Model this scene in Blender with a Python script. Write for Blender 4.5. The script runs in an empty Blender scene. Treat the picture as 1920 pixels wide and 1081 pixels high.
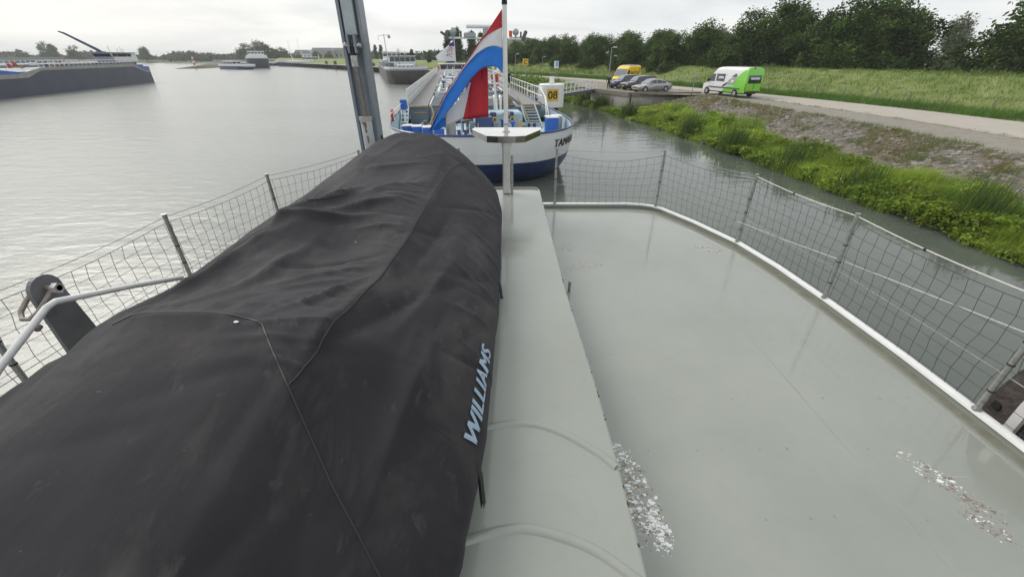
import bpy, bmesh, math, random
import numpy as np
from mathutils import Vector, Matrix, noise as mnoise
R = math.radians
SC = bpy.context.scene
COL = SC.collection

# ------------------------------------------------------------------ camera
cam = bpy.data.cameras.new('camera')
cam.sensor_width = 36.0
cam.lens = 770.0 / 1920.0 * 36.0
cam.clip_start = 0.02
cam.clip_end = 9000.0
camo = bpy.data.objects.new('camera', cam)
camo.location = (0.0, 0.0, 6.0)
camo.rotation_euler = (R(60.5), 0.0, 0.0)
COL.objects.link(camo)
SC.camera = camo

# ------------------------------------------------------------------ sky, sun, exposure
SUN_EL, SUN_AZ = 38.0, -50.0          # degrees; azimuth from +Y towards +X
w = bpy.data.worlds.new('World')
SC.world = w
w.use_nodes = True
nt = w.node_tree
for n in list(nt.nodes):
    nt.nodes.remove(n)
def wn(t, **k):
    n = nt.nodes.new(t)
    for a, b in k.items():
        setattr(n, a, b)
    return n
wo = wn('ShaderNodeOutputWorld')
bg = wn('ShaderNodeBackground')
bg.inputs['Strength'].default_value = 0.1
sky = wn('ShaderNodeTexSky')
sky.sky_type = 'NISHITA'
sky.sun_disc = False
sky.sun_elevation = R(SUN_EL)
sky.sun_rotation = R(SUN_AZ)
sky.dust_density = 4.0
tc = wn('ShaderNodeTexCoord')
sep = wn('ShaderNodeSeparateXYZ')
nt.links.new(tc.outputs['Generated'], sep.inputs[0])
ad = wn('ShaderNodeMath', operation='MAXIMUM')
ad.inputs[1].default_value = 0.0
nt.links.new(sep.outputs['Z'], ad.inputs[0])
ad2 = wn('ShaderNodeMath', operation='ADD')
ad2.inputs[1].default_value = 0.16
nt.links.new(ad.outputs[0], ad2.inputs[0])
dx = wn('ShaderNodeMath', operation='DIVIDE')
dy = wn('ShaderNodeMath', operation='DIVIDE')
nt.links.new(sep.outputs['X'], dx.inputs[0]); nt.links.new(ad2.outputs[0], dx.inputs[1])
nt.links.new(sep.outputs['Y'], dy.inputs[0]); nt.links.new(ad2.outputs[0], dy.inputs[1])
cmb = wn('ShaderNodeCombineXYZ')
nt.links.new(dx.outputs[0], cmb.inputs[0]); nt.links.new(dy.outputs[0], cmb.inputs[1])
cn = wn('ShaderNodeTexNoise')
cn.inputs['Scale'].default_value = 0.5
cn.inputs['Detail'].default_value = 6.0
cn.inputs['Roughness'].default_value = 0.55
cn.inputs['Distortion'].default_value = 0.6
nt.links.new(cmb.outputs[0], cn.inputs['Vector'])
cr = wn('ShaderNodeValToRGB')
cr.color_ramp.elements[0].position = 0.34
cr.color_ramp.elements[0].color = (6.1, 6.4, 6.7, 1)
cr.color_ramp.elements[1].position = 0.60
cr.color_ramp.elements[1].color = (8.5, 8.6, 8.5, 1)
nt.links.new(cn.outputs['Fac'], cr.inputs[0])
mx = wn('ShaderNodeMix')
mx.data_type = 'RGBA'
mx.inputs['Factor'].default_value = 0.86
nt.links.new(sky.outputs[0], mx.inputs['A'])
nt.links.new(cr.outputs[0], mx.inputs['B'])
nt.links.new(mx.outputs['Result'], bg.inputs['Color'])
nt.links.new(bg.outputs[0], wo.inputs[0])

sl = bpy.data.lights.new('sun', 'SUN')
sl.energy = 1.5
sl.angle = R(35.0)
sl.color = (1.0, 0.96, 0.90)
so = bpy.data.objects.new('sun', sl)
sd = Vector((math.sin(R(SUN_AZ)) * math.cos(R(SUN_EL)), math.cos(R(SUN_AZ)) * math.cos(R(SUN_EL)), math.sin(R(SUN_EL))))
so.rotation_euler = sd.to_track_quat('Z', 'Y').to_euler()
so.location = (0, 0, 60)
COL.objects.link(so)
SC.view_settings.view_transform = 'Standard'
SC.view_settings.look = 'None'
SC.view_settings.exposure = 0.4
SC.view_settings.gamma = 1.0
SC.view_settings.use_curve_mapping = False
try:
    SC.cycles.volume_bounces = 2
    SC.cycles.max_bounces = 8
    SC.cycles.caustics_reflective = False
    SC.cycles.caustics_refractive = False
except Exception:
    pass

# ------------------------------------------------------------------ materials
MATS = {}
def mat(name, col, rough=0.6, metal=0.0, var=0.12, vscale=6.0, bump=0.0, bscale=40.0, coat=0.0, coatr=0.1, spec=0.5, attr=False, col2=None, trans=0.0, obj=False):
    """procedural Principled material: noise varies the base colour between col and col2"""
    if name in MATS:
        return MATS[name]
    m = bpy.data.materials.new(name)
    m.use_nodes = True
    t = m.node_tree
    b = t.nodes['Principled BSDF']
    b.inputs['Roughness'].default_value = rough
    b.inputs['Metallic'].default_value = metal
    b.inputs['Specular IOR Level'].default_value = spec
    b.inputs['Coat Weight'].default_value = coat
    b.inputs['Coat Roughness'].default_value = coatr
    c = t.nodes.new('ShaderNodeTexCoord')
    n = t.nodes.new('ShaderNodeTexNoise')
    n.inputs['Scale'].default_value = vscale
    n.inputs['Detail'].default_value = 5.0
    n.inputs['Roughness'].default_value = 0.62
    if not obj:
        geo = t.nodes.new('ShaderNodeNewGeometry')
        vec = geo.outputs['Position']
    else:
        vec = c.outputs['Object']
    t.links.new(vec, n.inputs['Vector'])
    mxn = t.nodes.new('ShaderNodeMix')
    mxn.data_type = 'RGBA'
    lo = tuple(max(0.0, x * (1 - var)) for x in col)
    hi = tuple(min(1.0, x * (1 + var)) for x in col) if col2 is None else col2
    if col2 is not None:
        lo = col
    mxn.inputs['A'].default_value = (*lo, 1)
    mxn.inputs['B'].default_value = (*hi, 1)
    rm = t.nodes.new('ShaderNodeMapRange')
    rm.inputs['From Min'].default_value = 0.32
    rm.inputs['From Max'].default_value = 0.68
    t.links.new(n.outputs['Fac'], rm.inputs['Value'])
    t.links.new(rm.outputs[0], mxn.inputs['Factor'])
    out = mxn.outputs['Result']
    if attr:
        a = t.nodes.new('ShaderNodeAttribute')
        a.attribute_name = 'Col'
        mm = t.nodes.new('ShaderNodeMix')
        mm.data_type = 'RGBA'
        mm.blend_type = 'MULTIPLY'
        mm.inputs['Factor'].default_value = 1.0
        t.links.new(out, mm.inputs['A'])
        t.links.new(a.outputs['Color'], mm.inputs['B'])
        out = mm.outputs['Result']
    t.links.new(out, b.inputs['Base Color'])
    if bump > 0:
        n2 = t.nodes.new('ShaderNodeTexNoise')
        n2.inputs['Scale'].default_value = bscale
        n2.inputs['Detail'].default_value = 4.0
        t.links.new(vec, n2.inputs['Vector'])
        bp = t.nodes.new('ShaderNodeBump')
        bp.inputs['Strength'].default_value = bump
        bp.inputs['Distance'].default_value = 0.02
        t.links.new(n2.outputs['Fac'], bp.inputs['Height'])
        t.links.new(bp.outputs[0], b.inputs['Normal'])
    if trans > 0:
        ts = t.nodes.new('ShaderNodeBsdfTranslucent')
        t.links.new(out, ts.inputs['Color'])
        ms = t.nodes.new('ShaderNodeMixShader')
        ms.inputs[0].default_value = trans
        t.links.new(b.outputs[0], ms.inputs[1])
        t.links.new(ts.outputs[0], ms.inputs[2])
        t.links.new(ms.outputs[0], t.nodes['Material Output'].inputs[0])
    MATS[name] = m
    return m

# ------------------------------------------------------------------ mesh builder
class MB:
    def __init__(self):
        self.v = []; self.f = []; self.mi = []; self.ch = []
    def add(self, vs, fs, mi=0):
        o = len(self.v)
        self.ch.append((o, len(self.f)))
        self.v.extend([tuple(p) for p in vs])
        self.f.extend([tuple(o + i for i in f) for f in fs])
        self.mi.extend([mi] * len(fs))
        return self
    def box(self, c, s, rz=0.0, rx=0.0, ry=0.0, mi=0, bev=0.0):
        hx, hy, hz = s[0] / 2, s[1] / 2, s[2] / 2
        m = Matrix.Rotation(rz, 3, 'Z') @ Matrix.Rotation(ry, 3, 'Y') @ Matrix.Rotation(rx, 3, 'X')
        c = Vector(c)
        if bev > 0:
            b = min(bev, hx * .9, hy * .9, hz * .9)
            vs = []
            idx = {}
            for sx in (-1, 1):
                for sy in (-1, 1):
                    for sz in (-1, 1):
                        for k in range(3):
                            p = [sx * hx, sy * hy, sz * hz]
                            for j in range(3):
                                if j != k:
                                    p[j] -= (sx, sy, sz)[j] * b
                            idx[(sx, sy, sz, k)] = len(vs)
                            vs.append(c + m @ Vector(p))
            fs = []
            I = idx
            for s_ in (-1, 1):
                q = [I[(s_, -1, -1, 0)], I[(s_, 1, -1, 0)], I[(s_, 1, 1, 0)], I[(s_, -1, 1, 0)]]
                fs.append(q if s_ > 0 else q[::-1])
                q = [I[(-1, s_, -1, 1)], I[(-1, s_, 1, 1)], I[(1, s_, 1, 1)], I[(1, s_, -1, 1)]]
                fs.append(q if s_ > 0 else q[::-1])
                q = [I[(-1, -1, s_, 2)], I[(1, -1, s_, 2)], I[(1, 1, s_, 2)], I[(-1, 1, s_, 2)]]
                fs.append(q if s_ > 0 else q[::-1])
            for a in (-1, 1):
                for b_ in (-1, 1):
                    fs.append([I[(a, b_, -1, 0)], I[(a, b_, 1, 0)], I[(a, b_, 1, 1)], I[(a, b_, -1, 1)]])
                    fs.append([I[(a, -1, b_, 0)], I[(a, 1, b_, 0)], I[(a, 1, b_, 2)], I[(a, -1, b_, 2)]])
                    fs.append([I[(-1, a, b_, 1)], I[(1, a, b_, 1)], I[(1, a, b_, 2)], I[(-1, a, b_, 2)]])
                    for c_ in (-1, 1):
                        fs.append([I[(a, b_, c_, 0)], I[(a, b_, c_, 1)], I[(a, b_, c_, 2)]])
            return self.add(vs, fs, mi)
        vs = [c + m @ Vector((x, y, z)) for x in (-hx, hx) for y in (-hy, hy) for z in (-hz, hz)]
        fs = [(0, 1, 3, 2), (4, 6, 7, 5), (0, 4, 5, 1), (2, 3, 7, 6), (0, 2, 6, 4), (1, 5, 7, 3)]
        return self.add(vs, fs, mi)
    def tube(self, pts, r, n=8, mi=0, caps=True, closed=False):
        pts = [Vector(p) for p in pts]
        k = len(pts)
        rr = r if hasattr(r, '__len__') else [r] * k
        vs = []; fs = []
        prev = None
        for i, p in enumerate(pts):
            if closed:
                d = pts[(i + 1) % k] - pts[i - 1]
            else:
                d = pts[min(i + 1, k - 1)] - pts[max(i - 1, 0)]
            if d.length < 1e-9:
                d = Vector((0, 0, 1))
            d.normalize()
            if prev is None:
                a = Vector((0, 0, 1)) if abs(d.z) < .9 else Vector((1, 0, 0))
                u = d.cross(a).normalized()
            else:
                u = (prev - d * prev.dot(d))
                u = u.normalized() if u.length > 1e-6 else d.orthogonal().normalized()
            prev = u
            v = d.cross(u)
            for j in range(n):
                an = 2 * math.pi * (j + .5) / n
                vs.append(p + (u * math.cos(an) + v * math.sin(an)) * rr[i])
        m = k if closed else k - 1
        for i in range(m):
            i2 = (i + 1) % k
            for j in range(n):
                j2 = (j + 1) % n
                fs.append((i * n + j, i * n + j2, i2 * n + j2, i2 * n + j))
        if caps and not closed:
            fs.append(tuple(range(n))[::-1])
            fs.append(tuple((k - 1) * n + j for j in range(n)))
        return self.add(vs, fs, mi)
    def cyl(self, c, r, h, n=16, mi=0, r2=None):
        r2 = r if r2 is None else r2
        return self.tube([c, (c[0], c[1], c[2] + h)], [r, r2], n, mi)
    def prism(self, poly, axis, a, b, mi=0):
        """poly: 2-D points; axis 'x': (y,z) poly between x=a..b; 'y': (x,z); 'z': (x,y)"""
        def P(q, t):
            return {'x': (t, q[0], q[1]), 'y': (q[0], t, q[1]), 'z': (q[0], q[1], t)}[axis]
        n = len(poly)
        vs = [P(q, a) for q in poly] + [P(q, b) for q in poly]
        fs = [tuple(range(n))[::-1], tuple(n + i for i in range(n))]
        for i in range(n):
            j = (i + 1) % n
            fs.append((i, j, n + j, n + i))
        return self.add(vs, fs, mi)
    def grid(self, rows, mi=0, closed=False):
        """rows: list of equally long point lists"""
        n = len(rows[0])
        vs = [p for r_ in rows for p in r_]
        fs = []
        for i in range(len(rows) - 1):
            for j in range(n if closed else n - 1):
                j2 = (j + 1) % n
                fs.append((i * n + j, i * n + j2, (i + 1) * n + j2, (i + 1) * n + j))
        return self.add(vs, fs, mi)
    def sphere(self, c, r, n=12, m=8, mi=0, s=(1, 1, 1)):
        rows = []
        for i in range(m + 1):
            t = math.pi * i / m
            rows.append([(c[0] + r * s[0] * math.sin(t) * math.cos(2 * math.pi * j / n),
                          c[1] + r * s[1] * math.sin(t) * math.sin(2 * math.pi * j / n),
                          c[2] + r * s[2] * math.cos(t)) for j in range(n)])
        return self.grid(rows, mi, closed=True)
    def mesh(self, name, mats, smooth=False):
        me = bpy.data.meshes.new(name)
        me.from_pydata([tuple(p) for p in self.v], [], self.f)
        if not isinstance(mats, (list, tuple)):
            mats = [mats]
        for m_ in mats:
            me.materials.append(m_)
        if len(mats) > 1:
            me.polygons.foreach_set('material_index', self.mi)
        bm = bmesh.new(); bm.from_mesh(me)
        bmesh.ops.recalc_face_normals(bm, faces=bm.faces)
        bm.to_mesh(me); bm.free()
        if smooth:
            me.polygons.foreach_set('use_smooth', [True] * len(me.polygons))
            if smooth != 'all':
                me.set_sharp_from_angle(angle=R(40))
        me.update()
        return me
    def each(self, name, mats, parent=None, smooth=False):
        """one object for every piece added"""
        ends = self.ch[1:] + [(len(self.v), len(self.f))]
        out = []
        for (v0, f0), (v1, f1) in zip(self.ch, ends):
            q = MB(); q.v = self.v[v0:v1]; q.f = [tuple(i - v0 for i in f) for f in self.f[f0:f1]]; q.mi = self.mi[f0:f1]
            out.append(q.build(name, mats, parent, smooth))
        return out
    def build(self, name, mats, parent=None, smooth=False):
        return link(name, self.mesh(name, mats, smooth), parent)

def link(name, data, parent=None):
    o = bpy.data.objects.new(name, data)
    COL.objects.link(o)
    if parent is not None:
        o.parent = parent
    return o
def tag(o, label=None, cat=None, group=None, kind=None):
    if label: o['label'] = label
    if cat: o['category'] = cat
    if group: o['group'] = group
    if kind: o['kind'] = kind
    return o
def thing(name, label, cat, loc=(0, 0, 0), rz=0.0, group=None):
    o = link(name, None)
    o.location = loc
    o.rotation_euler = (0, 0, rz)
    return tag(o, label, cat, group)
def np_mesh(name, verts, faces, m, cols=None, smooth=False):
    """fast quad/tri mesh from numpy arrays, optional per-vertex colours"""
    me = bpy.data.meshes.new(name)
    verts = np.asarray(verts, dtype=np.float32)
    faces = np.asarray(faces, dtype=np.int32)
    nf, k = faces.shape
    me.vertices.add(len(verts)); me.vertices.foreach_set('co', verts.ravel())
    me.loops.add(nf * k); me.loops.foreach_set('vertex_index', faces.ravel())
    me.polygons.add(nf)
    me.polygons.foreach_set('loop_start', np.arange(0, nf * k, k, dtype=np.int32))
    me.polygons.foreach_set('loop_total', np.full(nf, k, dtype=np.int32))
    if smooth:
        me.polygons.foreach_set('use_smooth', np.ones(nf, dtype=bool))
    if cols is not None:
        a = me.color_attributes.new('Col', 'FLOAT_COLOR', 'POINT')
        cc = np.ones((len(verts), 4), dtype=np.float32); cc[:, :3] = cols
        a.data.foreach_set('color', cc.ravel())
    me.update(calc_edges=True)
    if isinstance(m, (list, tuple)):
        for q in m: me.materials.append(q)
    else:
        me.materials.append(m)
    return me
_fc = [None]
def text_mesh(txt, size=1.0, shear=0.0, bold=0.0, extrude=0.0, space=1.0):
    """flat (or thin) lettering as a mesh in the XY plane, origin at lower left"""
    cu = bpy.data.curves.new('lettering', 'FONT')
    cu.body = txt; cu.size = size; cu.shear = shear; cu.offset = bold; cu.extrude = extrude
    cu.space_character = space
    cu.resolution_u = 3
    ob = bpy.data.objects.new('lettering_tmp', cu)
    COL.objects.link(ob)
    dg = bpy.context.evaluated_depsgraph_get()
    me = bpy.data.meshes.new_from_object(ob.evaluated_get(dg))
    bpy.data.objects.remove(ob)
    return me
def put_text(name, txt, size, m, parent, M, shear=0.0, bold=0.0, extrude=0.004, center=True):
    me = text_mesh(txt, size, shear, bold, extrude)
    if center and len(me.vertices):
        xs = [v.co.x for v in me.vertices]; ys = [v.co.y for v in me.vertices]
        cx, cy = (min(xs) + max(xs)) / 2, (min(ys) + max(ys)) / 2
        me.transform(Matrix.Translation((-cx, -cy, 0)))
    me.transform(M)
    me.materials.clear(); me.materials.append(m)
    return link(name, me, parent)
def lerp(a, b, t):
    return a + (b - a) * t
def interp(x, xs, ys):
    return float(np.interp(x, xs, ys))
def frame(o, xa, ya, za):
    """4x4 matrix from origin and three axes"""
    return Matrix(((xa[0], ya[0], za[0], o[0]), (xa[1], ya[1], za[1], o[1]), (xa[2], ya[2], za[2], o[2]), (0, 0, 0, 1)))
# ================================================================== THE SETTING
rng = np.random.default_rng(7)
# --- water: opaque silty river with fine ripples
def water_material():
    m = bpy.data.materials.new('river_water'); m.use_nodes = True
    t = m.node_tree; b = t.nodes['Principled BSDF']
    b.inputs['IOR'].default_value = 1.333
    geo = t.nodes.new('ShaderNodeNewGeometry')
    n0 = t.nodes.new('ShaderNodeTexNoise'); n0.inputs['Scale'].default_value = 0.03; n0.inputs['Detail'].default_value = 3
    t.links.new(geo.outputs['Position'], n0.inputs['Vector'])
    mxn = t.nodes.new('ShaderNodeMix'); mxn.data_type = 'RGBA'
    mxn.inputs['A'].default_value = (0.185, 0.200, 0.178, 1); mxn.inputs['B'].default_value = (0.220, 0.235, 0.210, 1)
    t.links.new(n0.outputs['Fac'], mxn.inputs['Factor'])
    hs = []
    for sc, det, st, amp in ((0.55, 2.0, (1.0, 2.2, 1), 0.075), (1.9, 2.5, (0.8, 2.0, 1), 0.032), (6.5, 2.0, (0.9, 1.7, 1), 0.0085)):
        mp = t.nodes.new('ShaderNodeMapping'); mp.inputs['Scale'].default_value = st
        mp.inputs['Rotation'].default_value = (0, 0, R(8))
        t.links.new(geo.outputs['Position'], mp.inputs['Vector'])
        n = t.nodes.new('ShaderNodeTexNoise'); n.inputs['Scale'].default_value = sc; n.inputs['Detail'].default_value = det
        n.inputs['Distortion'].default_value = 0.35
        t.links.new(mp.outputs[0], n.inputs['Vector'])
        mu = t.nodes.new('ShaderNodeMath'); mu.operation = 'MULTIPLY'; mu.inputs[1].default_value = amp
        t.links.new(n.outputs['Fac'], mu.inputs[0]); hs.append(mu)
    s = hs[0]
    for h in hs[1:]:
        a = t.nodes.new('ShaderNodeMath'); a.operation = 'ADD'
        t.links.new(s.outputs[0], a.inputs[0]); t.links.new(h.outputs[0], a.inputs[1]); s = a
    # wind: ripples come and go in large patches
    nw = t.nodes.new('ShaderNodeTexNoise'); nw.inputs['Scale'].default_value = 0.045; nw.inputs['Detail'].default_value = 2
    mpw = t.nodes.new('ShaderNodeMapping'); mpw.inputs['Scale'].default_value = (0.5, 1.6, 1)
    t.links.new(geo.outputs['Position'], mpw.inputs['Vector']); t.links.new(mpw.outputs[0], nw.inputs['Vector'])
    mr = t.nodes.new('ShaderNodeMapRange'); mr.inputs['From Min'].default_value = .35; mr.inputs['From Max'].default_value = .65
    mr.inputs['To Min'].default_value = 0.45; mr.inputs['To Max'].default_value = 1.0
    t.links.new(nw.outputs['Fac'], mr.inputs['Value'])
    # sheltered between the boats and the right bank, livelier out on the river
    sx = t.nodes.new('ShaderNodeSeparateXYZ'); t.links.new(geo.outputs['Position'], sx.inputs[0])
    ms = t.nodes.new('ShaderNodeMapRange'); ms.inputs['From Min'].default_value = 5; ms.inputs['From Max'].default_value = -12
    ms.inputs['To Min'].default_value = .24; ms.inputs['To Max'].default_value = .9
    t.links.new(sx.outputs['X'], ms.inputs['Value'])
    mro = t.nodes.new('ShaderNodeMapRange'); mro.inputs['From Min'].default_value = 5; mro.inputs['From Max'].default_value = -12
    mro.inputs['To Min'].default_value = .03; mro.inputs['To Max'].default_value = .22
    t.links.new(sx.outputs['X'], mro.inputs['Value']); t.links.new(mro.outputs[0], b.inputs['Roughness'])
    # river glare painted into the base colour, which darkens towards the bank
    mc = t.nodes.new('ShaderNodeMix'); mc.data_type = 'RGBA'; mc.inputs['A'].default_value = (0.088, 0.101, 0.087, 1)
    mcf = t.nodes.new('ShaderNodeMapRange'); mcf.inputs['From Min'].default_value = 8; mcf.inputs['From Max'].default_value = -16
    t.links.new(sx.outputs['X'], mcf.inputs['Value']); t.links.new(mcf.outputs[0], mc.inputs['Factor']); t.links.new(mxn.outputs['Result'], mc.inputs['B'])
    t.links.new(mc.outputs['Result'], b.inputs['Base Color'])
    mm = t.nodes.new('ShaderNodeMath'); mm.operation = 'MULTIPLY'
    t.links.new(mr.outputs[0], mm.inputs[0]); t.links.new(ms.outputs[0], mm.inputs[1])
    hh = t.nodes.new('ShaderNodeMath'); hh.operation = 'MULTIPLY'
    t.links.new(s.outputs[0], hh.inputs[0]); t.links.new(mm.outputs[0], hh.inputs[1]); s = hh
    bp = t.nodes.new('ShaderNodeBump'); bp.inputs['Distance'].default_value = 1.0
    t.links.new(s.outputs[0], bp.inputs['Height']); t.links.new(bp.outputs[0], b.inputs['Normal'])
    return m
wat = MB()
xs = [-4000, -1200, -400, -150, -60, -20, 0, 20, 60, 200, 1500, 4000]
ys = [-300, -60, 0, 20, 60, 120, 250, 500, 1200, 5000]
wat.grid([[(x, y, 0.0) for x in xs] for y in ys])
tag(wat.build('river_water', water_material()), kind='structure')

# --- bank, shoulder, road and dike, lofted along the shore (stations run up-river)
G = 2.0     # level of the road
water_l = [(17.2, -70), (17.2, 0), (17.1, 12.4), (16.7, 17.5), (16.2, 25), (15.2, 34), (13.7, 44), (12.6, 50), (11.3, 58), (9.3, 66), (7.0, 75), (2, 92), (-6, 112), (-20, 140), (-45, 185), (-75, 232), (-100, 262), (-127, 300), (-146, 340), (-190, 380)]
top_l = [(23.6, -70, G), (23.6, 0, G), (23.6, 14, G), (23.6, 20, G), (23.8, 29, G), (23.2, 40, G), (21.9, 53.0, G), (14.0, 54.3, .40), (10.6, 61.6, .35), (10.2, 68, 1.1), (9.0, 77, G), (4.2, 94, G), (-4, 113.5, G), (-18, 141.5, G), (-43, 187, G), (-73, 234, G), (-98, 265, G), (-125, 303, G), (-144, 344, G), (-188, 386, G)]
edge_l = [(23.6, -70), (23.6, 0), (23.6, 14), (23.6, 20), (23.8, 29), (23.2, 40), (21.9, 53.0), (14.35, 54.75), (11.0, 61.8), (10.45, 68), (9.0, 77), (4.2, 94), (-4, 113.5), (-18, 141.5), (-43, 187), (-73, 234), (-98, 265), (-125, 303), (-144, 344), (-188, 386)]
rn_l = [(28, -70), (28, 0), (28, 14), (28.1, 23.4), (28.2, 31.6), (27.2, 41), (26.2, 48.5), (24.0, 57), (21.8, 63.5), (19.6, 70), (16.0, 80), (9.0, 94), (0.5, 107), (-14, 130), (-37, 163), (-72, 213), (-122, 277), (-150, 308), (-175, 340), (-205, 380)]
rf_l = [(35.4, -70), (35.4, 0), (35.4, 16), (35.3, 27), (34.4, 36), (32.4, 45.5), (30.2, 53.3), (28.0, 60), (26.0, 65.3), (23.2, 72.5), (17.9, 86), (11.5, 97.5), (4.9, 107), (-11, 132), (-34, 165), (-69, 215), (-119, 279), (-147, 310), (-172, 343), (-202, 383)]
def offset_path(path, d):
    out = []
    for i, p in enumerate(path):
        a = path[max(i - 1, 0)]; b = path[min(i + 1, len(path) - 1)]
        t = Vector((b[0] - a[0], b[1] - a[1])).normalized()
        out.append((p[0] + t.y * d, p[1] - t.x * d))
    return out
def densify(path, n=6):
    """Catmull-Rom through the stations"""
    P = [np.array(p, float) for p in path]
    out = []
    for i in range(len(P) - 1):
        p0 = P[max(i - 1, 0)]; p1 = P[i]; p2 = P[i + 1]; p3 = P[min(i + 2, len(P) - 1)]
        for k in range(n):
            t = k / n
            q = .5 * ((2 * p1) + (-p0 + p2) * t + (2 * p0 - 5 * p1 + 4 * p2 - p3) * t * t + (-p0 + 3 * p1 - 3 * p2 + p3) * t ** 3)
            l = p1 + (p2 - p1) * t
            out.append(tuple(q * .5 + l * .5))
    out.append(tuple(P[-1]))
    return out
crest_l = offset_path(rf_l, 11.5)
WL, TL, EL, RN, RF, CR = (densify(p) for p in (water_l, top_l, edge_l, rn_l, rf_l, crest_l))
NST = len(WL)
def nz(x, y, s=1.0, seed=0.0):
    return mnoise.noise(Vector((x * s + seed, y * s - seed, seed * 1.7)))
def bank_point(i, t):
    """point on the slope, t=0 at the waterline, 1 at the top"""
    a, b = WL[i], TL[i]
    x, y = lerp(a[0], b[0], t), lerp(a[1], b[1], t)
    prof = t ** 0.9
    return x, y, lerp(-0.02, b[2], prof) + (0.10 * nz(x, y, .7) + .05 * nz(x, y, 2.1, 4)) * math.sin(math.pi * min(1, t * 1.02)) ** .6
def bank_at(i, f, t):
    a = Vector(bank_point(i, t)); b = Vector(bank_point(min(i + 1, NST - 1), t))
    return a.lerp(b, f)
m_earth = mat('bank_earth', (0.115, 0.10, 0.075), .95, var=.3, vscale=3, bump=.8, bscale=14, col2=(0.16, 0.145, 0.115))
m_grav = mat('gravel', (0.205, 0.185, 0.155), .95, vscale=2.2, bump=.7, bscale=30, col2=(0.275, 0.25, 0.21))
m_road = mat('pale_asphalt', (0.36, 0.325, 0.28), .9, vscale=.6, bump=.35, bscale=60, col2=(0.415, 0.375, 0.325))
m_dike = mat('dike_grass', (0.125, 0.185, 0.040), .95, vscale=.35, bump=.9, bscale=5, col2=(0.205, 0.235, 0.075))
b_ = MB(); rows = []
for i in range(NST):
    w0 = WL[i]; tdir = Vector((WL[i][0] - TL[i][0], WL[i][1] - TL[i][1])).normalized()
    row = [(w0[0] + tdir.x * 2.5, w0[1] + tdir.y * 2.5, -0.9)]
    row += [bank_point(i, k / 10) for k in range(11)]
    rows.append(row)
b_.grid(rows)
bank = tag(b_.build('river_bank', m_earth, smooth='all'), kind='structure')
b_ = MB(); b_.grid([[(*EL[i][:2], G), (lerp(EL[i][0], RN[i][0], .5), lerp(EL[i][1], RN[i][1], .5), G + .015), (*RN[i][:2], G + .02)] for i in range(NST)])
tag(b_.build('gravel_shoulder', m_grav), kind='structure')
b_ = MB(); b_.grid([[(*RN[i][:2], G - .05), (*RN[i][:2], G + .06), (lerp(RN[i][0], RF[i][0], .5), lerp(RN[i][1], RF[i][1], .5), G + .10), (*RF[i][:2], G + .05), (*RF[i][:2], G - .05)] for i in range(NST)])
tag(b_.build('road', m_road, smooth=True), kind='structure')
def dike_pt(i, f, u):
    """u 0 road edge .. 1 crest .. 1.35 back foot"""
    rf = Vector(RF[i][:2]).lerp(Vector(RF[min(i + 1, NST - 1)][:2]), f)
    cr_ = Vector(CR[i][:2]).lerp(Vector(CR[min(i + 1, NST - 1)][:2]), f)
    q = rf.lerp(cr_, u)
    z = interp(u, [0, .06, .26, .86, 1.0, 1.12, 1.5, 8, 60], [0, -.06, .14, 2.34, 2.5, 2.42, .9, .5, .5])
    z += (.10 * nz(q.x, q.y, .45) + .05 * nz(q.x, q.y, 1.6, 3)) * (1 if .1 < u < 1.3 else .2)
    return q.x, q.y, G + z
b_ = MB()
us = [0, .06, .14, .26, .36, .46, .56, .66, .76, .86, .93, 1.0, 1.06, 1.12, 1.3, 1.5, 4, 8, 60]
rows = []
for i in range(NST - 1):
    for f in (0, .5):
        rows.append([dike_pt(i, f, u) for u in us])
b_.grid(rows)
tag(b_.build('grass_dike', m_dike, smooth='all'), kind='structure')
# far shore and its land
m_far = mat('far_land', (0.07, 0.085, 0.045), 1.0, vscale=.03, col2=(0.12, 0.125, 0.06))
b_ = MB()
shore = [(-2500, 560), (-1200, 500), (-700, 455), (-480, 455), (-345, 462), (-300, 480), (-235, 400), (-195, 384), (-150, 352), (-128, 420), (100, 500), (1800, 600)]
b_.grid([[(x, y - 2, -.6) for x, y in shore], [(x, y, .1) for x, y in shore], [(x, y + 6, 1.6) for x, y in shore], [(x * 1.02, y + 60, 2.0) for x, y in shore], [(x * 2.4, y + 3000, 2.5) for x, y in shore]])
tag(b_.build('far_shore', m_far, smooth='all'), kind='structure')
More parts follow.
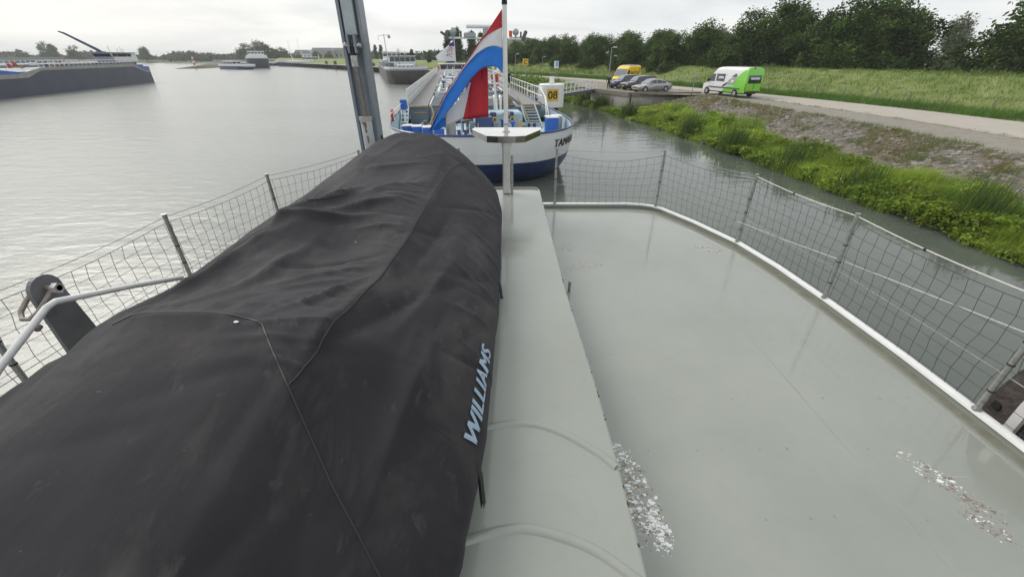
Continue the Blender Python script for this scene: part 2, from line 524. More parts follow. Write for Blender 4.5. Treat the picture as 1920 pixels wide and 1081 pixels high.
# ================================================================== OUR BOAT: deck, trunk, rim, hull
DZ = 4.0
def deck_material():
    m = bpy.data.materials.new('deck_paint'); m.use_nodes = True
    t = m.node_tree; b = t.nodes['Principled BSDF']
    L = t.links.new
    geo = t.nodes.new('ShaderNodeNewGeometry'); P = geo.outputs['Position']
    def noise(sc, det=5, rough=.6, dist=0.0):
        n = t.nodes.new('ShaderNodeTexNoise'); n.inputs['Scale'].default_value = sc
        n.inputs['Detail'].default_value = det; n.inputs['Roughness'].default_value = rough
        n.inputs['Distortion'].default_value = dist
        L(P, n.inputs['Vector']); return n.outputs['Fac']
    def math_(op, a, b_=None):
        n = t.nodes.new('ShaderNodeMath'); n.operation = op
        for i, q in enumerate((a, b_)):
            if q is None: continue
            if isinstance(q, (int, float)): n.inputs[i].default_value = q
            else: L(q, n.inputs[i])
        return n.outputs[0]
    def rng_(v, a, b_, c=0.0, d=1.0):
        n = t.nodes.new('ShaderNodeMapRange'); n.inputs['From Min'].default_value = a; n.inputs['From Max'].default_value = b_
        n.inputs['To Min'].default_value = c; n.inputs['To Max'].default_value = d
        L(v, n.inputs['Value']); return n.outputs[0]
    def mix(f, a, b_):
        n = t.nodes.new('ShaderNodeMix'); n.data_type = 'RGBA'
        L(f, n.inputs['Factor']) if not isinstance(f, float) else setattr(n.inputs['Factor'], 'default_value', f)
        for k, q in (('A', a), ('B', b_)):
            if isinstance(q, tuple): n.inputs[k].default_value = (*q, 1)
            else: L(q, n.inputs[k])
        return n.outputs['Result']
    base = mix(rng_(noise(1.1, 6), .3, .7), (0.238, 0.255, 0.222), (0.280, 0.298, 0.262))
    base = mix(rng_(noise(.55, 3, .5), .45, .62, 0, .5), base, (0.282, 0.289, 0.258))
    base = mix(rng_(noise(4.1, 7, .75, 1.2), .55, .70, 0, .30), base, (0.225, 0.238, 0.200))
    base = mix(rng_(noise(7, 6, .7), .58, .75, 0, .35), base, (0.25, 0.252, 0.228))
    # small specks of rust and grit
    v = t.nodes.new('ShaderNodeTexVoronoi'); v.inputs['Scale'].default_value = 7.0; L(P, v.inputs['Vector'])
    speck = math_('MULTIPLY', rng_(v.outputs['Distance'], .035, .02), rng_(noise(1.7, 2), .55, .6))
    base = mix(speck, base, (0.10, 0.075, 0.055))
    v2 = t.nodes.new('ShaderNodeTexVoronoi'); v2.inputs['Scale'].default_value = 4.3; L(P, v2.inputs['Vector'])
    base = mix(math_('MULTIPLY', rng_(v2.outputs['Distance'], .03, .02), rng_(noise(.9, 2), .6, .64)), base, (0.62, 0.62, 0.60))
    # scuffed patches: (x, y, half-length along, half-width, angle, whiteness)
    sep = t.nodes.new('ShaderNodeSeparateXYZ'); L(P, sep.inputs[0])
    lump = noise(22, 3, .6)
    cache = {}
    def flakes(sc, ang):
        ang = 97 if ang < 110 else 120
        if (sc, ang) in cache: return cache[(sc, ang)]
        cache[(sc, ang)] = flakes_(sc, ang)
        return cache[(sc, ang)]
    def flakes_(sc, ang):
        mp = t.nodes.new('ShaderNodeMapping'); mp.inputs['Rotation'].default_value = (0, 0, R(ang)); mp.inputs['Scale'].default_value = (1.0, 1.9, 1.0)
        nd = t.nodes.new('ShaderNodeTexNoise'); nd.inputs['Scale'].default_value = 70; nd.inputs['Detail'].default_value = 3; L(P, nd.inputs['Vector'])
        va = t.nodes.new('ShaderNodeVectorMath'); va.operation = 'MULTIPLY_ADD'; va.inputs[1].default_value = (.022, .022, 0); L(nd.outputs['Color'], va.inputs[0]); L(P, va.inputs[2])
        L(va.outputs[0], mp.inputs['Vector'])
        q = t.nodes.new('ShaderNodeTexVoronoi'); q.inputs['Scale'].default_value = sc; q.inputs['Randomness'].default_value = .9
        L(mp.outputs[0], q.inputs['Vector'])
        e = t.nodes.new('ShaderNodeTexVoronoi'); e.feature = 'DISTANCE_TO_EDGE'; e.inputs['Scale'].default_value = sc; e.inputs['Randomness'].default_value = .9
        L(mp.outputs[0], e.inputs['Vector'])
        sc_ = t.nodes.new('ShaderNodeSeparateColor'); L(q.outputs['Color'], sc_.inputs[0])
        return sc_.outputs[0], sc_.outputs[1], rng_(e.outputs['Distance'], .035, .10)
    ragged = noise(9, 4, .75, .8)
    for (x, y, a, w_, ang, dens, rust) in ((.645, 1.37, .26, .095, 97, .60, .55), (.70, 1.18, .13, .06, 97, .75, .25), (2.32, 1.44, .17, .065, 117, .42, .45), (2.36, 1.32, .15, .05, 117, .45, .95), (2.33, 1.17, .09, .055, 125, .42, .85), (2.34, 4.47, .19, .09, 130, .30, .9), (.66, 4.5, .13, .10, 80, .28, 1.1), (.80, 4.05, .28, .12, 30, .16, 1.2), (.61, 1.62, .07, .06, 0, .40, .1)):
        ca, sa = math.cos(R(ang)), math.sin(R(ang))
        ux = math_('SUBTRACT', sep.outputs[0], x); uy = math_('SUBTRACT', sep.outputs[1], y)
        p = math_('DIVIDE', math_('ADD', math_('MULTIPLY', ux, ca), math_('MULTIPLY', uy, sa)), a)
        q = math_('DIVIDE', math_('SUBTRACT', math_('MULTIPLY', uy, ca), math_('MULTIPLY', ux, sa)), w_)
        r2 = math_('ADD', math_('MULTIPLY', p, p), math_('MULTIPLY', q, q))
        fall = rng_(math_('ADD', r2, math_('MULTIPLY', math_('SUBTRACT', ragged, .5), 2.2)), 1.45, .05, 0, dens)
        for sc, am in ((34, .85), (90, .7)):
            c1_, c2_, ed = flakes(sc, ang)
            chip = math_('MULTIPLY', math_('GREATER_THAN', math_('MULTIPLY', fall, am), c1_), ed)
            col = mix(math_('GREATER_THAN', math_('ADD', math_('MULTIPLY', c2_, .55), math_('MULTIPLY', lump, .9)), 1.0 - rust * .5), (0.74, 0.74, 0.73), mix(c1_, (0.16, 0.10, 0.065), (0.27, 0.22, 0.18)))
            base = mix(chip, base, col)
    # dried puddle rims and long faint scratches
    pud = rng_(noise(2.3, 3, .5, .6), .485, .50); pud2 = rng_(noise(2.3, 3, .5, .6), .515, .50)
    base = mix(math_('MULTIPLY', math_('MULTIPLY', pud, pud2), .07), base, (0.20, 0.205, 0.18))
    mps = t.nodes.new('ShaderNodeMapping'); mps.inputs['Rotation'].default_value = (0, 0, R(24)); mps.inputs['Scale'].default_value = (1.5, 40, 1); L(P, mps.inputs['Vector'])
    ns = t.nodes.new('ShaderNodeTexNoise'); ns.inputs['Scale'].default_value = 2.2; ns.inputs['Detail'].default_value = 3; L(mps.outputs[0], ns.inputs['Vector'])
    base = mix(math_('MULTIPLY', rng_(ns.outputs['Fac'], .70, .74), rng_(noise(1.3, 2), .5, .6, 0, .5)), base, (0.46, 0.47, 0.45))
    L(base, b.inputs['Base Color'])
    b.inputs['Roughness'].default_value = .55
    b.inputs['Coat Weight'].default_value = 1.0
    b.inputs['Coat IOR'].default_value = 1.5
    L(rng_(noise(1.6, 4), .38, .62, .035, .22), b.inputs['Coat Roughness'])
    bp = t.nodes.new('ShaderNodeBump'); bp.inputs['Strength'].default_value = .18; bp.inputs['Distance'].default_value = .01
    L(math_('ADD', noise(3.2, 3), math_('MULTIPLY', noise(30, 3), .12)), bp.inputs['Height'])
    L(bp.outputs[0], b.inputs['Normal'])
    return m
m_deck = deck_material()
m_white = mat('white_paint', (0.76, 0.76, 0.75), .35, var=.05, vscale=9, coat=.3)
m_hull = mat('dark_green_hull', (0.03, 0.05, 0.045), .35, vscale=2)
m_steel = mat('stainless', (0.74, 0.73, 0.71), .38, metal=.85, var=.08, vscale=12)
m_galv = mat('galvanised', (0.40, 0.40, 0.385), .45, metal=.85, var=.25, vscale=30)
m_wire = mat('grey_wire', (0.075, 0.075, 0.07), .5, metal=.5, var=.2)
m_black = mat('black_rubber', (0.018, 0.018, 0.019), .7)
half = [(6.03, 0.0), (6.03, 1.72), (5.985, 1.95), (5.92, 2.08), (5.80, 2.19), (5.25, 2.45), (4.53, 2.71), (3.90, 2.82), (3.22, 2.88), (2.40, 2.92), (1.0, 2.93), (-9.0, 2.93)]
OUT = [(x, y) for y, x in half]                     # right side, from the stern middle forward
def rim_x(y):
    return interp(y, [p[1] for p in OUT[1:]][::-1], [p[0] for p in OUT[1:]][::-1])
boat = thing('houseboat', 'grey painted steel deck of the boat in the foreground with white rim', 'boat', (0, 0, 0))
dk = MB()
ysd = [6.015, 5.98, 5.92, 5.8, 5.5, 5.25, 4.9, 4.53, 4.2, 3.9, 3.5, 3.22, 2.8, 2.4, 1.7, 1.0, 0, -3, -8.95]
dk.grid([[(s * (rim_x(y) - .01), y, DZ) for s in (-1, -.6, -.2, .2, .6, 1)] for y in ysd])
dk.build('deck', m_deck, boat)
def strip(pts, prof, name, m, parent, smooth=False):
    """sweep a (outward, z) profile along a plan path; outward is to the left of travel"""
    mb = MB(); rows = []
    n = len(pts)
    for i, p in enumerate(pts):
        a = pts[max(i - 1, 0)]; c = pts[min(i + 1, n - 1)]
        t = Vector((c[0] - a[0], c[1] - a[1])).normalized()
        nx, ny = -t.y, t.x
        rows.append([(p[0] + nx * o_, p[1] + ny * o_, z) for o_, z in prof])
    mb.grid(rows, closed=True)
    return mb.build(name, m, parent, smooth)
full = [(-x, y) for x, y in OUT[1:]][::-1] + [(x, y) for x, y in OUT[1:]]
strip(full, [(-.034, 4.052), (-.029, 4.070), (.0, 4.078), (.026, 4.070), (.030, 4.052)], 'rim', m_white, boat, True)
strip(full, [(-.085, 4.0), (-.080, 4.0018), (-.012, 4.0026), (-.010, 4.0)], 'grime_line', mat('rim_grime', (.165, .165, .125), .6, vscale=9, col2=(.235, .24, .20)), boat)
strip(full, [(-.012, 3.99), (-.012, 4.053), (.012, 4.053), (.012, 3.99)], 'upstand', m_deck, boat)
hl = MB()
hl.grid([[(x * s_, y * 1.0 if y < 5 else 5 + (y - 5) * s2, z) for x, y in full] for s_, s2, z in ((1.003, 1.01, 4.03), (.995, .96, 2.6), (.93, .6, .9), (.80, .2, -.5))])
hl.build('hull', m_hull, boat, True)
# raised trunk down the middle, rounded far corners, lip along its far end
tk = MB()
poly = [(-2.35, -6), (-2.35, 5.4), (-1.5, 5.93), (.33, 5.95), (.385, 5.93), (.40, 5.88), (.445, 2.97), (.495, 1.83), (.505, 1.31), (.505, -6)]
TZ = 4.32
def inset(poly, d):
    out = []
    n = len(poly)
    cx = sum(p[0] for p in poly) / n
    for i, p in enumerate(poly):
        a = Vector(poly[i - 1]); b = Vector(p); c = Vector(poly[(i + 1) % n])
        n1 = Vector((-(b - a).y, (b - a).x)).normalized(); n2 = Vector((-(c - b).y, (c - b).x)).normalized()
        k = (n1 + n2)
        k = k / max(.4, k.dot(n1)) if k.length > 1e-6 else n1
        out.append((p[0] - k.x * d, p[1] - k.y * d))
    return out
pin = inset(poly, .012)
n = len(poly)
tk.grid([[(x, y, DZ - .01) for x, y in poly], [(x, y, TZ - .012) for x, y in poly], [(x, y, TZ - .004) for x, y in inset(poly, .004)], [(x, y, TZ) for x, y in pin]], closed=True)
tk.add([(x, y, TZ) for x, y in pin], [tuple(range(n))])
trunk = tk.build('trunk', m_deck, boat)
lp = MB(); lp.tube([(-1.45, 5.905, TZ + .006), (.32, 5.915, TZ + .006), (.37, 5.86, TZ + .006)], .016, 8)
lp.build('lip', m_deck, trunk, True)
for arc in (((-.16, 1.50), (-.04, 1.522), (.05, 1.53), (.13, 1.52), (.21, 1.49), (.29, 1.445), (.37, 1.385), (.44, 1.325), (.49, 1.265)),
            ((-.20, .925), (-.06, .965), (.04, .978), (.13, .965), (.21, .94), (.29, .91), (.36, .87), (.43, .815), (.50, .755))):
    wb = MB()
    P_ = densify(list(arc), 4)
    wb.grid([[(x + nx * o_, y + ny * o_, TZ + h) for (o_, h) in ((-.026, -.002), (-.019, .006), (-.008, .011), (.004, .012), (.015, .008), (.022, -.002))]
             for i, (x, y) in enumerate(P_)
             for (nx, ny) in [(lambda t: (t.y, -t.x))(Vector((P_[min(i + 1, len(P_) - 1)][0] - P_[max(i - 1, 0)][0], P_[min(i + 1, len(P_) - 1)][1] - P_[max(i - 1, 0)][1])).normalized())]])
    wb.build('arched_weld', m_deck, trunk, True)
# plug welds in rows and plate seams on the side deck
for yy in (4.0, 3.46, 3.0, 2.52, 2.04, 1.62, 1.22):
    pw = MB(); r_ = random.Random(int(yy * 100))
    for k in range(11):
        x = .62 + k * .205 + r_.uniform(-.05, .05)
        if x < rim_x(yy) - .15 and r_.random() < .7:
            pw.sphere((x, yy + r_.uniform(-.012, .012), DZ), r_.uniform(.006, .010), 7, 4, s=(1, 1, .22))
    tag(pw.build('plug_weld_row', mat('grimy_weld', (.235, .245, .215), .5, var=.25, vscale=40), boat, True), kind='stuff')
for pts in (((1.94, 2.7), (1.955, 2.1), (1.96, 1.5), (1.95, .2)), ((.52, .62), (1.4, .63), (2.9, .62))):
    sm = MB(); sm.grid([[(x - (.004 if i == 0 else 0) * 0 + ox, y + oy, DZ + h) for (ox, oy, h) in (((-.005, 0, 0), (0, 0, .0016), (.005, 0, 0)) if abs(pts[0][0] - pts[-1][0]) < .1 else ((0, -.005, 0), (0, 0, .0016), (0, .005, 0)))] for i, (x, y) in enumerate(pts)])
    sm.build('plate_seam', mat('seam_grime', (.235, .248, .217), .6, vscale=3, col2=(.290, .304, .268)), boat, True)
ec = MB(); er = random.Random(8)
for k in range(34):
    y = er.uniform(.6, 5.6); x = interp(y, [1.31, 1.83, 2.97, 5.88], [.505, .495, .445, .40])
    ec.sphere((x - .004, y, TZ - .004), er.uniform(.004, .009), 6, 4, s=(.8, er.uniform(.8, 2.4), .6))
tag(ec.build('edge_chips', mat('bare_dark_steel', (.05, .045, .04), .8), trunk), kind='stuff')
bo = MB(); bo.tube([(.555, 3.47, DZ), (.555, 3.45, DZ + .12)], .014, 8); bo.sphere((.555, 3.45, DZ + .12), .016, 8, 6)
bo.build('pin', m_galv, boat, True)

# ------------------------------------------------------------------ safety fence of wire mesh
POST_R = [(.64, 5.995), (2.12, 5.87), (2.69, 4.55), (2.865, 3.24), (2.915, 1.87), (2.92, .45), (2.92, -1.0), (2.92, -2.5)]
POST_L = [(-.75, 5.995)] + [(-x, y) for x, y in POST_R[1:]]
FT = 4.86
def make_fence(posts, name, label, side):
    f = thing(name, label, 'fence', (posts[0][0], posts[0][1], 4.08))
    o = Vector((posts[0][0], posts[0][1], 4.08))
    rr = random.Random(3 if side > 0 else 9)
    tops = []
    for (x, y) in posts:
        lean = Vector((rr.uniform(-.012, .012), rr.uniform(-.012, .012), 0))
        pb = Vector((x, y, 4.07)); pt = Vector((x, y, FT)) + lean
        tops.append(pt)
        pm = MB(); pm.tube([pb - o, pt - o], .0165, 10); pm.cyl(tuple(pt - o), .021, .012, 10)
        pm.cyl(tuple(pb - o), .026, .012, 10)
        p = pm.build('post', m_galv, f, True)
        for h in (.20, .46, .66):
            tm = MB(); q = pb.lerp(pt, h) - o
            tm.tube([q - Vector((0, 0, .004)), q + Vector((0, 0, .005))], .0195, 8)
            tm.build('cable_tie', m_black, p)
    bays = list(zip(posts[:-1], posts[1:]))
    for bi, (a, b) in enumerate(bays):
        A = Vector((a[0], a[1], 0)); B = Vector((b[0], b[1], 0))
        L = (B - A).length
        nv = max(4, int(round(L / .105)))
        d = (B - A) / L
        out = Vector((d.y, -d.x, 0)) * (-side)          # outwards from the boat
        if out.dot(Vector((a[0] + b[0], a[1] + b[1] - 6, 0))) < 0:
            out = -out
        zs = [4.105, 4.20, 4.30, 4.40, 4.50, 4.60, 4.70, 4.80]
        W = MB()
        ph = rr.uniform(0, 6.28)
        stern = bi == 0
        def wp(s, z, k=0):
            """mesh point: s along the bay, z height; sags and bulges between posts"""
            u = s / L
            sag = (-.10 if stern else -.035) * math.sin(math.pi * u) * (z - 4.1) / .7
            zig = .013 * math.sin(k * .35 + z * 8 + ph) + .006 * math.sin(z * 27 + k * 1.9 + ph * 2)
            bul = (.035 * math.sin(math.pi * u) + .02 * math.sin(u * 9 + ph)) * math.sin(math.pi * min(1, (z - 4.08) / .78))
            p = A + d * (s + zig * (1 if z < 4.78 else .4)) + out * bul
            # follow the curved rim near its foot
            rx = rim_x(p.y) if p.y < 5.95 else abs(p.x)
            if not stern:
                wgt = max(0.0, 1 - (z - 4.1) / .75)
                p.x += (math.copysign(rx, p.x) - p.x) * wgt * .9
            p.z = z + sag
            return p - o
        for k in range(nv + 1):
            s = L * (k + .35) / (nv + .7)
            pts = [wp(s, z, k) for z in [4.082] + zs]
            foot = pts[0].copy(); foot.z = 4.083 - o.z
            W.tube([foot] + pts[1:], .0016, 4, caps=False)
        for z in zs:
            W.tube([wp(L * j / (2 * nv), z, j * .5) for j in range(2 * nv + 1)], .0016 if z < 4.79 else .0024, 4, caps=False)
        W.build('mesh_panel', m_wire, f)
        rp = MB()
        white = (side > 0 and bi >= 2)
        rp.tube([tops[bi].lerp(tops[bi + 1], j / 8) - o + Vector((0, 0, -.012 - .02 * math.sin(math.pi * j / 8))) for j in range(9)], .0042 if white else .0028, 6)
        rp.build('top_rope' if white else 'top_wire', m_rope if white else m_galv, f, True)
        lw = MB()
        lw.tube([Vector((a[0], a[1], 4.36)) - o, Vector((b[0], b[1], 4.36)) - o], .003, 5)
        lw.build('middle_wire', m_galv, f, True)
        if white:
            for q in (.45,):
                kn = MB(); c = tops[bi].lerp(tops[bi + 1], q) - o + Vector((0, 0, -.034)); kn.sphere(c, .013, 7, 5); kn.build('knot', m_black, f)
    if side > 0:
        ln = MB()
        ln.tube([Vector(q) - o for q in ((2.66, 4.62, 4.30), (2.80, 3.9, 4.36), (2.885, 3.24, 4.445), (2.93, 2.5, 4.54), (2.94, 1.87, 4.63), (2.95, .45, 4.80))], .003, 6)
        ln.build('slack_rope', m_rope, f, True)
    return f
m_rope = mat('pale_rope', (0.62, 0.60, 0.55), .8, var=.15, vscale=60)
make_fence(POST_R, 'mesh_fence', 'wire mesh fence on steel posts along the right deck edge and stern', 1)
make_fence(POST_L, 'mesh_fence', 'wire mesh fence behind the black cover along the left deck edge', -1)

# ------------------------------------------------------------------ tender under its black cover
XC = -1.22
def cover_edges(Y):
    r = interp(Y, [-.6, -.35, 0, .4, .8, 1.3, 2.5, 4.3, 4.8, 5.1, 5.35, 5.55, 5.7, 5.8], [-1.15, -.6, -.34, -.235, -.165, -.115, -.09, -.11, -.16, -.25, -.37, -.53, -.75, -1.15])
    l = interp(Y, [-.6, -.35, 0, .4, .8, 1.3, 2.5, 4.3, 4.8, 5.1, 5.35, 5.55, 5.7, 5.8], [-1.3, -2.0, -2.25, -2.33, -2.36, -2.36, -2.36, -2.33, -2.29, -2.24, -2.16, -2.05, -1.85, -1.30])
    return l, r
def crown(Y, xn):
    """height of the cover's top above the hem, xn -1 left .. 1 right"""
    tube = interp(Y, [-.6, 0, 1, 3, 4.2, 5, 5.5, 5.8], [.30, .40, .42, .43, .47, .56, .62, .52])
    mid = interp(Y, [-.6, 0, .6, 1.05, 1.33, 1.40, 1.6, 2.0, 2.5, 3.0, 3.5, 4.2, 5.0, 5.5, 5.8], [.32, .50, .63, .71, .755, .755, .70, .63, .60, .625, .66, .71, .79, .82, .72])
    lft = interp(Y, [-.6, 0, 1, 1.4, 2.2, 3.2, 4.2, 5.2, 5.8], [.30, .47, .62, .66, .60, .60, .65, .76, .70])
    a = abs(xn)
    ctr = mid if xn > -.25 else lerp(mid, lft, min(1, (-.25 - xn) / .45))
    k = 1 - max(0.0, (a - .42) / .58) ** 1.02 if a > .42 else 1.0
    return lerp(tube, ctr, max(0.0, k))
FOLDS = []
def fold(x0, y0, x1, y1, wd, amp):
    FOLDS.append((x0, y0, x1, y1, wd, amp))
fr = random.Random(11)
# long tension folds running forward from the windscreen corners and the left gunwale
for q in ((-1.70, 1.45, -1.62, 2.9, .05, .040), (-1.9, 1.5, -1.95, 3.3, .045, .030), (-1.45, 1.6, -1.30, 2.6, .05, .022), (-1.0, 1.42, -.78, 2.0, .035, .020),
          (-1.62, 2.75, -1.35, 3.5, .07, .045), (-1.62, 2.75, -1.05, 2.95, .05, .030), (-1.62, 2.8, -1.75, 4.1, .06, .030), (-1.35, 3.0, -.95, 3.25, .06, .035), (-1.25, 3.4, -.85, 3.7, .08, .030), (-1.1, 2.75, -.80, 2.8, .04, .020),
          (-1.5, 4.1, -.8, 4.35, .06, .022), (-1.55, 4.1, -1.6, 5.3, .06, .028), (-1.45, 4.3, -1.2, 5.5, .05, .018), (-1.9, 3.3, -1.85, 4.6, .06, .025), (-2.1, 1.2, -2.05, 2.6, .04, .020), (-2.05, .6, -1.95, 1.5, .06, .030), (-2.15, 2.6, -2.1, 4.4, .05, .02),
          (-.78, 1.1, -.50, 2.1, .06, -.018), (-.45, .8, -.38, 1.6, .05, .022), (-.55, 1.5, -.40, 2.6, .05, .016), (-.62, 2.2, -.50, 3.4, .08, -.02),
          (-1.3, 1.75, -.82, 1.95, .03, .012), (-1.3, 1.9, -.80, 2.15, .035, .014), (-1.35, 2.1, -.80, 2.35, .04, -.015)):
    fold(*q)
for k in range(16):                                  # short puckers down the right side
    y = 1.6 + k * .235 + fr.uniform(-.08, .08)
    fold(-.34 + fr.uniform(-.06, .03), y, -.10, y + fr.uniform(-.30, .05), fr.uniform(.02, .04), fr.choice((1, 1, -1)) * fr.uniform(.004, .010))
for k in range(46):
    x = fr.uniform(-2.2, -.3); y = fr.uniform(.3, 5.3); an = fr.gauss(1.25, .45); l_ = fr.uniform(.25, .9)
    fold(x, y, x + l_ * math.cos(an), y + l_ * math.sin(an), fr.uniform(.025, .07), fr.choice((1, -1)) * fr.uniform(.003, .010))
for k in range(22):
    x = lerp(-1.6, -1.0, k / 21); fold(x, 1.40, x + fr.uniform(-.08, .08), 1.40 + fr.uniform(.15, .5), fr.uniform(.012, .022), fr.uniform(.004, .010))
for k in range(26):
    y = lerp(1.15, 4.4, k / 25); fold(-.74, y, -.74 - fr.uniform(.15, .45), y + fr.uniform(-.1, .16), fr.uniform(.014, .028), fr.choice((1, 1, -1)) * fr.uniform(.003, .008))
for (xa, ya, xb, yb) in ((-.76, 1.05, -.73, 1.9), (-.73, 1.7, -.70, 3.1), (-.70, 2.9, -.63, 4.4), (-.97, 1.32, -.60, .85), (-1.6, 1.38, -1.0, 1.37)):
    fold(xa, ya, xb, yb, .045, .012)
HUMPS = ((-1.52, 2.78, .20, .28, .085), (-1.12, 2.45, .22, .30, -.065), (-1.50, 4.40, .26, .20, .045), (-1.15, 4.0, .25, .30, -.05), (-1.35, 1.85, .30, .22, -.045), (-.98, 3.35, .18, .30, .03), (-2.0, 2.2, .12, .6, -.035), (-1.75, 3.6, .15, .5, -.035), (-.55, 1.7, .10, .5, -.018), (-1.35, .75, .35, .25, .02), (-1.85, 1.0, .15, .35, -.03))
def wrinkle(x, y):
    s = 0.0
    for hx, hy, sx_, sy_, a in HUMPS:
        e = ((x - hx) / sx_) ** 2 + ((y - hy) / sy_) ** 2
        if e < 6: s += a * math.exp(-e)
    for x0, y0, x1, y1, wd, a in FOLDS:
        dx_, dy_ = x1 - x0, y1 - y0
        l2 = dx_ * dx_ + dy_ * dy_
        t = ((x - x0) * dx_ + (y - y0) * dy_) / l2
        if t < -.15 or t > 1.15: continue
        d2 = ((x - x0 - t * dx_) ** 2 + (y - y0 - t * dy_) ** 2)
        e = d2 / (wd * wd)
        if e > 7: continue
        tp = max(0.0, min(1.0, (t + .15) / .45)) * max(0.0, min(1.0, (1.15 - t) / .55))
        s += 1.5 * a * (.55 * math.exp(-e) + .55 * math.exp(-2.0 * math.sqrt(e))) * tp
    s *= 1 - .5 * max(0.0, min(1.0, (y - 3.3) / .9))
    s += .006 * nz(x * 1.3, y * .6, 2.0, 5) + .004 * nz(x * 2.2, y * .8, 5, 2) + .0018 * nz(x, y * .7, 16, 8)
    return s
HEM = 4.335
def cover(Y, th):
    """point of the cover; th from 0 (right hem, tucked under) to pi (left hem)"""
    l, r = cover_edges(Y)
    c = (l + r) / 2; W_ = (r - l) / 2
    a0 = -.42
    an = lerp(a0, math.pi - a0, th / math.pi)
    n_ = 2.5
    cx, sx = math.cos(an), math.sin(an)
    x = c + W_ * math.copysign(abs(cx) ** (2 / n_), cx)
    if sx < 0:
        x = c + W_ * math.copysign(abs(cx) ** (2 / n_) - .30 * (sx * sx), cx)
    xn = (x - c) / max(W_, .01)
    H_ = crown(Y, max(-1, min(1, xn)))
    base = HEM + .155
    z = base + (H_ - .155) * max(0.0, sx) ** (2 / n_) if sx >= 0 else base + .155 / .408 * sx
    wv = wrinkle(x, Y)
    up = max(0.0, sx)
    return Vector((x + wv * .9 * (1 - up) * (1 if cx > 0 else -1), Y, z + wv * (.35 + .65 * up) * (1 if sx > 0 else .3)))
def cover_top(x, Y, lift=0.0):
    """point on the upper surface with the given x"""
    lo, hi = .42 / (math.pi + .84) * math.pi, math.pi * (1 - .42 / (math.pi + .84))
    for _ in range(30):
        mid_ = (lo + hi) / 2
        l, r = cover_edges(Y)
        if cover(Y, mid_).x > x: lo = mid_
        else: hi = mid_
    th = (lo + hi) / 2
    p = cover(Y, th)
    a = cover(Y, th + .01) - cover(Y, th - .01); b = cover(Y + .01, th) - cover(Y - .01, th)
    nrm = b.cross(a).normalized()
    if nrm.z < 0: nrm = -nrm
    return p + nrm * lift, nrm
def cover_material():
    m = mat('black_canvas', (0.0125, 0.0115, 0.0145), .80, vscale=2.4, bump=.22, bscale=900, col2=(0.021, 0.0195, 0.0225), spec=.28)
    t = m.node_tree; b = t.nodes['Principled BSDF']
    src = b.inputs['Base Color'].links[0].from_socket
    geo = t.nodes.new('ShaderNodeNewGeometry')
    # dusty water marks and chalky rub marks
    for sc, lo, hi, c, amt in ((3.1, .50, .72, (0.055, 0.051, 0.048), .75), (11, .60, .72, (0.075, 0.071, 0.068), .5), (24, .70, .735, (0.26, 0.26, 0.26), .7)):
        mp = t.nodes.new('ShaderNodeMapping'); mp.inputs['Scale'].default_value = (1.0, .55, .6)
        n = t.nodes.new('ShaderNodeTexNoise'); n.inputs['Scale'].default_value = sc; n.inputs['Detail'].default_value = 5; n.inputs['Roughness'].default_value = .68
        n.inputs['Distortion'].default_value = .5
        t.links.new(geo.outputs['Position'], mp.inputs['Vector']); t.links.new(mp.outputs[0], n.inputs['Vector'])
        mr = t.nodes.new('ShaderNodeMapRange'); mr.inputs['From Min'].default_value = lo; mr.inputs['From Max'].default_value = hi; mr.inputs['To Max'].default_value = amt
        t.links.new(n.outputs['Fac'], mr.inputs['Value'])
        mxn = t.nodes.new('ShaderNodeMix'); mxn.data_type = 'RGBA'; mxn.inputs['B'].default_value = (*c, 1)
        t.links.new(mr.outputs[0], mxn.inputs['Factor']); t.links.new(src, mxn.inputs['A']); src = mxn.outputs['Result']
    t.links.new(src, b.inputs['Base Color'])
    # fine tension creases, drawn out along the boat
    src_n = b.inputs['Normal'].links[0].from_socket if b.inputs['Normal'].links else None
    prevn = src_n
    for rot, sc, strg in ((14, 4.0, .10), (-38, 6.5, .08), (66, 5.0, .07)):
        mp = t.nodes.new('ShaderNodeMapping'); mp.inputs['Rotation'].default_value = (0, 0, R(rot)); mp.inputs['Scale'].default_value = (1.0, .22, .6)
        n = t.nodes.new('ShaderNodeTexNoise'); n.inputs['Scale'].default_value = sc; n.inputs['Detail'].default_value = 4; n.inputs['Roughness'].default_value = .55; n.inputs['Distortion'].default_value = .8
        t.links.new(geo.outputs['Position'], mp.inputs['Vector']); t.links.new(mp.outputs[0], n.inputs['Vector'])
        ab = t.nodes.new('ShaderNodeMath'); ab.operation = 'SUBTRACT'; ab.inputs[1].default_value = .5; t.links.new(n.outputs['Fac'], ab.inputs[0])
        a2 = t.nodes.new('ShaderNodeMath'); a2.operation = 'ABSOLUTE'; t.links.new(ab.outputs[0], a2.inputs[0])
        mr = t.nodes.new('ShaderNodeMapRange'); mr.inputs['From Min'].default_value = 0; mr.inputs['From Max'].default_value = .12; mr.inputs['To Min'].default_value = 1; mr.inputs['To Max'].default_value = 0
        t.links.new(a2.outputs[0], mr.inputs['Value'])
        bp = t.nodes.new('ShaderNodeBump'); bp.inputs['Strength'].default_value = strg; bp.inputs['Distance'].default_value = .006
        t.links.new(mr.outputs[0], bp.inputs['Height'])
        if prevn is not None: t.links.new(prevn, bp.inputs['Normal'])
        prevn = bp.outputs[0]
    t.links.new(prevn, b.inputs['Normal'])
    b.inputs['Sheen Weight'].default_value = .10
    b.inputs['Sheen Roughness'].default_value = .5
    b.inputs['Sheen Tint'].default_value = (.5, .5, .55, 1)
    return m
m_cover = cover_material()
m_piping = mat('black_piping', (0.012, 0.012, 0.014), .6)
tender = thing('covered_tender', 'dinghy under a wrinkled black canvas cover on the grey deck', 'covered boat', (XC, 2.6, TZ))
TO = Vector((XC, 2.6, TZ))
NY, NT = 420, 250
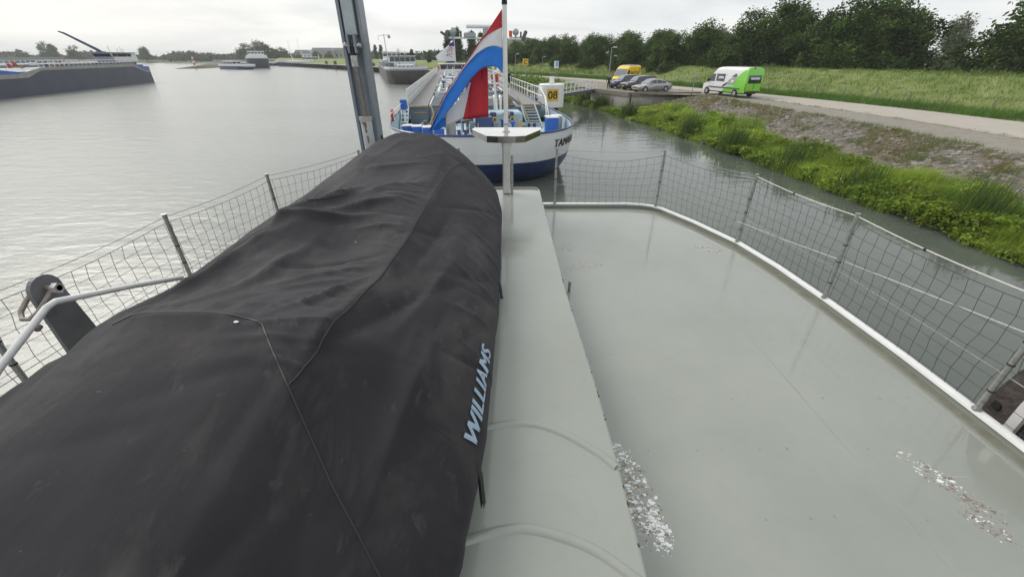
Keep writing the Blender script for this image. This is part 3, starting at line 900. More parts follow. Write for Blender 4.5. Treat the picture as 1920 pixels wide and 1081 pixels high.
Ys = [lerp(-.58, 5.79, k / NY) for k in range(NY + 1)]
cv = MB()
cv.grid([[cover(y, math.pi * j / NT) - TO for j in range(NT + 1)] for y in Ys])
cover_o = cv.build('canvas_cover', m_cover, tender, 'all')
def seam(pts, name='seam', r=.0038, sub=10, parent=cover_o, m=m_piping):
    P_ = []
    for (a, b) in zip(pts[:-1], pts[1:]):
        for k in range(sub):
            P_.append((lerp(a[0], b[0], k / sub), lerp(a[1], b[1], k / sub)))
    P_.append(pts[-1])
    mb = MB()
    mb.tube([cover_top(x, y, .0)[0] - TO for x, y in P_], r, 5)
    return mb.build(name, m, parent, True)
seam([(-1.60, 1.36), (-1.45, 1.395), (-1.2, 1.39), (-1.04, 1.36), (-.97, 1.32), (-.88, 1.20), (-.76, 1.05), (-.55, .80), (-.36, .60), (-.28, .48)])
seam([(-.76, 1.05), (-.74, 1.25), (-.73, 1.6), (-.72, 2.3), (-.70, 3.0), (-.68, 3.7), (-.64, 4.3), (-.55, 4.75), (-.44, 4.95)])
seam([(-2.02, 1.55), (-2.0, 2.2), (-1.93, 2.9), (-1.85, 3.4), (-1.75, 4.2), (-1.6, 5.0)], r=.0022)
seam([(-.36, 1.16), (-.28, 1.14), (-.22, 1.12)], r=.0022)
# webbing patch with stitched loops on top
pm = MB()
for (x0, y0, x1, y1) in ((-1.56, 3.02, -1.40, 3.36), (-1.53, 2.99, -1.36, 3.33)):
    pm.tube([cover_top(lerp(x0, x1, k / 8), lerp(y0, y1, k / 8), .001)[0] - TO for k in range(9)], .004, 5)
for k in range(5):
    x = lerp(-1.56, -1.40, k / 4); y = lerp(3.02, 3.36, k / 4)
    pm.tube([cover_top(x, y, .001)[0] - TO, cover_top(x + .035, y - .03, .001)[0] - TO], .0055, 5)
pm.build('webbing_patch', m_black, cover_o)
# two tie-down straps on the right hem
for (y, zl) in ((2.62, 4.40), (1.06, 4.345)):
    a = cover(y + .06, .30); b_p = cover(y, .16)
    st = MB()
    xm = max(cover(y, q / 20).x for q in range(4, 14))
    pth = [Vector((xm - .012, y + .05, 4.55)), Vector((xm + .004, y + .02, 4.50)), Vector((xm + .010, y - .01, 4.45)), Vector((xm + .016, y - .03, zl + .05))]
    st.grid([[p + Vector((.004 * s_, .016 * s_, 0)) - TO for s_ in (-1, 1)] for p in pth])
    st.grid([[p + Vector((.010 + .004 * s_, .016 * s_, 0)) - TO for s_ in (-1, 1)] for p in pth])
    st.build('strap', m_black, tender)
# lettering printed up the right side
m_print = mat('pale_blue_print', (0.30, 0.40, 0.50), .7, var=.06, vscale=30)
tme = text_mesh('WILLIAMS', .135, .30, 0, 0, 1.06)
bm = bmesh.new(); bm.from_mesh(tme)
for v in bm.verts: v.co.z = 0
tm2 = tme.copy(); tm2.transform(Matrix.Translation((.009, 0, .0016))); bm.from_mesh(tm2)
bmesh.ops.triangulate(bm, faces=bm.faces)
bmesh.ops.subdivide_edges(bm, edges=[e for e in bm.edges if e.calc_length() > .03], cuts=2)
bmesh.ops.triangulate(bm, faces=bm.faces)
xsx = [v.co.x for v in bm.verts]; wx = max(xsx) - min(xsx); x0_ = min(xsx)
ymx = max(v.co.y for v in bm.verts)
for v in bm.verts:
    u = (v.co.x - x0_) / wx; q = v.co.y / ymx
    yy = lerp(1.165, 1.82, u)
    thp = lerp(.53, .66, q) - .03 * u          # arc position up the side
    p = cover(yy, thp)
    a = cover(yy, thp + .01) - cover(yy, thp - .01); b = cover(yy + .01, thp) - cover(yy - .01, thp)
    nrm = b.cross(a).normalized()
    if nrm.x < 0: nrm = -nrm
    v.co = p + nrm * (.009 + v.co.z) - TO
bm.to_mesh(tme); bm.free()
tme.materials.clear(); tme.materials.append(m_print)
link('lettering', tme, cover_o)
fl = MB(); p, nn = cover_top(-1.08, 1.335, .004); fl.sphere(p - TO, .008, 6, 4, s=(1.4, .8, .5)); fl.build('fleck', m_white, cover_o)
# hull of the dinghy under the cover, resting on two chocks
ch = MB(); ch.box((-.1, -1.2, .07), (1.5, .12, .15)); ch.box((-.1, 1.6, .07), (1.3, .12, .15)); ch.each('chock', m_black, tender)
th_ = MB(); th_.grid([[(sx_ * w_, yy, zz) for sx_, zz in ((-1, .25), (-.9, .16), (0, .13), (.9, .16), (1, .25))] for yy, w_ in ((-2.5, .6), (-2, .8), (1.8, .85), (2.4, .5), (2.7, .2))])
th_.build('hull', mat('grey_hypalon', (.3, .3, .31), .5), tender, True)

# ------------------------------------------------------------------ mooring lug with shackle, bent handrail
lug = thing('lifting_lug', 'grey steel lifting lug plate with a rusty shackle behind the cover', 'lifting lug', (-2.62, 1.97, DZ))
m_grey = mat('grey_primer', (0.155, 0.158, 0.162), .45, var=.15, vscale=8)
m_rusty = mat('rusty_steel', (0.20, 0.15, 0.115), .6, metal=.5, col2=(0.36, 0.33, 0.31), vscale=30)
pl = MB()
prof = [(-.04, 0), (.20, 0), (.20, .20), (.115, .83)]
c0 = (.035, .86); r0 = .085
prof += [(c0[0] + r0 * math.cos(a), c0[1] + r0 * math.sin(a)) for a in [R(d_) for d_ in range(0, 200, 20)]]
pl.prism(prof, 'x', -.012, .012)
pl.build('plate', m_grey, lug)
sk = MB(); sk.tube([(.085, .035, .87), (-.07, .035, .87)], .017, 8)
sk.build('shackle_pin', m_rusty, lug, True)
sk = MB(); sk.cyl((0, 0, 0), .03, .03, 6)
me = sk.mesh('nut', m_steel); me.transform(Matrix.Translation((.055, .035, .87)) @ Matrix.Rotation(R(90), 4, 'Y')); link('nut', me, lug)
sk = MB(); sk.tube([(.045, .035, .87), (.05, -.03, .83), (.045, -.09, .79), (.02, -.125, .765), (-.02, -.125, .765), (-.05, -.09, .79), (-.055, -.03, .83), (-.05, .035, .87)], .0125, 8)
sk.build('shackle_bow', m_rusty, lug, True)
m_wpipe = mat('worn_white_paint', (0.70, 0.70, 0.69), .45, vscale=14, col2=(0.62, 0.61, 0.60))
hr = thing('handrail', 'bent white pipe handrail with chipped paint at the left edge', 'handrail', (-2.5, 1.89, DZ))
hm = MB(); hm.tube([(.02, -1.2, .20), (0, -.34, .675), (0, -.02, .825), (.015, .02, .838), (.05, .45, .70), (.10, .75, .60)], .0175, 10)
hm.build('pipe', m_wpipe, hr, True)
hm = MB(); hm.tube([(.02, -1.2, 0), (.02, -1.2, .2)], .021, 10); hm.tube([(.10, .75, 0), (.10, .75, .60)], .021, 10); hm.each('leg', m_wpipe, hr, True)
hm = MB(); hm.tube([(0, -.1, .765), (0, -.125, .755)], .0225, 10); hm.build('paint_chip', m_rusty, hr, True)

# ------------------------------------------------------------------ deck crane with hydraulic ram
m_crane = mat('crane_blue_grey', (0.205, 0.235, 0.275), .4, var=.12, vscale=5, coat=.2)
m_craneL = mat('crane_pale_grey', (0.40, 0.45, 0.47), .42, var=.12, vscale=7)
crane = thing('deck_crane', 'blue grey steel crane arm with hydraulic ram behind the black cover', 'crane', (-1.95, 5.93, DZ))
def bar(mb, p0, p1, wx, wy, mi=0):
    d = Vector(p1) - Vector(p0); q = d.to_track_quat('Z', 'X').to_matrix()
    c = (Vector(p0) + Vector(p1)) / 2
    ex = Vector((1, 0, 0)); ex = (ex - d.normalized() * ex.dot(d.normalized())).normalized(); ey = d.normalized().cross(ex)
    vs = [Vector(p) + ex * sx * wx / 2 + ey * sy * wy / 2 for p in (p0, p1) for sx in (-1, 1) for sy in (-1, 1)]
    mb.add(vs, [(0, 1, 3, 2), (4, 6, 7, 5), (0, 4, 5, 1), (2, 3, 7, 6), (0, 2, 6, 4), (1, 5, 7, 3)], mi)
c1 = MB(); bar(c1, (.0, 0.10, 0.0), (-.005, .10, 3.3), .265, .16); c1.build('mast', m_crane, crane)
c1 = MB(); bar(c1, (-.115, -.01, .55), (-.125, -.01, 3.3), .035, .07); bar(c1, (.115, -.01, .55), (.115, -.01, 3.3), .035, .07); c1.each('side_flange', m_crane, crane)
c1 = MB(); bar(c1, (-.005, -.015, 2.22), (-.008, -.015, 3.3), .135, .10); c1.build('boom', m_craneL, crane)
c1 = MB(); c1.box((-.045, -.085, 2.13), (.028, .09, .20)); c1.box((.040, -.085, 2.13), (.028, .09, .20)); c1.each('clevis', m_crane, crane)
c1 = MB(); c1.tube([(-.11, -.10, 2.11), (.105, -.10, 2.11)], .020, 8); c1.build('pin', m_steel, crane, True)
for sx_ in (-.085, .085):
    c1 = MB(); c1.tube([(sx_ - .012, -.10, 2.11), (sx_ + .012, -.10, 2.11)], .034, 10); c1.build('bolt', m_galv, crane, True)
c1 = MB(); c1.tube([(-.004, -.10, 1.98), (-.004, -.10, 2.13)], .03, 10); c1.build('rod_eye', m_black, crane, True)
c1 = MB(); c1.tube([(0, -.11, 1.88), (-.003, -.10, 2.0)], .043, 14); c1.build('rod_head', m_galv, crane, True)
c1 = MB(); c1.tube([(.035, -.16, 1.25), (0, -.11, 1.9)], .031, 14); c1.build('piston_rod', mat('oily_chrome', (.17, .165, .155), .25, metal=.6, col2=(.10, .09, .075), vscale=18), crane, True)
m_ram = mat('pale_grey_ram', (0.46, 0.50, 0.52), .4, vscale=4, var=.1)
c1 = MB(); c1.tube([(.050, -.19, .0), (.035, -.16, 1.28)], .072, 18); c1.build('ram_barrel', m_ram, crane, True)
c1 = MB(); c1.tube([(.0352, -.16, 1.265), (.035, -.159, 1.31)], .082, 18); c1.build('gland_nut', mat('rust_cream', (.44, .45, .44), .5, col2=(.34, .28, .20), vscale=14), crane, True)
rs = MB()
for (dx_, dz_, w_, h_) in ((.0, 1.23, .05, .04), (.005, 1.18, .03, .12), (.012, 1.04, .022, .09), (-.03, 1.24, .03, .02)):
    an0 = -math.pi / 2 + dx_ / .073
    rows = []
    for k in range(6):
        z = dz_ - h_ / 2 + h_ * k / 5
        cx_ = lerp(.050, .035, z / 1.28); cy_ = lerp(-.19, -.16, z / 1.28); ww = w_ * (1 if k in (1, 3, 4) else .6)
        rows.append([(cx_ + .0735 * math.cos(an0 + s_ * ww / .073 / 2), cy_ + .0735 * math.sin(an0 + s_ * ww / .073 / 2), z) for s_ in (-1, -.3, .3, 1)])
    rs.grid(rows)
rs.each('rust_run', mat('rust_brown', (0.16, 0.09, 0.03), .9, col2=(.26, .15, .06), vscale=40), crane, True)
c1 = MB(); c1.tube([(.155, .02, .9), (.16, .0, 1.05), (.20, -.02, .98), (.27, -.02, .80)], .012, 8); c1.build('hose', m_black, crane, True)
c1 = MB(); c1.box((.165, .0, .93), (.07, .12, .06), bev=.01); c1.box((-.05, -.20, .72), (.05, .16, .24), bev=.02); c1.each('bracket', m_crane, crane)
c1 = MB(); c1.cyl((0, .05, 0), .22, .12, 20); c1.build('base', m_crane, crane, True)

# ------------------------------------------------------------------ flag post with small steel table, flagpole and flag
fp = thing('flag_post', 'square stainless post carrying a half hexagon steel table and white flagpole', 'flag post', (-.075, 5.69, TZ))
c1 = MB(); c1.box((0, 0, .375), (.105, .105, .75), bev=.012); c1.build('post', m_steel, fp)
c1 = MB(); c1.box((.075, .03, .26), (.035, .07, .50), bev=.006); c1.build('side_plate', m_galv, fp)
c1 = MB(); c1.box((-.065, 0, .70), (.014, .09, .12)); c1.box((.065, 0, .70), (.014, .09, .12)); c1.each('bracket', m_steel, fp)
tb = [(-.455, .33), (.455, .33), (.455, .18), (.22, -.335), (-.22, -.335), (-.455, .18)]
tb = [(-.44, .36), (.47, .38), (.46, .20), (.24, -.30), (.12, -.345), (-.10, -.345), (-.24, -.31), (-.46, .20)]
c1 = MB()
c1.grid([[(x, y, z) for x, y in (tb if ins == 0 else inset(tb[::-1], ins)[::-1])] for z, ins in ((.808, 0), (.815, .008))], closed=True)
c1.add([(x, y, .815) for x, y in inset(tb[::-1], .008)[::-1]], [tuple(range(len(tb)))])
c1.build('table_top', mat('brushed_table', (0.80, 0.79, 0.77), .22, metal=.9, var=.06, vscale=5), fp)
c1 = MB(); c1.grid([[(x, y, z) for x, y in tb] for z in (.735, .808)], closed=True); c1.add([(x, y, .735) for x, y in tb], [tuple(range(len(tb)))[::-1]]); c1.build('edge_band', mat('edge_dark_reflection', (.36, .35, .33), .18, metal=1.0, var=.15, vscale=6), fp)  # dark reflection along the table edge painted as a darker steel
c1 = MB(); c1.tube([(0, .0, .78), (-.012, .0, 2.20)], [.030, .027], 14); c1.build('pole', m_white, fp, True)
c1 = MB(); c1.cyl((0, 0, .812), .05, .012, 14); c1.cyl((0, 0, .90), .034, .02, 14); c1.each('collar', m_galv, fp, True)
c1 = MB(); c1.box((0, -.0, 1.03), (.10, .012, .035), bev=.004); c1.build('cleat', m_galv, fp)
c1 = MB(); c1.cyl((-.012, 0, 2.19), .033, .03, 12); c1.sphere((-.012, 0, 2.235), .032, 12, 8); c1.build('finial', m_black, fp, True)

flag = thing('national_flag', 'red white and blue flag hanging folded from the white flagpole', 'flag', (-.09, 5.69, 5.80))
FO = Vector((-.09, 5.69, 5.80))
m_fr = mat('flag_red', (0.56, 0.04, 0.055), .75, var=.08, trans=.25, vscale=8)
m_fw = mat('flag_white', (0.80, 0.80, 0.82), .75, var=.05, trans=.25, vscale=8)
m_fb = mat('flag_blue', (0.040, 0.245, 0.74), .75, var=.08, trans=.25, vscale=8)
def sheet(name, top, bot, m, yoff, waves, n=26, k=10, flip=1):
    """cloth between two (x, z) edges, folded in depth"""
    T = densify(top, 8); B = densify(bot, 8)
    T = [T[int(round(j * (len(T) - 1) / n))] for j in range(n + 1)]
    B = [B[int(round(j * (len(B) - 1) / n))] for j in range(n + 1)]
    rows = []
    for i in range(k + 1):
        v = i / k
        row = []
        for j in range(n + 1):
            u = j / n
            x = lerp(T[j][0], B[j][0], v); z = lerp(T[j][1], B[j][1], v)
            row.append(Vector((x, 5.69 + yoff(u, v) + waves * math.sin(u * 7 + v * 2.2) * min(1, u * 3) + waves * .6 * math.sin((x * 1.2 - z) * 16) * min(1, u * 3), z)) - FO)
        rows.append(row)
    mb = MB(); mb.grid(rows)
    o = mb.build(name, m, flag, 'all')
    sm_ = o.modifiers.new('cloth', 'SOLIDIFY'); sm_.thickness = .003
    return o
# edges of the stripes, from the hoist down to the fly (x, z)
e0 = [(-.115, 6.47), (-.33, 6.2), (-.48, 6.01), (-.64, 5.81), (-.85, 5.56), (-1.07, 5.16)]
e1 = [(-.115, 6.29), (-.22, 6.25), (-.335, 6.204), (-.485, 6.014), (-.645, 5.814), (-.855, 5.564), (-1.07, 5.162)]
e2 = [(-.115, 6.08), (-.20, 6.10), (-.29, 6.09), (-.41, 6.03), (-.50, 5.95), (-.60, 5.85), (-.71, 5.71), (-.84, 5.555), (-1.07, 5.156)]
e3 = [(-.115, 5.81), (-.18, 5.88), (-.25, 5.89), (-.37, 5.865), (-.49, 5.76), (-.61, 5.62), (-.69, 5.52), (-.86, 5.34), (-1.06, 5.15)]
yA = lambda u, v: -.06 * math.sin(u * 3) - .05 * v * u
sheet('red_stripe', e0, e1, m_fr, yA, .010)
sheet('white_stripe', e1, e2, m_fw, lambda u, v: yA(u, v) - .004, .010)
sheet('blue_stripe', e2, e3, m_fb, lambda u, v: yA(u, v) - .008, .014)
sheet('folded_white', [(-.50, 5.76), (-.62, 5.57), (-.80, 5.40), (-.98, 5.22)], [(-.64, 5.28), (-.72, 5.255), (-.86, 5.20), (-.97, 5.165)], m_fw, lambda u, v: .05 + .02 * v, .008)
sheet('folded_blue', [(-.86, 5.36), (-.93, 5.29), (-1.05, 5.16)], [(-.865, 5.20), (-.95, 5.165), (-1.06, 5.14)], m_fb, lambda u, v: .045, .004)
sheet('folded_red', [(-.30, 5.93), (-.40, 5.86), (-.50, 5.78), (-.58, 5.68)], [(-.305, 5.31), (-.42, 5.30), (-.53, 5.285), (-.64, 5.275)], m_fr, lambda u, v: .06 + .02 * math.sin(v * 3), .012)

# ------------------------------------------------------------------ leeboard hung outside the right rim
lee = thing('leeboard', 'dark weathered timber leeboard hanging outside the white deck rim', 'leeboard', (3.12, 1.2, 3.0))
m_lee = mat('weathered_dark_wood', (0.050, 0.042, 0.038), .8, vscale=14, bump=.8, bscale=26, col2=(0.10, 0.085, 0.078))
c1 = MB()
pr = [(-1.4, -.8), (.3, -.9), (.62, -.4), (.80, .55), (.815, .80), (.815, 1.0), (.80, 1.15), (.77, 1.30), (.70, 1.45), (.55, 1.55), (.2, 1.5), (-.6, 1.2), (-1.3, .6)]
c1.prism(pr, 'x', .04, .13); c1.build('board', m_lee, lee)
c1 = MB()
for q in ((.755, 1.02), (.60, .72)):
    c1.tube([(.030, q[0], q[1]), (.06, q[0], q[1])], .028, 10)
c1.each('bolt_hole', m_black, lee)
c1 = MB(); c1.box((.02, .62, .95), (.03, .055, .80), rx=0); c1.build('iron_strap', m_white, lee)
# ================================================================== TREES AND PLANTS
def leaf_quads(c, size, r, up=.35, elong=1.9, lean=(0, 0, 0), droop=0.0):
    """leaf blades: c (n,3) centres, size (n,), random orientation biased upwards -> verts, faces"""
    n = len(c)
    nrm = r.normal(size=(n, 3)); nrm[:, 2] = np.abs(nrm[:, 2]) + up
    nrm /= np.linalg.norm(nrm, axis=1)[:, None]
    a = r.normal(size=(n, 3)) + np.array(lean)[None]
    a -= nrm * np.sum(a * nrm, axis=1)[:, None]
    a /= np.linalg.norm(a, axis=1)[:, None] + 1e-9
    b = np.cross(nrm, a)
    L = (size * elong / 2)[:, None]; W_ = (size / 2)[:, None]
    tip = a * L
    v = np.stack([c - tip, c + b * W_ - tip * .1 + nrm * W_ * .25, c + tip - nrm * L * droop, c - b * W_ - tip * .1 + nrm * W_ * .25], axis=1)
    f = np.arange(n * 4).reshape(n, 4)
    return v.reshape(-1, 3), f
def shade(n, r, base, spread, k=4):
    """leaf colour variation (multiplies the material colour)"""
    g = np.clip(r.normal(1.0, spread, size=(n, 1)), .45, 1.8)
    h = r.normal(0, .10, size=(n, 1))
    c = np.concatenate([g * (1 + h), g, g * (1 - h)], axis=1) * np.array(base)[None]
    return np.repeat(c, k, axis=0)
m_leaf = mat('tree_leaves', (0.064, 0.110, 0.024), .7, var=.25, vscale=.5, attr=True, trans=.28, spec=.15, obj=True)
m_leafL = mat('pale_leaves', (0.085, 0.12, 0.045), .65, var=.2, vscale=.5, attr=True, trans=.2, spec=.3, obj=True)
m_leafF = mat('distant_leaves', (0.055, 0.075, 0.042), .8, var=.2, vscale=.3, attr=True, spec=.2, obj=True)
m_bark = mat('bark', (0.075, 0.06, 0.045), .95, vscale=5, bump=.6, bscale=12, obj=True)
def tree_meshes(seed, H, Wd, nl, leaf=.30, form='broad', base=.06, wind=.35, lm=None):
    r = np.random.default_rng(seed); rr = random.Random(seed)
    clumps = []
    if form == 'broad':
        nlobe = 9
        lobes = []
        for k in range(nlobe):
            an = rr.uniform(0, 6.28); rad = Wd * .5 * rr.uniform(.15, .62); h = H * rr.uniform(.30, .74)
            lobes.append((rad * math.cos(an), rad * math.sin(an), h, Wd * rr.uniform(.20, .30), H * rr.uniform(.15, .24)))
        lobes.append((0, 0, H * .70, Wd * .28, H * .25))
        for k in range(5):
            an = k * 1.256 + rr.uniform(-.3, .3)
            lobes.append((Wd * .38 * math.cos(an), Wd * .38 * math.sin(an), H * rr.uniform(.14, .30), Wd * .2, H * .16))
        for (x, y, z, a, b) in lobes:
            for q in range(26):
                d = r.normal(size=3); d /= np.linalg.norm(d); rad = rr.uniform(.55, 1.02)
                clumps.append((x + d[0] * a * rad + wind * d[2] * .5, y + d[1] * a * rad, max(H * base, z + d[2] * b * rad), rr.uniform(.35, .75) * H / 10))
    elif form == 'poplar':
        for q in range(150):
            t = rr.random() ** .8; an = rr.uniform(0, 6.28)
            w_ = Wd * .5 * math.sin(math.pi * min(1, (t * .88 + .12))) ** .55
            rad = w_ * rr.uniform(.35, 1)
            clumps.append((rad * math.cos(an), rad * math.sin(an), H * (base + t * (1 - base) * .97), rr.uniform(.3, .6) * Wd / 4))
    else:                                       # bush
        for q in range(120):
            d = r.normal(size=3); d /= np.linalg.norm(d); d[2] = abs(d[2])
            rad = rr.uniform(.5, 1)
            clumps.append((d[0] * Wd / 2 * rad, d[1] * Wd / 2 * rad, H * (.06 + .9 * d[2] * rad), rr.uniform(.25, .5) * H / 4))
    cl = np.array(clumps)
    w_ = cl[:, 3] ** 2; pick = r.choice(len(cl), size=nl, p=w_ / w_.sum())
    cc = cl[pick]
    off = r.normal(size=(nl, 3)) * cc[:, 3:4] * np.array([.75, .75, .62])[None]
    off[:, 2] += np.abs(off[:, 0]) * .1
    if form == 'broad':                          # sprays blown to one side at the top
        k = np.clip((cc[:, 2] - H * .6) / (H * .4), 0, 1) * np.abs(r.normal(size=nl)) * .5
        off[:, 0] += k * wind * 2; off[:, 2] += k * .9
    pts = cc[:, :3] + off
    pts[:, 2] = np.maximum(pts[:, 2], .05)
    sz = leaf * r.uniform(.6, 1.35, size=nl)
    v, f = leaf_quads(pts, sz, r, up=.5, lean=(wind * 1.2, 0, .35))
    tint = r.normal(1, .42, size=len(cl))[pick]
    col = shade(nl, r, (1, 1, 1), .18) * np.repeat(np.clip(tint, .55, 1.6), 4)[:, None]
    ml = lm or (m_leaf if form == 'broad' else (m_leafL if form == 'bush' else m_leaf))
    crown_me = np_mesh('crown', v, f, ml, col)
    tb_ = MB()
    tb_.tube([(0, 0, -.3), (.05, 0, H * .25), (wind * .3, .05, H * .55), (wind * .7, 0, H * .86)], [H * .028, H * .022, H * .013, H * .004], 8)
    for k in range(7 if form != 'bush' else 5):
        an = k * 2.4; h = H * (.14 + .07 * k); l_ = Wd * .38 * (1 - k * .07)
        tb_.tube([(.03, 0, h), (l_ * .5 * math.cos(an), l_ * .5 * math.sin(an), h + l_ * .3), (l_ * math.cos(an), l_ * math.sin(an), h + l_ * .55)], [H * .011, H * .007, H * .002], 6)
    return tb_.mesh('trunk', m_bark, True), crown_me
def place_tree(name, meshes, loc, s, rz, label, group=None, sz=1.0):
    o = thing(name, label, 'tree' if 'bush' not in name else 'bush', loc, rz, group)
    o.scale = (s, s, s * sz)
    link('trunk', meshes[0], o); link('crown', meshes[1], o)
    return o
TB = [tree_meshes(21 + k, 10.0, 10.5, 27000, .205, 'broad', .05, .45) for k in range(4)]
TF = [tree_meshes(41 + k, 10.0, 9.0, 5000, .42, 'broad', .05, .4) for k in range(2)]
TP = [tree_meshes(51 + k, 12.0, 3.2, 6000, .30, 'poplar', .03, .1) for k in range(2)]
TW = tree_meshes(73, 13.0, 7.5, 9000, .30, 'broad', .1, .6, mat('willow_leaves', (0.125, 0.155, 0.085), .7, var=.15, attr=True, trans=.3, spec=.2, obj=True))
BU = [tree_meshes(61 + k, 3.0, 5.0, 5000, .20, 'bush', .0, .1) for k in range(2)]
ROWG = 'trees behind the grass dike'
row = [  # x, y, scale, vertical stretch, label
    (63.5, 55.5, 1.45, .97, 'largest dark tree at the right end of the row behind the dike'),
    (53.5, 68.5, 1.12, .98, 'broad dark tree left of the gap with the pale far tree'),
    (46.5, 66.0, 1.10, 1.0, 'wide windblown tree left of the broad dark tree at the gap'),
    (43.2, 76.0, 1.12, 1.02, 'dense tall tree directly above and right of the green van'),
    (37.5, 77.5, .98, 1.0, 'tree rising just behind the roof of the white and green van'),
    (35.0, 87.0, .92, .98, 'rounded tree between the silver car and the green van'),
    (28.5, 86.5, .74, 1.0, 'rounded lower tree directly behind the silver car'),
    (30.5, 98.0, .86, .96, 'tree second back in the row above the silver car'),
    (24.0, 96.0, .74, 1.0, 'tree above the two dark parked cars behind the dike'),
    (25.5, 108.0, .82, 1.0, 'pointed tree behind the yellow van and tall lamp post'),
    (19.0, 105.0, .74, 1.04, 'tree just right of the tall lamp post behind the dike'),
    (19.5, 117.0, .80, 1.0, 'tree left of the tall lamp post behind the dike'),
    (13.5, 114.0, .74, 1.02, 'tree above the white and blue notice sign'),
    (14.0, 128.0, .84, 1.0, 'taller tree behind the white and blue notice sign'),
    (8.5, 124.0, .76, 1.0, 'tree right of the orange letter sign behind the dike'),
    (5.0, 136.0, .80, 1.0, 'tree behind the orange letter sign'),
    (1.0, 133.0, .62, 1.0, 'tree just right of the white flagpole behind the dike'),
    (-2.5, 143.0, .66, 1.0, 'tree just left of the white flagpole below the radar mast'),
    (-9.5, 150.0, .56, 1.0, 'tree left of the flagpole near the poplars'),
]
tr = random.Random(5)
for k, (x, y, s, sz, lab) in enumerate(row):
    place_tree('broadleaf_tree', TB[k % 4], (x, y, 2.6), s, tr.uniform(-.5, .5), lab, ROWG, sz)
# a second row that closes the gaps
back = [(64, 82, 1.05), (80, 66, 1.3), (60, 86, 1.05), (50, 94, 1.0), (41, 100, .95), (35, 112, .9), (29, 122, .9), (22, 134, .9), (12, 144, .9), (2, 152, .8), (80, 52, 1.3)]
BACKL = ['back row tree seen %s' % q for q in ('between the pale far tree and the largest tree', 'just left of the largest right hand tree', 'over the gap below the pale far tree', 'between the broad dark tree and the windblown tree', 'above the white half of the green van', 'above the gap between silver car and green van', 'just above the roof of the yellow van', 'right of the tall lamp post', 'above the blue notice sign', 'right beside the flagpole', 'at the extreme right picture edge')]
for k, (x, y, s) in enumerate(back):
    place_tree('broadleaf_tree', TB[(k + 2) % 4], (x, y, 2.4), s, tr.uniform(0, 6), BACKL[k], 'back row of trees')
place_tree('willow_tree', TW, (115, 124, 2.4), 1.0, 1.0, 'pale grey green far tree seen in the gap between two dark trees')
for (x, y, s, k, lab) in ((57.0, 53.5, .95, 0, 'light green bush below the largest tree at the right'), (52.5, 56.5, .70, 1, 'low light green bush at the foot of the tree gap'), (38.2, 69.5, .62, 0, 'small light green bush behind the dike right of the green van'),
                          (27.0, 83, .55, 1, 'low bush on the dike crest above the dark cars'), (48.5, 60.0, .55, 1, 'small bush at the foot of the broad dark tree')):
    place_tree('bush', BU[k], (x, y, 3.2), s, k * 1.3, lab)
for k, (x, y, s, lab) in enumerate(((-21.0, 158, .92, 'leftmost poplar behind the bow mast of the white barge'), (-18.6, 162, 1.0, 'second poplar from the left behind the horn on the mast'), (-13.4, 160, .92, 'third poplar left of the flag'), (-10.8, 166, .90, 'fourth poplar partly behind the flag'), (-36, 170, .50, 'small lone poplar left of the wheelhouse flag'), (-31, 176, .45, 'smallest poplar beside the wheelhouse flag'))):
    place_tree('poplar', TP[k % 2], (x, y, 2.0), s, k, lab, 'poplars')
# small conifers and trees on the far bank
for k, (x, y, s, lab) in enumerate(((-95, 330, .55, 'pointed far tree just right of the crane arm'), (-92, 333, .55, 'second pointed far tree right of the crane arm'))):
    place_tree('far_poplar', TP[0], (x, y, 2.0), s * 1.6, k, lab)
far_trees = [(-226, 425, 1.6, .75, 'large dark clump tree behind the far moored barge'), (-241, 430, 1.45, .72, 'dark tree at the left of the far clump'), (-211, 428, 1.3, .62, 'dark tree at the right of the far clump'),
             (-205, 450, .75, .7, 'small dark far tree left of the two tower boats'), (-182, 440, .80, .75, 'dark far tree above the far grey barge'), (-172, 445, .75, .8, 'twin dark far tree above the far grey barge'),
             (-430, 440, 1.15, 1.0, 'far tree left of the crane jib on the left barge'), (-412, 446, .95, 1.0, 'feathery far tree beside the tree left of the jib'), (-358, 460, .95, .95, 'rounded far tree behind the wheelhouse of the left barge'), (-470, 452, .9, .8, 'far tree above the long grey shed'),
             (-318, 470, .62, 1.0, 'low far tree on the far shore right of the left barge')]
for k, (x, y, s, sz, lab) in enumerate(far_trees):
    place_tree('far_tree', TF[k % 2], (x, y, 2.0), s * 1.35, k * .9, lab, None, sz)
def wood(name, pts, n, hmax, label, seed, leaf=1.6, m=None):
    """a far wood that reads as one mass"""
    r = np.random.default_rng(seed)
    P = np.array(pts, float)
    t = r.uniform(0, len(P) - 1.001, size=n); i = t.astype(int); f_ = (t - i)[:, None]
    p = P[i] * (1 - f_) + P[i + 1] * f_
    hh = hmax * (.55 + .45 * np.sin(t * 5.1 + seed) * np.sin(t * 13.7)) * r.uniform(.7, 1, size=n)
    c = np.stack([p[:, 0] + r.normal(0, 3, n), p[:, 1] + r.normal(0, 7, n), 1.5 + hh * np.sqrt(r.random(n))], axis=1)
    v, f = leaf_quads(c, leaf * r.uniform(.6, 1.3, n), r, up=.3)
    o = link(name, np_mesh(name, v, f, m or m_leafF, shade(n, r, (1, 1, 1), .2)))
    return tag(o, label, 'wood', kind='stuff')
wood('far_wood', [(-2400, 700), (-1200, 620), (-800, 560), (-620, 540), (-480, 535), (-330, 545), (-260, 520), (-150, 520), (-60, 560), (60, 640)], 26000, 10, 'far wooded shore along the horizon on the left', 3, 1.9)
wood('far_wood', [(-70, 300), (-55, 262), (-42, 238), (-30, 215), (-20, 196), (-12, 180)], 9000, 7.5, 'dark far wood behind the poplars', 8, 1.0)
wood('far_wood', [(-330, 452), (-300, 455), (-285, 458)], 1600, 9, 'small dark copse on the far shore behind the sand spit', 12, 1.2)
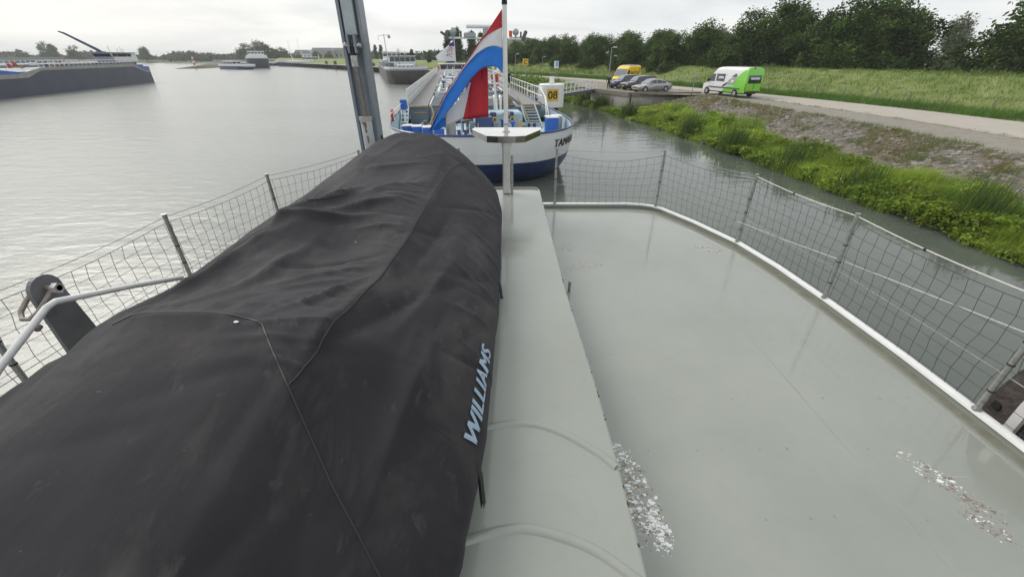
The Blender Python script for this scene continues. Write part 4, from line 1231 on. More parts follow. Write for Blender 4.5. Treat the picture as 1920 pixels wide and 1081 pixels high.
# wooded hill right of the flagpole
hb = MB(); hb.grid([[(x, y, z * math.exp(-((x - 6) / 42.0) ** 2)) for x in range(-110, 131, 8)] for y, z in ((300, 0), (330, 10), (360, 18), (400, 20), (440, 10), (480, 0))])
tag(hb.build('hill', mat('hill_green', (0.05, 0.075, 0.035), 1.0, vscale=.1, bump=.6, bscale=1.0, col2=(0.075, 0.10, 0.045)), smooth='all'), kind='structure')

# ------------------------------------------------------------------ bank plants: nettles and reeds by the water, dry grass higher up
m_nettle = mat('nettle_leaves', (0.165, 0.265, 0.034), .6, vscale=.55, attr=True, trans=.5, spec=.3, col2=(0.265, 0.335, 0.046))
m_dry = mat('dry_grass', (0.19, 0.165, 0.075), .8, vscale=.9, attr=True, trans=.2, spec=.2, col2=(0.155, 0.165, 0.06))
m_grass = mat('tall_grass', (0.095, 0.165, 0.032), .7, vscale=.6, attr=True, trans=.35, spec=.25, col2=(0.135, 0.195, 0.05))
def station_pick(r, n, y0, y1, power=1.0):
    """random bank stations (index, fraction) between two distances, denser when near"""
    yy = np.array([WL[i][1] for i in range(NST)])
    out = []
    while len(out) < n:
        y = y0 + (y1 - y0) * r.random() ** power
        i = int(np.clip(np.searchsorted(yy, y) - 1, 0, NST - 2))
        out.append((i, float(np.clip((y - yy[i]) / max(1e-6, yy[i + 1] - yy[i]), 0, 1)), y))
    return out
r = np.random.default_rng(77)
V = []; Fc = []; Cc = []; base_n = 0
def flush(name, m, label, cat):
    global V, Fc, Cc, base_n
    me = np_mesh(name, np.concatenate(V), np.concatenate(Fc), m, np.concatenate(Cc))
    o = tag(link(name, me), label, cat, kind='stuff')
    V = []; Fc = []; Cc = []; base_n = 0
    return o
def push(v, f, c):
    global base_n
    V.append(v); Fc.append(f + base_n); Cc.append(c); base_n += len(v)
def blades(p, n, h, wd, r, spread, lean=.25, tone=1.0, tint=(1, 1, 1)):
    """n grass blades (triangular, two segments) round p"""
    bx = p[0] + r.normal(0, spread, n); by = p[1] + r.normal(0, spread, n)
    an = r.uniform(0, 6.283, n); ll = h * r.uniform(.55, 1.15, n); le = r.normal(lean, .22, n) * ll
    dx_, dy_ = np.cos(an), np.sin(an)
    b0 = np.stack([bx, by, np.full(n, p[2] - .03)], 1); sd_ = np.stack([-dy_, dx_, np.zeros(n)], 1) * (wd / 2)
    mid = b0 + np.stack([dx_ * le * .3 + .06 * ll, dy_ * le * .3, ll * .55], 1)
    tip = b0 + np.stack([dx_ * le + .18 * ll, dy_ * le, ll], 1)
    v = np.stack([b0 - sd_, b0 + sd_, mid + sd_ * .8, mid - sd_ * .8, tip + sd_ * .12, tip - sd_ * .12], 1).reshape(-1, 3)
    k = np.arange(n)[:, None] * 6
    f = np.concatenate([k + np.array([[0, 1, 2, 3]]), k + np.array([[3, 2, 4, 5]])], 0)
    return v, f, shade(n, r, tuple(tone * q for q in tint), .2, 6)
def veg_top(y):
    """how far up the slope the lush belt reaches"""
    return interp(y, [-20, 12, 22, 30, 38, 46, 50, 60, 75], [.50, .48, .46, .48, .46, .52, .80, .85, .85])
for (i, f_, y) in station_pick(r, 7800, 3, 78, 1.5):
    t = r.random() * veg_top(y) * (1 + .35 * nz(y, 3.1, .5) + .2 * nz(y, 7.7, 1.7)) - .05 - .05 * nz(y, 1.3, .9)
    p = bank_at(i, f_, t) if t > 0 else bank_at(i, f_, 0) + Vector((t * 6, 0, .05))
    n = int(interp(y, [3, 20, 40, 78], [34, 26, 16, 9])); s = interp(y, [3, 25, 78], [.085, .105, .19])
    hgt = (.22 + .85 * max(0, nz(p.x, p.y, .62, 9) + .30) + .3 * max(0, nz(p.x, p.y, 1.7, 19))) * (1.15 if t < .15 else 1) * interp(y, [3, 42, 48, 60, 66], [.85, .85, .5, .5, .8])
    c = np.stack([p.x + r.normal(0, .20, n), p.y + r.normal(0, .20, n), p.z + hgt * r.random(n) ** .55], axis=1)
    if nz(p.x, p.y, .8, 41) > .06:                       # patches of lush grass among the broad leaves
        tone = float(np.clip(1.2 + .4 * nz(p.x, p.y, .42, 2), .5, 1.5))
        push(*blades(p, int(n * .75), hgt * 1.15 + .12, interp(y, [3, 25, 78], [.014, .022, .05]), r, .2, .35, tone, (1.0, 1.0, 1.0)))
        continue
    v, f = leaf_quads(c, s * r.uniform(.45, 1.25, n), r, up=.7, elong=2.0, droop=.3)
    tone = np.clip(1.0 + .55 * nz(p.x, p.y, .42, 2) + .35 * nz(p.x, p.y, 1.6, 7) + r.normal(0, .12), .45, 1.8) * 1.15
    push(v, f, shade(n, r, (tone, tone, tone), .16))
flush('bank_nettles', m_nettle, 'bright green nettles and leafy weeds along the water edge', 'weeds')
# dry and green grass tufts between the stones of the upper slope
for (i, f_, y) in station_pick(r, 5200, 3, 60, 1.35):
    t = r.uniform(.50, 1.03)
    p = bank_at(i, f_, min(t, 1.0))
    patch = nz(p.x, p.y, .35, 21) + .4 * nz(p.x, p.y, 1.1, 5)
    if patch < (-.06 if t < .86 else -.3) and y < 40: continue
    grn = nz(p.x, p.y, .5, 13) > .05 or t > .93
    far = interp(y, [3, 60], [.008, .022])
    push(*blades(p, int(interp(y, [3, 30, 60], [20, 14, 9])), r.uniform(.12, .34), far, r, .14, .5, 1.0, (.80, 1.05, .62) if grn else (1.12, 1.0, .80)))
flush('slope_grass', m_dry, 'dry yellow and green grass tufts between the stones of the bank', 'grass')
# reeds standing at the water's edge: each tuft a plant of its own
reeds = [(14.9, 36.6, 1.2, 'tall reed tuft at the water edge nearest the green van'), (15.75, 30.6, 1.25, 'second tall reed tuft at the water edge right of the first'), (16.4, 24.6, 1.1, 'reed tuft at the water edge behind the third fence post'), (16.9, 19.8, 1.0, 'reed tuft leaning over the water left of the last bank bend'), (17.9, 15.2, 1.35, 'dark reed tuft in the nettles at the right picture edge'), (12.9, 49.5, 1.1, 'reed tuft below the corner of the concrete quay wall'), (11.5, 58.0, 1.2, 'reed tuft in front of the concrete quay wall'), (10.2, 63.5, 1.2, 'reed tuft under the white gangway')]
for k, (x, y, h, lab) in enumerate(reeds):
    v, f, c = blades((0, 0, .02), 300, h * 1.45, .028 + .0004 * y, r, .42, .16, .72)
    tag(link('reed_tuft', np_mesh('reed_tuft', v, f, m_grass, c)), lab, 'reeds', 'reed tufts at the water edge').location = (x, y, .05)
# far end of the bank, beyond the quay
for (i, f_, y) in station_pick(r, 1500, 64, 190, 1.2):
    p = bank_at(i, f_, r.random() * .95)
    n = 9
    c = np.stack([p.x + r.normal(0, .5, n), p.y + r.normal(0, .8, n), p.z + r.random(n) * .6], axis=1)
    v, f = leaf_quads(c, .3 * r.uniform(.6, 1.3, n), r, up=.6)
    push(v, f, shade(n, r, (.75, .8, .8), .2))
flush('far_bank_weeds', m_nettle, 'dark green weeds on the bank beyond the quay', 'weeds')
# tall grass between road and fence, mown swathes on the dike
for (i, f_, y) in station_pick(r, 5200, 4, 150, 1.35):
    u = r.uniform(.02, .24) if r.random() < .8 else r.uniform(.2, .3)
    p = dike_pt(i, f_, u)
    push(*blades(p, int(interp(y, [4, 60, 150], [12, 9, 6])), r.uniform(.35, .75) * (1 if u < .2 else .7), interp(y, [4, 60, 150], [.02, .035, .07]), r, .3, .3, 1.0 + .3 * nz(p[0], p[1], .3, 3), (.8, 1.0, .7)))
flush('roadside_grass', m_grass, 'tall green grass between the road and the dike fence', 'grass')
for (i, f_, y) in station_pick(r, 9000, 6, 170, 1.25):
    u = r.uniform(.24, 1.06)
    p = dike_pt(i, f_, u)
    sw = nz(p[0] * .25, p[1], .9, 31) + .5 * math.sin(u * 26 + nz(p[0], p[1], .12) * 5)
    dry = sw > .25
    push(*blades(p, int(interp(y, [6, 60, 170], [8, 6, 5])), r.uniform(.14, .34) + (.14 if sw < -.3 else 0), interp(y, [6, 60, 170], [.03, .05, .10]), r, .32, .9, 1.0 + .25 * nz(p[0], p[1], .4, 8), (1.25, 1.10, 1.0) if dry else (1.0, 1.05, .9)))
flush('dike_grass_blades', mat('dike_blades', (0.135, 0.20, 0.045), .8, vscale=.4, attr=True, trans=.3, spec=.2, col2=(0.175, 0.22, 0.062)), 'wind combed mown grass on the dike slope', 'grass')
# weeds along the gravel edges
for (i, f_, y) in station_pick(r, 500, 6, 60, 1.2):
    a = Vector((*EL[i][:2], G)).lerp(Vector((*EL[i + 1][:2], G)), f_); b = Vector((*RN[i][:2], G)).lerp(Vector((*RN[i + 1][:2], G)), f_)
    t = r.choice([r.normal(.02, .05), r.normal(1.0, .03)])
    p = a.lerp(b, float(np.clip(t, 0, 1.02)))
    push(*blades((p.x, p.y, G + .02), 10, r.uniform(.08, .2), .014, r, .12, .6, .9, (.9, 1, .8)))
flush('verge_weeds', m_grass, 'sparse weeds along the edges of the gravel shoulder', 'weeds')

# ------------------------------------------------------------------ basalt stones of the revetment
m_stone = [mat('basalt_%d' % k, c, .85, var=.25, vscale=9, bump=.5, bscale=25) for k, c in enumerate(((0.185, 0.166, 0.146), (0.14, 0.127, 0.112), (0.25, 0.228, 0.20)))]
def stone_mesh(seed):
    rr = random.Random(seed)
    mb = MB()
    n = rr.choice((5, 6, 6, 7)); ang = sorted(2 * math.pi * (k + rr.uniform(-.25, .25)) / n for k in range(n))
    rad = [rr.uniform(.40, .56) for _ in range(n)]
    lo = [(rad[k] * math.cos(ang[k]) * 1.2, rad[k] * math.sin(ang[k]) * .85, -.5) for k in range(n)]
    mi_ = [(rad[k] * math.cos(ang[k]) * 1.2, rad[k] * math.sin(ang[k]) * .85, rr.uniform(.10, .22)) for k in range(n)]
    hi = [(x * .74, y * .74, z + rr.uniform(.12, .22)) for x, y, z in mi_]
    mb.grid([lo, mi_, hi], closed=True); mb.add(hi, [tuple(range(n))])
    return mb.mesh('stone', m_stone[seed % 3])
ST = [stone_mesh(k) for k in range(9)]
cand = []
sr = random.Random(31)
for i in range(NST - 1):
    if WL[i][1] > 50 or WL[i][1] < -2: continue
    Lg = (Vector(WL[i + 1][:2]) - Vector(WL[i][:2])).length
    nrow = 21; ncol = max(1, int(Lg / .34))
    for c_ in range(ncol):
        for k in range(nrow):
            t = .42 + .58 * (k + .5 * (c_ % 2) * .5 + sr.uniform(-.2, .2)) / nrow
            if t > 1: continue
            p = bank_at(i, (c_ + .5 * (k % 2) + sr.uniform(-.15, .15)) / ncol, t)
            if p.x > 30 or (nz(p.x, p.y, .35, 21) + .4 * nz(p.x, p.y, 1.1, 5) > .28 and sr.random() < .7): continue
            cand.append(p)
slope_q = lambda p: Matrix.Rotation(sr.uniform(-1.5, 1.5), 4, 'Z') @ Matrix.Rotation(-.28 + sr.uniform(-.3, .3), 4, 'Y') @ Matrix.Rotation(sr.uniform(-.3, .3), 4, 'X')
cand.sort(key=lambda p: (p.x - 0) ** 2 + p.y ** 2 + (0 if p.y > 13 else 4000))
for k, p in enumerate(cand[:300]):
    o = link('stone', ST[k % 9], bank)
    s = sr.uniform(.18, .38)
    o.matrix_local = Matrix.Translation(p + Vector((sr.uniform(-.06, .06), sr.uniform(-.06, .06), sr.uniform(-.05, .02)))) @ slope_q(p) @ Matrix.Diagonal((s * .9, s * 1.2, s * .5, 1))
vs = []; fs = []; mi = []; bn = 0
mb = MB()
for k, p in enumerate(cand[300:]):
    me = ST[k % 9]; s = sr.uniform(.18, .38)
    M_ = Matrix.Translation(p + Vector((sr.uniform(-.06, .06), sr.uniform(-.06, .06), sr.uniform(-.05, .02)))) @ slope_q(p) @ Matrix.Diagonal((s * .9, s * 1.2, s * .5, 1))
    mb.add([M_ @ v.co for v in me.vertices], [tuple(f.vertices) for f in me.polygons], (k % 9) % 3)
tag(mb.build('stones', m_stone, bank), kind='stuff')
# boulders at the waterline
for k in range(10):
    y = 17 + k * 1.9 + sr.uniform(-.5, .5)
    xw = interp(y, [q[1] for q in WL], [q[0] for q in WL]) - .15 + sr.uniform(-.1, .15)
    o = link('boulder', ST[k % 9], bank); s = sr.uniform(.3, .6)
    o.matrix_local = Matrix.Translation((xw, y, .02)) @ Matrix.Rotation(k, 4, 'Z') @ Matrix.Diagonal((s, s, s * .7, 1))
# ================================================================== QUAY, SIGNS, VEHICLES, PEOPLE
m_conc = mat('pale_concrete', (0.40, 0.385, 0.35), .9, vscale=1.2, bump=.3, bscale=20, col2=(0.30, 0.285, 0.25))
m_cap = mat('dark_concrete', (0.17, 0.15, 0.13), .95, vscale=2.0, bump=.5, bscale=18, col2=(0.235, 0.205, 0.175))
QA, QB, QC = Vector((10.85, 61.9, 0)), Vector((14.2, 54.6, 0)), Vector((23.0, 55.4, 0))
quay = thing('quay_wall', 'concrete quay wall with dark cap in front of the parked cars', 'quay wall', (QB.x, QB.y, 0))
def wall_run(a, b, n):
    d = (b - a) / n
    nrm = Vector((-d.y, d.x, 0)).normalized()
    rz = math.atan2(d.y, d.x)
    for k in range(n):
        c = a + d * (k + .5) - QB
        w_ = MB(); w_.box((c.x, c.y, .72), (d.length - .03, .22, 1.9), rz=rz); w_.build('wall_panel', m_conc, quay)
        w_ = MB(); w_.box((c.x, c.y, 1.93), (d.length - .012, .42, .52), rz=rz, bev=.02); w_.build('cap_beam', m_cap, quay)
wall_run(QA, QB, 3); wall_run(QB + Vector((.22, 0.02, 0)), QC, 3)
w_ = MB(); w_.box((12.85 - QB.x, 57.35 - QB.y, .9), (.12, .10, .8), rz=-1.14); w_.build('fender_strip', mat('rust_dark', (.06, .05, .04), .9), quay)

m_wmet = mat('white_metal', (0.74, 0.74, 0.73), .45, var=.06)
m_dmet = mat('dark_metal', (0.10, 0.105, 0.11), .5, var=.15)
def rail(mb, a, b, h=1.0, n=8, r_=.03, mids=(.5,)):
    a, b = Vector(a), Vector(b)
    for k in range(n + 1):
        p = a.lerp(b, k / n); mb.tube([p, p + Vector((0, 0, h))], r_, 6)
    for q in (1.0,) + tuple(mids):
        mb.tube([a + Vector((0, 0, h * q)), b + Vector((0, 0, h * q))], r_, 6)
gw = thing('gangway', 'white railed footbridge from the numbered mooring post to the quay', 'gangway', (11.0, 62.3, 2.1))
a0, a1 = Vector((0, 0, 0)), Vector((-9.0, -16.2, .15))
dn = (a1 - a0).normalized(); sdv = Vector((-dn.y, dn.x, 0)) * .55
g_ = MB()
for s_ in (-1, 1):
    g_.grid([[a0 + sdv * s_ + Vector((0, 0, z)) for z in (-.32, .02)], [a1 + sdv * s_ + Vector((0, 0, z)) for z in (-.32, .02)]])
g_.grid([[a0 - sdv, a0 + sdv], [a1 - sdv, a1 + sdv]]); g_.grid([[a0 - sdv + Vector((0, 0, -.32)), a0 + sdv + Vector((0, 0, -.32))], [a1 - sdv + Vector((0, 0, -.32)), a1 + sdv + Vector((0, 0, -.32))]])
g_.build('deck_beam', m_dmet, gw)
for s_ in (-1, 1):
    g_ = MB(); rail(g_, a0 + sdv * s_, a1 + sdv * s_, 1.05, 14, .032, (.5, .05)); g_.build('railing', m_wmet, gw)
g_ = MB(); g_.box((-.9, -1.5, -.65), (.4, .4, .6)); g_.build('bearing', m_dmet, gw)
m_yel = mat('yellow_sign', (0.72, 0.46, 0.03), .5, var=.06)
m_blk = mat('sign_black', (0.02, 0.02, 0.02), .5)
m_pile = mat('dark_pile', (0.055, 0.045, 0.042), .8, vscale=3, col2=(0.10, 0.085, 0.08))
def dolphin(x, y, r_, label, num, top=3.95, hood=1.75):
    d = thing('mooring_post', label, 'mooring post', (x, y, 0), 0, 'mooring posts with yellow numbers')
    for k in range(3):
        an = k * 2.09 + .5
        p = MB(); p.tube([(r_ * .5 * math.cos(an), r_ * .5 * math.sin(an), -1), (r_ * .42 * math.cos(an), r_ * .42 * math.sin(an), top - hood + .3)], .28, 12); p.build('pile', m_pile, d, True)
    p = MB(); p.tube([(0, 0, top - hood), (0, 0, top - .06), (0, 0, top)], [r_, r_, r_ * .95], 28); p.build('hood', m_wmet, d, True)
    p = MB(); p.box((0, 0, top + .28), (.36 * r_, .2, .55), bev=.02); p.build('lamp_box', m_wmet, d)
    # number plate wraps the camera side of the hood
    rows = []
    fa = math.atan2(-y, -x)
    for q in range(9):
        a = fa + lerp(-.46, .46, q / 8) + .12
        rows.append([((r_ + .012) * math.cos(a), (r_ + .012) * math.sin(a), z) for z in (top - .33 - .86 * r_, top - .33)])
    p = MB(); p.grid(rows); pl_ = p.build('number_plate', m_yel, d)
    if num:
        me = text_mesh(num, .78 * r_, 0, .02, 0)
        xs_ = [v.co.x for v in me.vertices]; ys_ = [v.co.y for v in me.vertices]; cx_ = (min(xs_) + max(xs_)) / 2; cy_ = (min(ys_) + max(ys_)) / 2
        for v in me.vertices:
            a = fa + .12 + (v.co.x - cx_) / (r_ + .02); z = top - .33 - .43 * r_ + (v.co.y - cy_)
            v.co = ((r_ + .022) * math.cos(a), (r_ + .022) * math.sin(a), z)
        me.materials.clear(); me.materials.append(m_blk); link('number', me, pl_)
    lad = MB(); rail(lad, (-r_ - .25, -.3, 1.0), (-r_ - .25, .3, 1.0), 2.6, 1, .03, (.2, .4, .6, .8)); lad.build('ladder', m_dmet, d)
    return d
dolphin(3.35, 38.6, 1.06, 'white mooring post with yellow plate 08 beside the barge railing', '08')
dolphin(-2.6, 85.0, 1.05, 'farther white mooring post with yellow plate seen between flag and flagpole', '07', 3.7, 3.2)
# street lamps, signs, pole
m_lampg = mat('lamp_grey', (0.33, 0.34, 0.34), .4, metal=.4)
def street_lamp(x, y, z, h, label, arm=(.6, 0)):
    l = thing('street_lamp', label, 'street lamp', (x, y, z), 0, 'street lamps')
    p = MB(); p.tube([(0, 0, 0), (0, 0, h)], [.07, .045], 8); p.tube([(0, 0, h), (arm[0] * .5, arm[1] * .5, h + .05)], .035, 6); p.build('pole', m_lampg, l, True)
    p = MB(); p.box((arm[0] * .8, arm[1] * .8, h + .05), (.55, .22, .11), bev=.03); p.build('lamp_head', m_wmet, l)
street_lamp(13.95, 66.5, 2.0, 5.0, 'tall grey street lamp beside the yellow van')
street_lamp(21.3, 95.0, 3.6, 2.35, 'short street lamp behind the dike above the yellow van', (-.5, 0))
street_lamp(36.5, 75.0, 3.6, 2.45, 'street lamp behind the dike above the green van roof', (-.5, 0))
street_lamp(.75, 100, 2.0, 4.3, 'street lamp by the road just right of the flagpole')
street_lamp(7.7, 118, 3.4, 2.4, 'distant street lamp between the orange sign and the blue sign')
sg = thing('letter_sign', 'orange square sign with a black letter on a grey pole', 'sign', (2.3, 80, 2.05))
p = MB(); p.tube([(0, 0, -.1), (0, 0, 2.6)], .05, 8); p.build('pole', m_lampg, sg)
p = MB(); p.box((0, -.07, 3.05), (.95, .05, .95), bev=.02); pp = p.build('panel', m_yel, sg)
put_text('letter', 'C', .85, m_blk, pp, frame((0, -.105, 3.05), (1, 0, 0), (0, 0, 1), (0, -1, 0)), 0, .02)
sg = thing('notice_sign', 'white and blue notice sign on two posts by the road', 'sign', (9.3, 98, 2.05))
p = MB(); p.tube([(-.25, 0, -.1), (-.25, 0, 2.9)], .04, 8); p.build('post', m_lampg, sg)
p = MB(); p.tube([(.25, 0, -.1), (.25, 0, 2.9)], .04, 8); p.build('post', m_lampg, sg)
p = MB(); p.box((0, -.07, 2.35), (.95, .04, 1.35), bev=.02); pp = p.build('panel', m_wmet, sg)
p = MB(); p.box((.12, -.10, 2.45), (.5, .02, .95)); p.build('blue_print', mat('sign_blue', (.16, .42, .70), .5), pp)
pole = thing('leaning_pole', 'thin leaning grey pole between the silver car and the green van', 'pole', (21.1, 53.3, 2.0))
p = MB(); p.tube([(0, 0, -.2), (.12, 0, 2.4)], .045, 8); p.build('pole', m_lampg, pole, True)
p = MB(); p.cyl((.0, 0, 0), .07, .25, 8); p.build('sleeve', m_dmet, pole)
post = thing('small_bollard', 'small concrete marker block at the gravel edge before the green van', 'bollard', (22.3, 49.3, 2.0))
p = MB(); p.box((0, 0, .14), (.16, .16, .32), bev=.03); p.build('block', m_conc, post)
p = MB(); p.cyl((0, 0, .29), .05, .03, 8); p.build('cap', m_wmet, post)
ff = thing('field_fence', 'low wooden posts with wire along the foot of the dike', 'fence', (39, 33, 2.2))
m_wood = mat('grey_wood', (0.17, 0.15, 0.125), .9, vscale=8, col2=(.24, .215, .18))
prev = None
wires = MB()
for k in range(26):
    y = 16 + k * 3.1
    i = int(np.clip(np.searchsorted([q[1] for q in RF], y) - 1, 0, NST - 2))
    f_ = (y - RF[i][1]) / max(1e-6, RF[i + 1][1] - RF[i][1])
    q = Vector(dike_pt(i, f_, .27)) - Vector((39, 33, 2.2))
    tl = Vector((.06 * math.sin(k * 2.3), .05 * math.cos(k * 1.7), 0))
    p = MB(); p.tube([q - Vector((0, 0, .2)), q + Vector((0, 0, 1.05)) + tl], .055, 6); p.build('post', m_wood, ff)
    if prev is not None:
        for h in (.4, .7, .98): wires.tube([prev + Vector((0, 0, h)), q + Vector((0, 0, h))], .006, 3)
    prev = q
wires.build('wire', m_dmet, ff)

# ------------------------------------------------------------------ vehicles (x forward, origin on the ground between the wheels)
m_glass = mat('car_glass', (0.018, 0.022, 0.026), .06, spec=.7, coat=.5, coatr=.03)
m_ws = mat('windscreen', (0.16, 0.19, 0.21), .08, spec=.8, coat=.6, coatr=.03)
m_tyre = mat('tyre', (0.02, 0.02, 0.02), .8)
m_rim = mat('alloy_rim', (0.42, 0.42, 0.43), .35, metal=.8)
m_trim = mat('black_trim', (0.03, 0.03, 0.033), .6)
m_red = mat('tail_red', (0.35, 0.02, 0.02), .25)
m_plate = mat('number_plate_yellow', (0.62, 0.42, 0.04), .5)
m_head = mat('headlight', (0.62, 0.64, 0.66), .12, coat=.6)
def wheel(par, x, y, r_, w_=.21):
    s_ = 1 if y > 0 else -1
    t = MB(); t.tube([(x, y - w_ / 2, r_), (x, y - w_ * .3, r_), (x, y + w_ * .3, r_), (x, y + w_ / 2, r_)], [r_ * .93, r_, r_, r_ * .93], 22)
    o = t.build('wheel', m_tyre, par, True)
    t = MB(); t.tube([(x, y + s_ * w_ * .42, r_), (x, y + s_ * w_ * .53, r_)], [r_ * .64, r_ * .60], 18); t.build('rim', m_rim, o, True)
    t = MB()
    for k in range(5):
        a = k * 1.2566
        t.box((x + math.cos(a) * r_ * .33, y + s_ * w_ * .54, r_ + math.sin(a) * r_ * .33), (r_ * .5, .015, r_ * .13), ry=-a)
    t.build('spokes', m_steel, o)
def loft_body(stations, name, m, par):
    """stations: (x, [(y, z) half section from sill to roof middle])"""
    mb = MB(); rows = []
    for x, sec in stations:
        rows.append([(x, y, z) for y, z in sec] + [(x, -y, z) for y, z in sec[::-1]])
    mb.grid(rows)
    mb.add(rows[0], [tuple(range(len(rows[0])))]); mb.add(rows[-1], [tuple(range(len(rows[-1])))[::-1]])
    return mb.build(name, m, par, True)
def arch(par, x, y, r_, sd):
    t = MB(); t.tube([(x, y - .02 * sd, r_), (x, y + .012 * sd, r_)], r_ * 1.14, 22); t.build('wheel_arch', m_trim, par, True)
def car(name, label, loc, rz, paint, L=4.9, W_=1.86, H_=1.46, suv=False, est=False):
    c = thing(name, label, 'car', loc, rz)
    w2 = W_ / 2; zs = .34 if suv else .24; r_ = .36 if suv else .335
    belt = H_ * (.62 if suv else .63)
    xf, xr = L / 2, -L / 2
    def sec(wl, zl, zm, zb, wb, wt=None, zt=None):
        s = [(wl * .90, zl), (wl, zl + .10), (wl, zm), (wb, zb)]
        return s + [(wb * .5, zb + .015), (.0, zb + .02)] if zt is None else s
    hood = belt * (.93 if suv else .86)
    st = [(xf - .02, [(w2 * .62, zs + .06), (w2 * .74, zs + .14), (w2 * .78, hood * .64), (w2 * .66, hood * .74), (w2 * .3, hood * .77), (0, hood * .78)]),
          (xf - .22, [(w2 * .82, zs), (w2 * .92, zs + .1), (w2 * .93, hood * .72), (w2 * .80, hood * .87), (w2 * .4, hood * .90), (0, hood * .91)]),
          (xf - .75, [(w2 * .90, zs), (w2 * .99, zs + .1), (w2, hood * .78), (w2 * .86, hood * .97), (w2 * .4, hood * 1.0), (0, hood * 1.01)]),
          (xf - 1.45, [(w2 * .90, zs), (w2, zs + .1), (w2, belt * .82), (w2 * .90, belt * .98), (w2 * .45, belt * 1.02), (0, belt * 1.03)]),
          (0, [(w2 * .92, zs), (w2, zs + .1), (w2, belt * .84), (w2 * .93, belt), (w2 * .45, belt * 1.02), (0, belt * 1.03)]),
          (xr + 1.15, [(w2 * .92, zs), (w2, zs + .1), (w2, belt * .86), (w2 * .93, belt * 1.02), (w2 * .45, belt * 1.04), (0, belt * 1.05)]),
          (xr + .45, [(w2 * .88, zs), (w2 * .98, zs + .1), (w2 * .97, belt * .88), (w2 * .88, belt * 1.04), (w2 * .45, belt * 1.07), (0, belt * 1.08)]),
          (xr + .08, [(w2 * .78, zs + .05), (w2 * .88, zs + .18), (w2 * .90, belt * .80), (w2 * .82, belt * 1.02), (w2 * .45, belt * 1.05), (0, belt * 1.06)]),
          (xr, [(w2 * .72, zs + .1), (w2 * .82, zs + .22), (w2 * .84, belt * .74), (w2 * .76, belt * .94), (w2 * .45, belt * .96), (0, belt * .96)])]
    loft_body(st, 'body', paint, c)
    # greenhouse: roof line stations (x, half width at belt, half width at roof, z)
    if suv:
        gh = [(xf - 1.42, .84, .80, belt), (xf - 1.95, .90, .70, H_ * .93), (xf - 2.5, .91, .70, H_ * .99), (xr + 1.2, .91, .69, H_), (xr + .35, .88, .66, H_ * .965), (xr + .12, .85, .72, belt * 1.05)]
    else:
        gh = [(xf - 1.35, .84, .80, belt), (xf - 2.1, .90, .66, H_ * .95), (xf - 2.65, .91, .66, H_), (xr + 1.75, .90, .64, H_ * .965), (xr + 1.0, .85, .62, H_ * .84), (xr + .45, .80, .70, belt * 1.07)]
    rows = []
    for (x, wb, wt, z) in gh:
        zb = belt * .99
        zt = max(z, zb + .02)
        rows.append((x, [(w2 * wb, zb), (w2 * lerp(wb, wt, .80), lerp(zb, zt, .80)), (w2 * wt * .94, lerp(zb, zt, .96)), (w2 * wt * .6, zt), (0, zt + .012)]))
    loft_body(rows, 'cabin', paint, c)
    def side_pt(x, q, s_):
        for a, b in zip(gh[:-1], gh[1:]):
            if b[0] <= x <= a[0]:
                t = (a[0] - x) / (a[0] - b[0]); wb, wt, z = lerp(a[1], b[1], t), lerp(a[2], b[2], t), lerp(a[3], b[3], t)
                zb = belt * .99; zt = max(z, zb + .02)
                return (x, s_ * (w2 * lerp(wb, wt, q) + .012), lerp(zb, zt, q))
    split = (xf - 2.62, xr + 1.55 if suv else xr + 1.62)
    x_end = xr + (.55 if suv else 1.0)
    for s_ in (-1, 1):
        for (xa, xb) in ((xf - 1.62, split[0] + .04), (split[0] - .04, split[1] + .04), (split[1] - .04, x_end)):
            g_ = MB(); k = 6
            up = [side_pt(lerp(xa, xb, j / k), .78, s_) for j in range(k + 1)]; dn_ = [side_pt(lerp(xa, xb, j / k), .06, s_) for j in range(k + 1)]
            g_.grid([dn_, up]); g_.build('side_window', m_glass, c)
        g_ = MB(); g_.box((xf - 1.75, s_ * (w2 + .07), belt + .05), (.20, .20, .13), bev=.04); g_.build('mirror', paint, c)
        for q in (.1, 1.15):
            g_ = MB(); g_.box((xf - 2.45 - q, s_ * (w2 + .004), belt * .80), (.16, .02, .03)); g_.build('door_handle', m_trim, c)
        g_ = MB(); g_.box((xf - .20, s_ * w2 * .70, hood * .74), (.30, .34, .14), rz=-s_ * .45, bev=.03); g_.build('headlight', m_head, c)
        g_ = MB(); g_.box((xr + .10, s_ * w2 * .72, belt * .86), (.22, .40, .16), rz=s_ * .3, bev=.03); g_.build('tail_light', m_red, c)
    g_ = MB()
    a, b = gh[0], gh[1]
    def wsq(t, f_): 
        z = lerp(belt, b[3], t) + .012; x = lerp(a[0], b[0], t) + .02
        return (x, f_ * w2 * lerp(a[1] * .96, b[2] * .96, t), z + .012 * (1 - abs(f_)))
    g_.grid([[wsq(t, f_) for f_ in (-1, -.5, 0, .5, 1)] for t in (.06, .35, .65, .95)]); g_.build('windscreen', m_ws, c)
    a, b = gh[-1], gh[-2]
    g_ = MB(); g_.grid([[(lerp(a[0], b[0], t) - .02, f_ * w2 * lerp(a[1] * .9, b[2] * .95, t), lerp(belt * 1.07, b[3], t) + .012) for f_ in (-1, 0, 1)] for t in (.15, .95)]); g_.build('rear_window', m_glass, c)
    g_ = MB(); g_.box((xf - .05, 0, hood * .62), (.08, W_ * .36, .18), bev=.02); g_.build('grille', m_trim, c)
    g_ = MB(); g_.box((xf - .0, 0, zs + .16), (.03, .52, .11)); g_.build('number_plate', m_plate, c)
    g_ = MB(); g_.box((xr - .0, 0, belt * .62), (.03, .52, .11)); g_.build('number_plate', m_plate, c)
    g_ = MB(); g_.box((0, 0, zs - .04), (L * .86, W_ * .84, .10)); g_.build('underbody', m_trim, c)
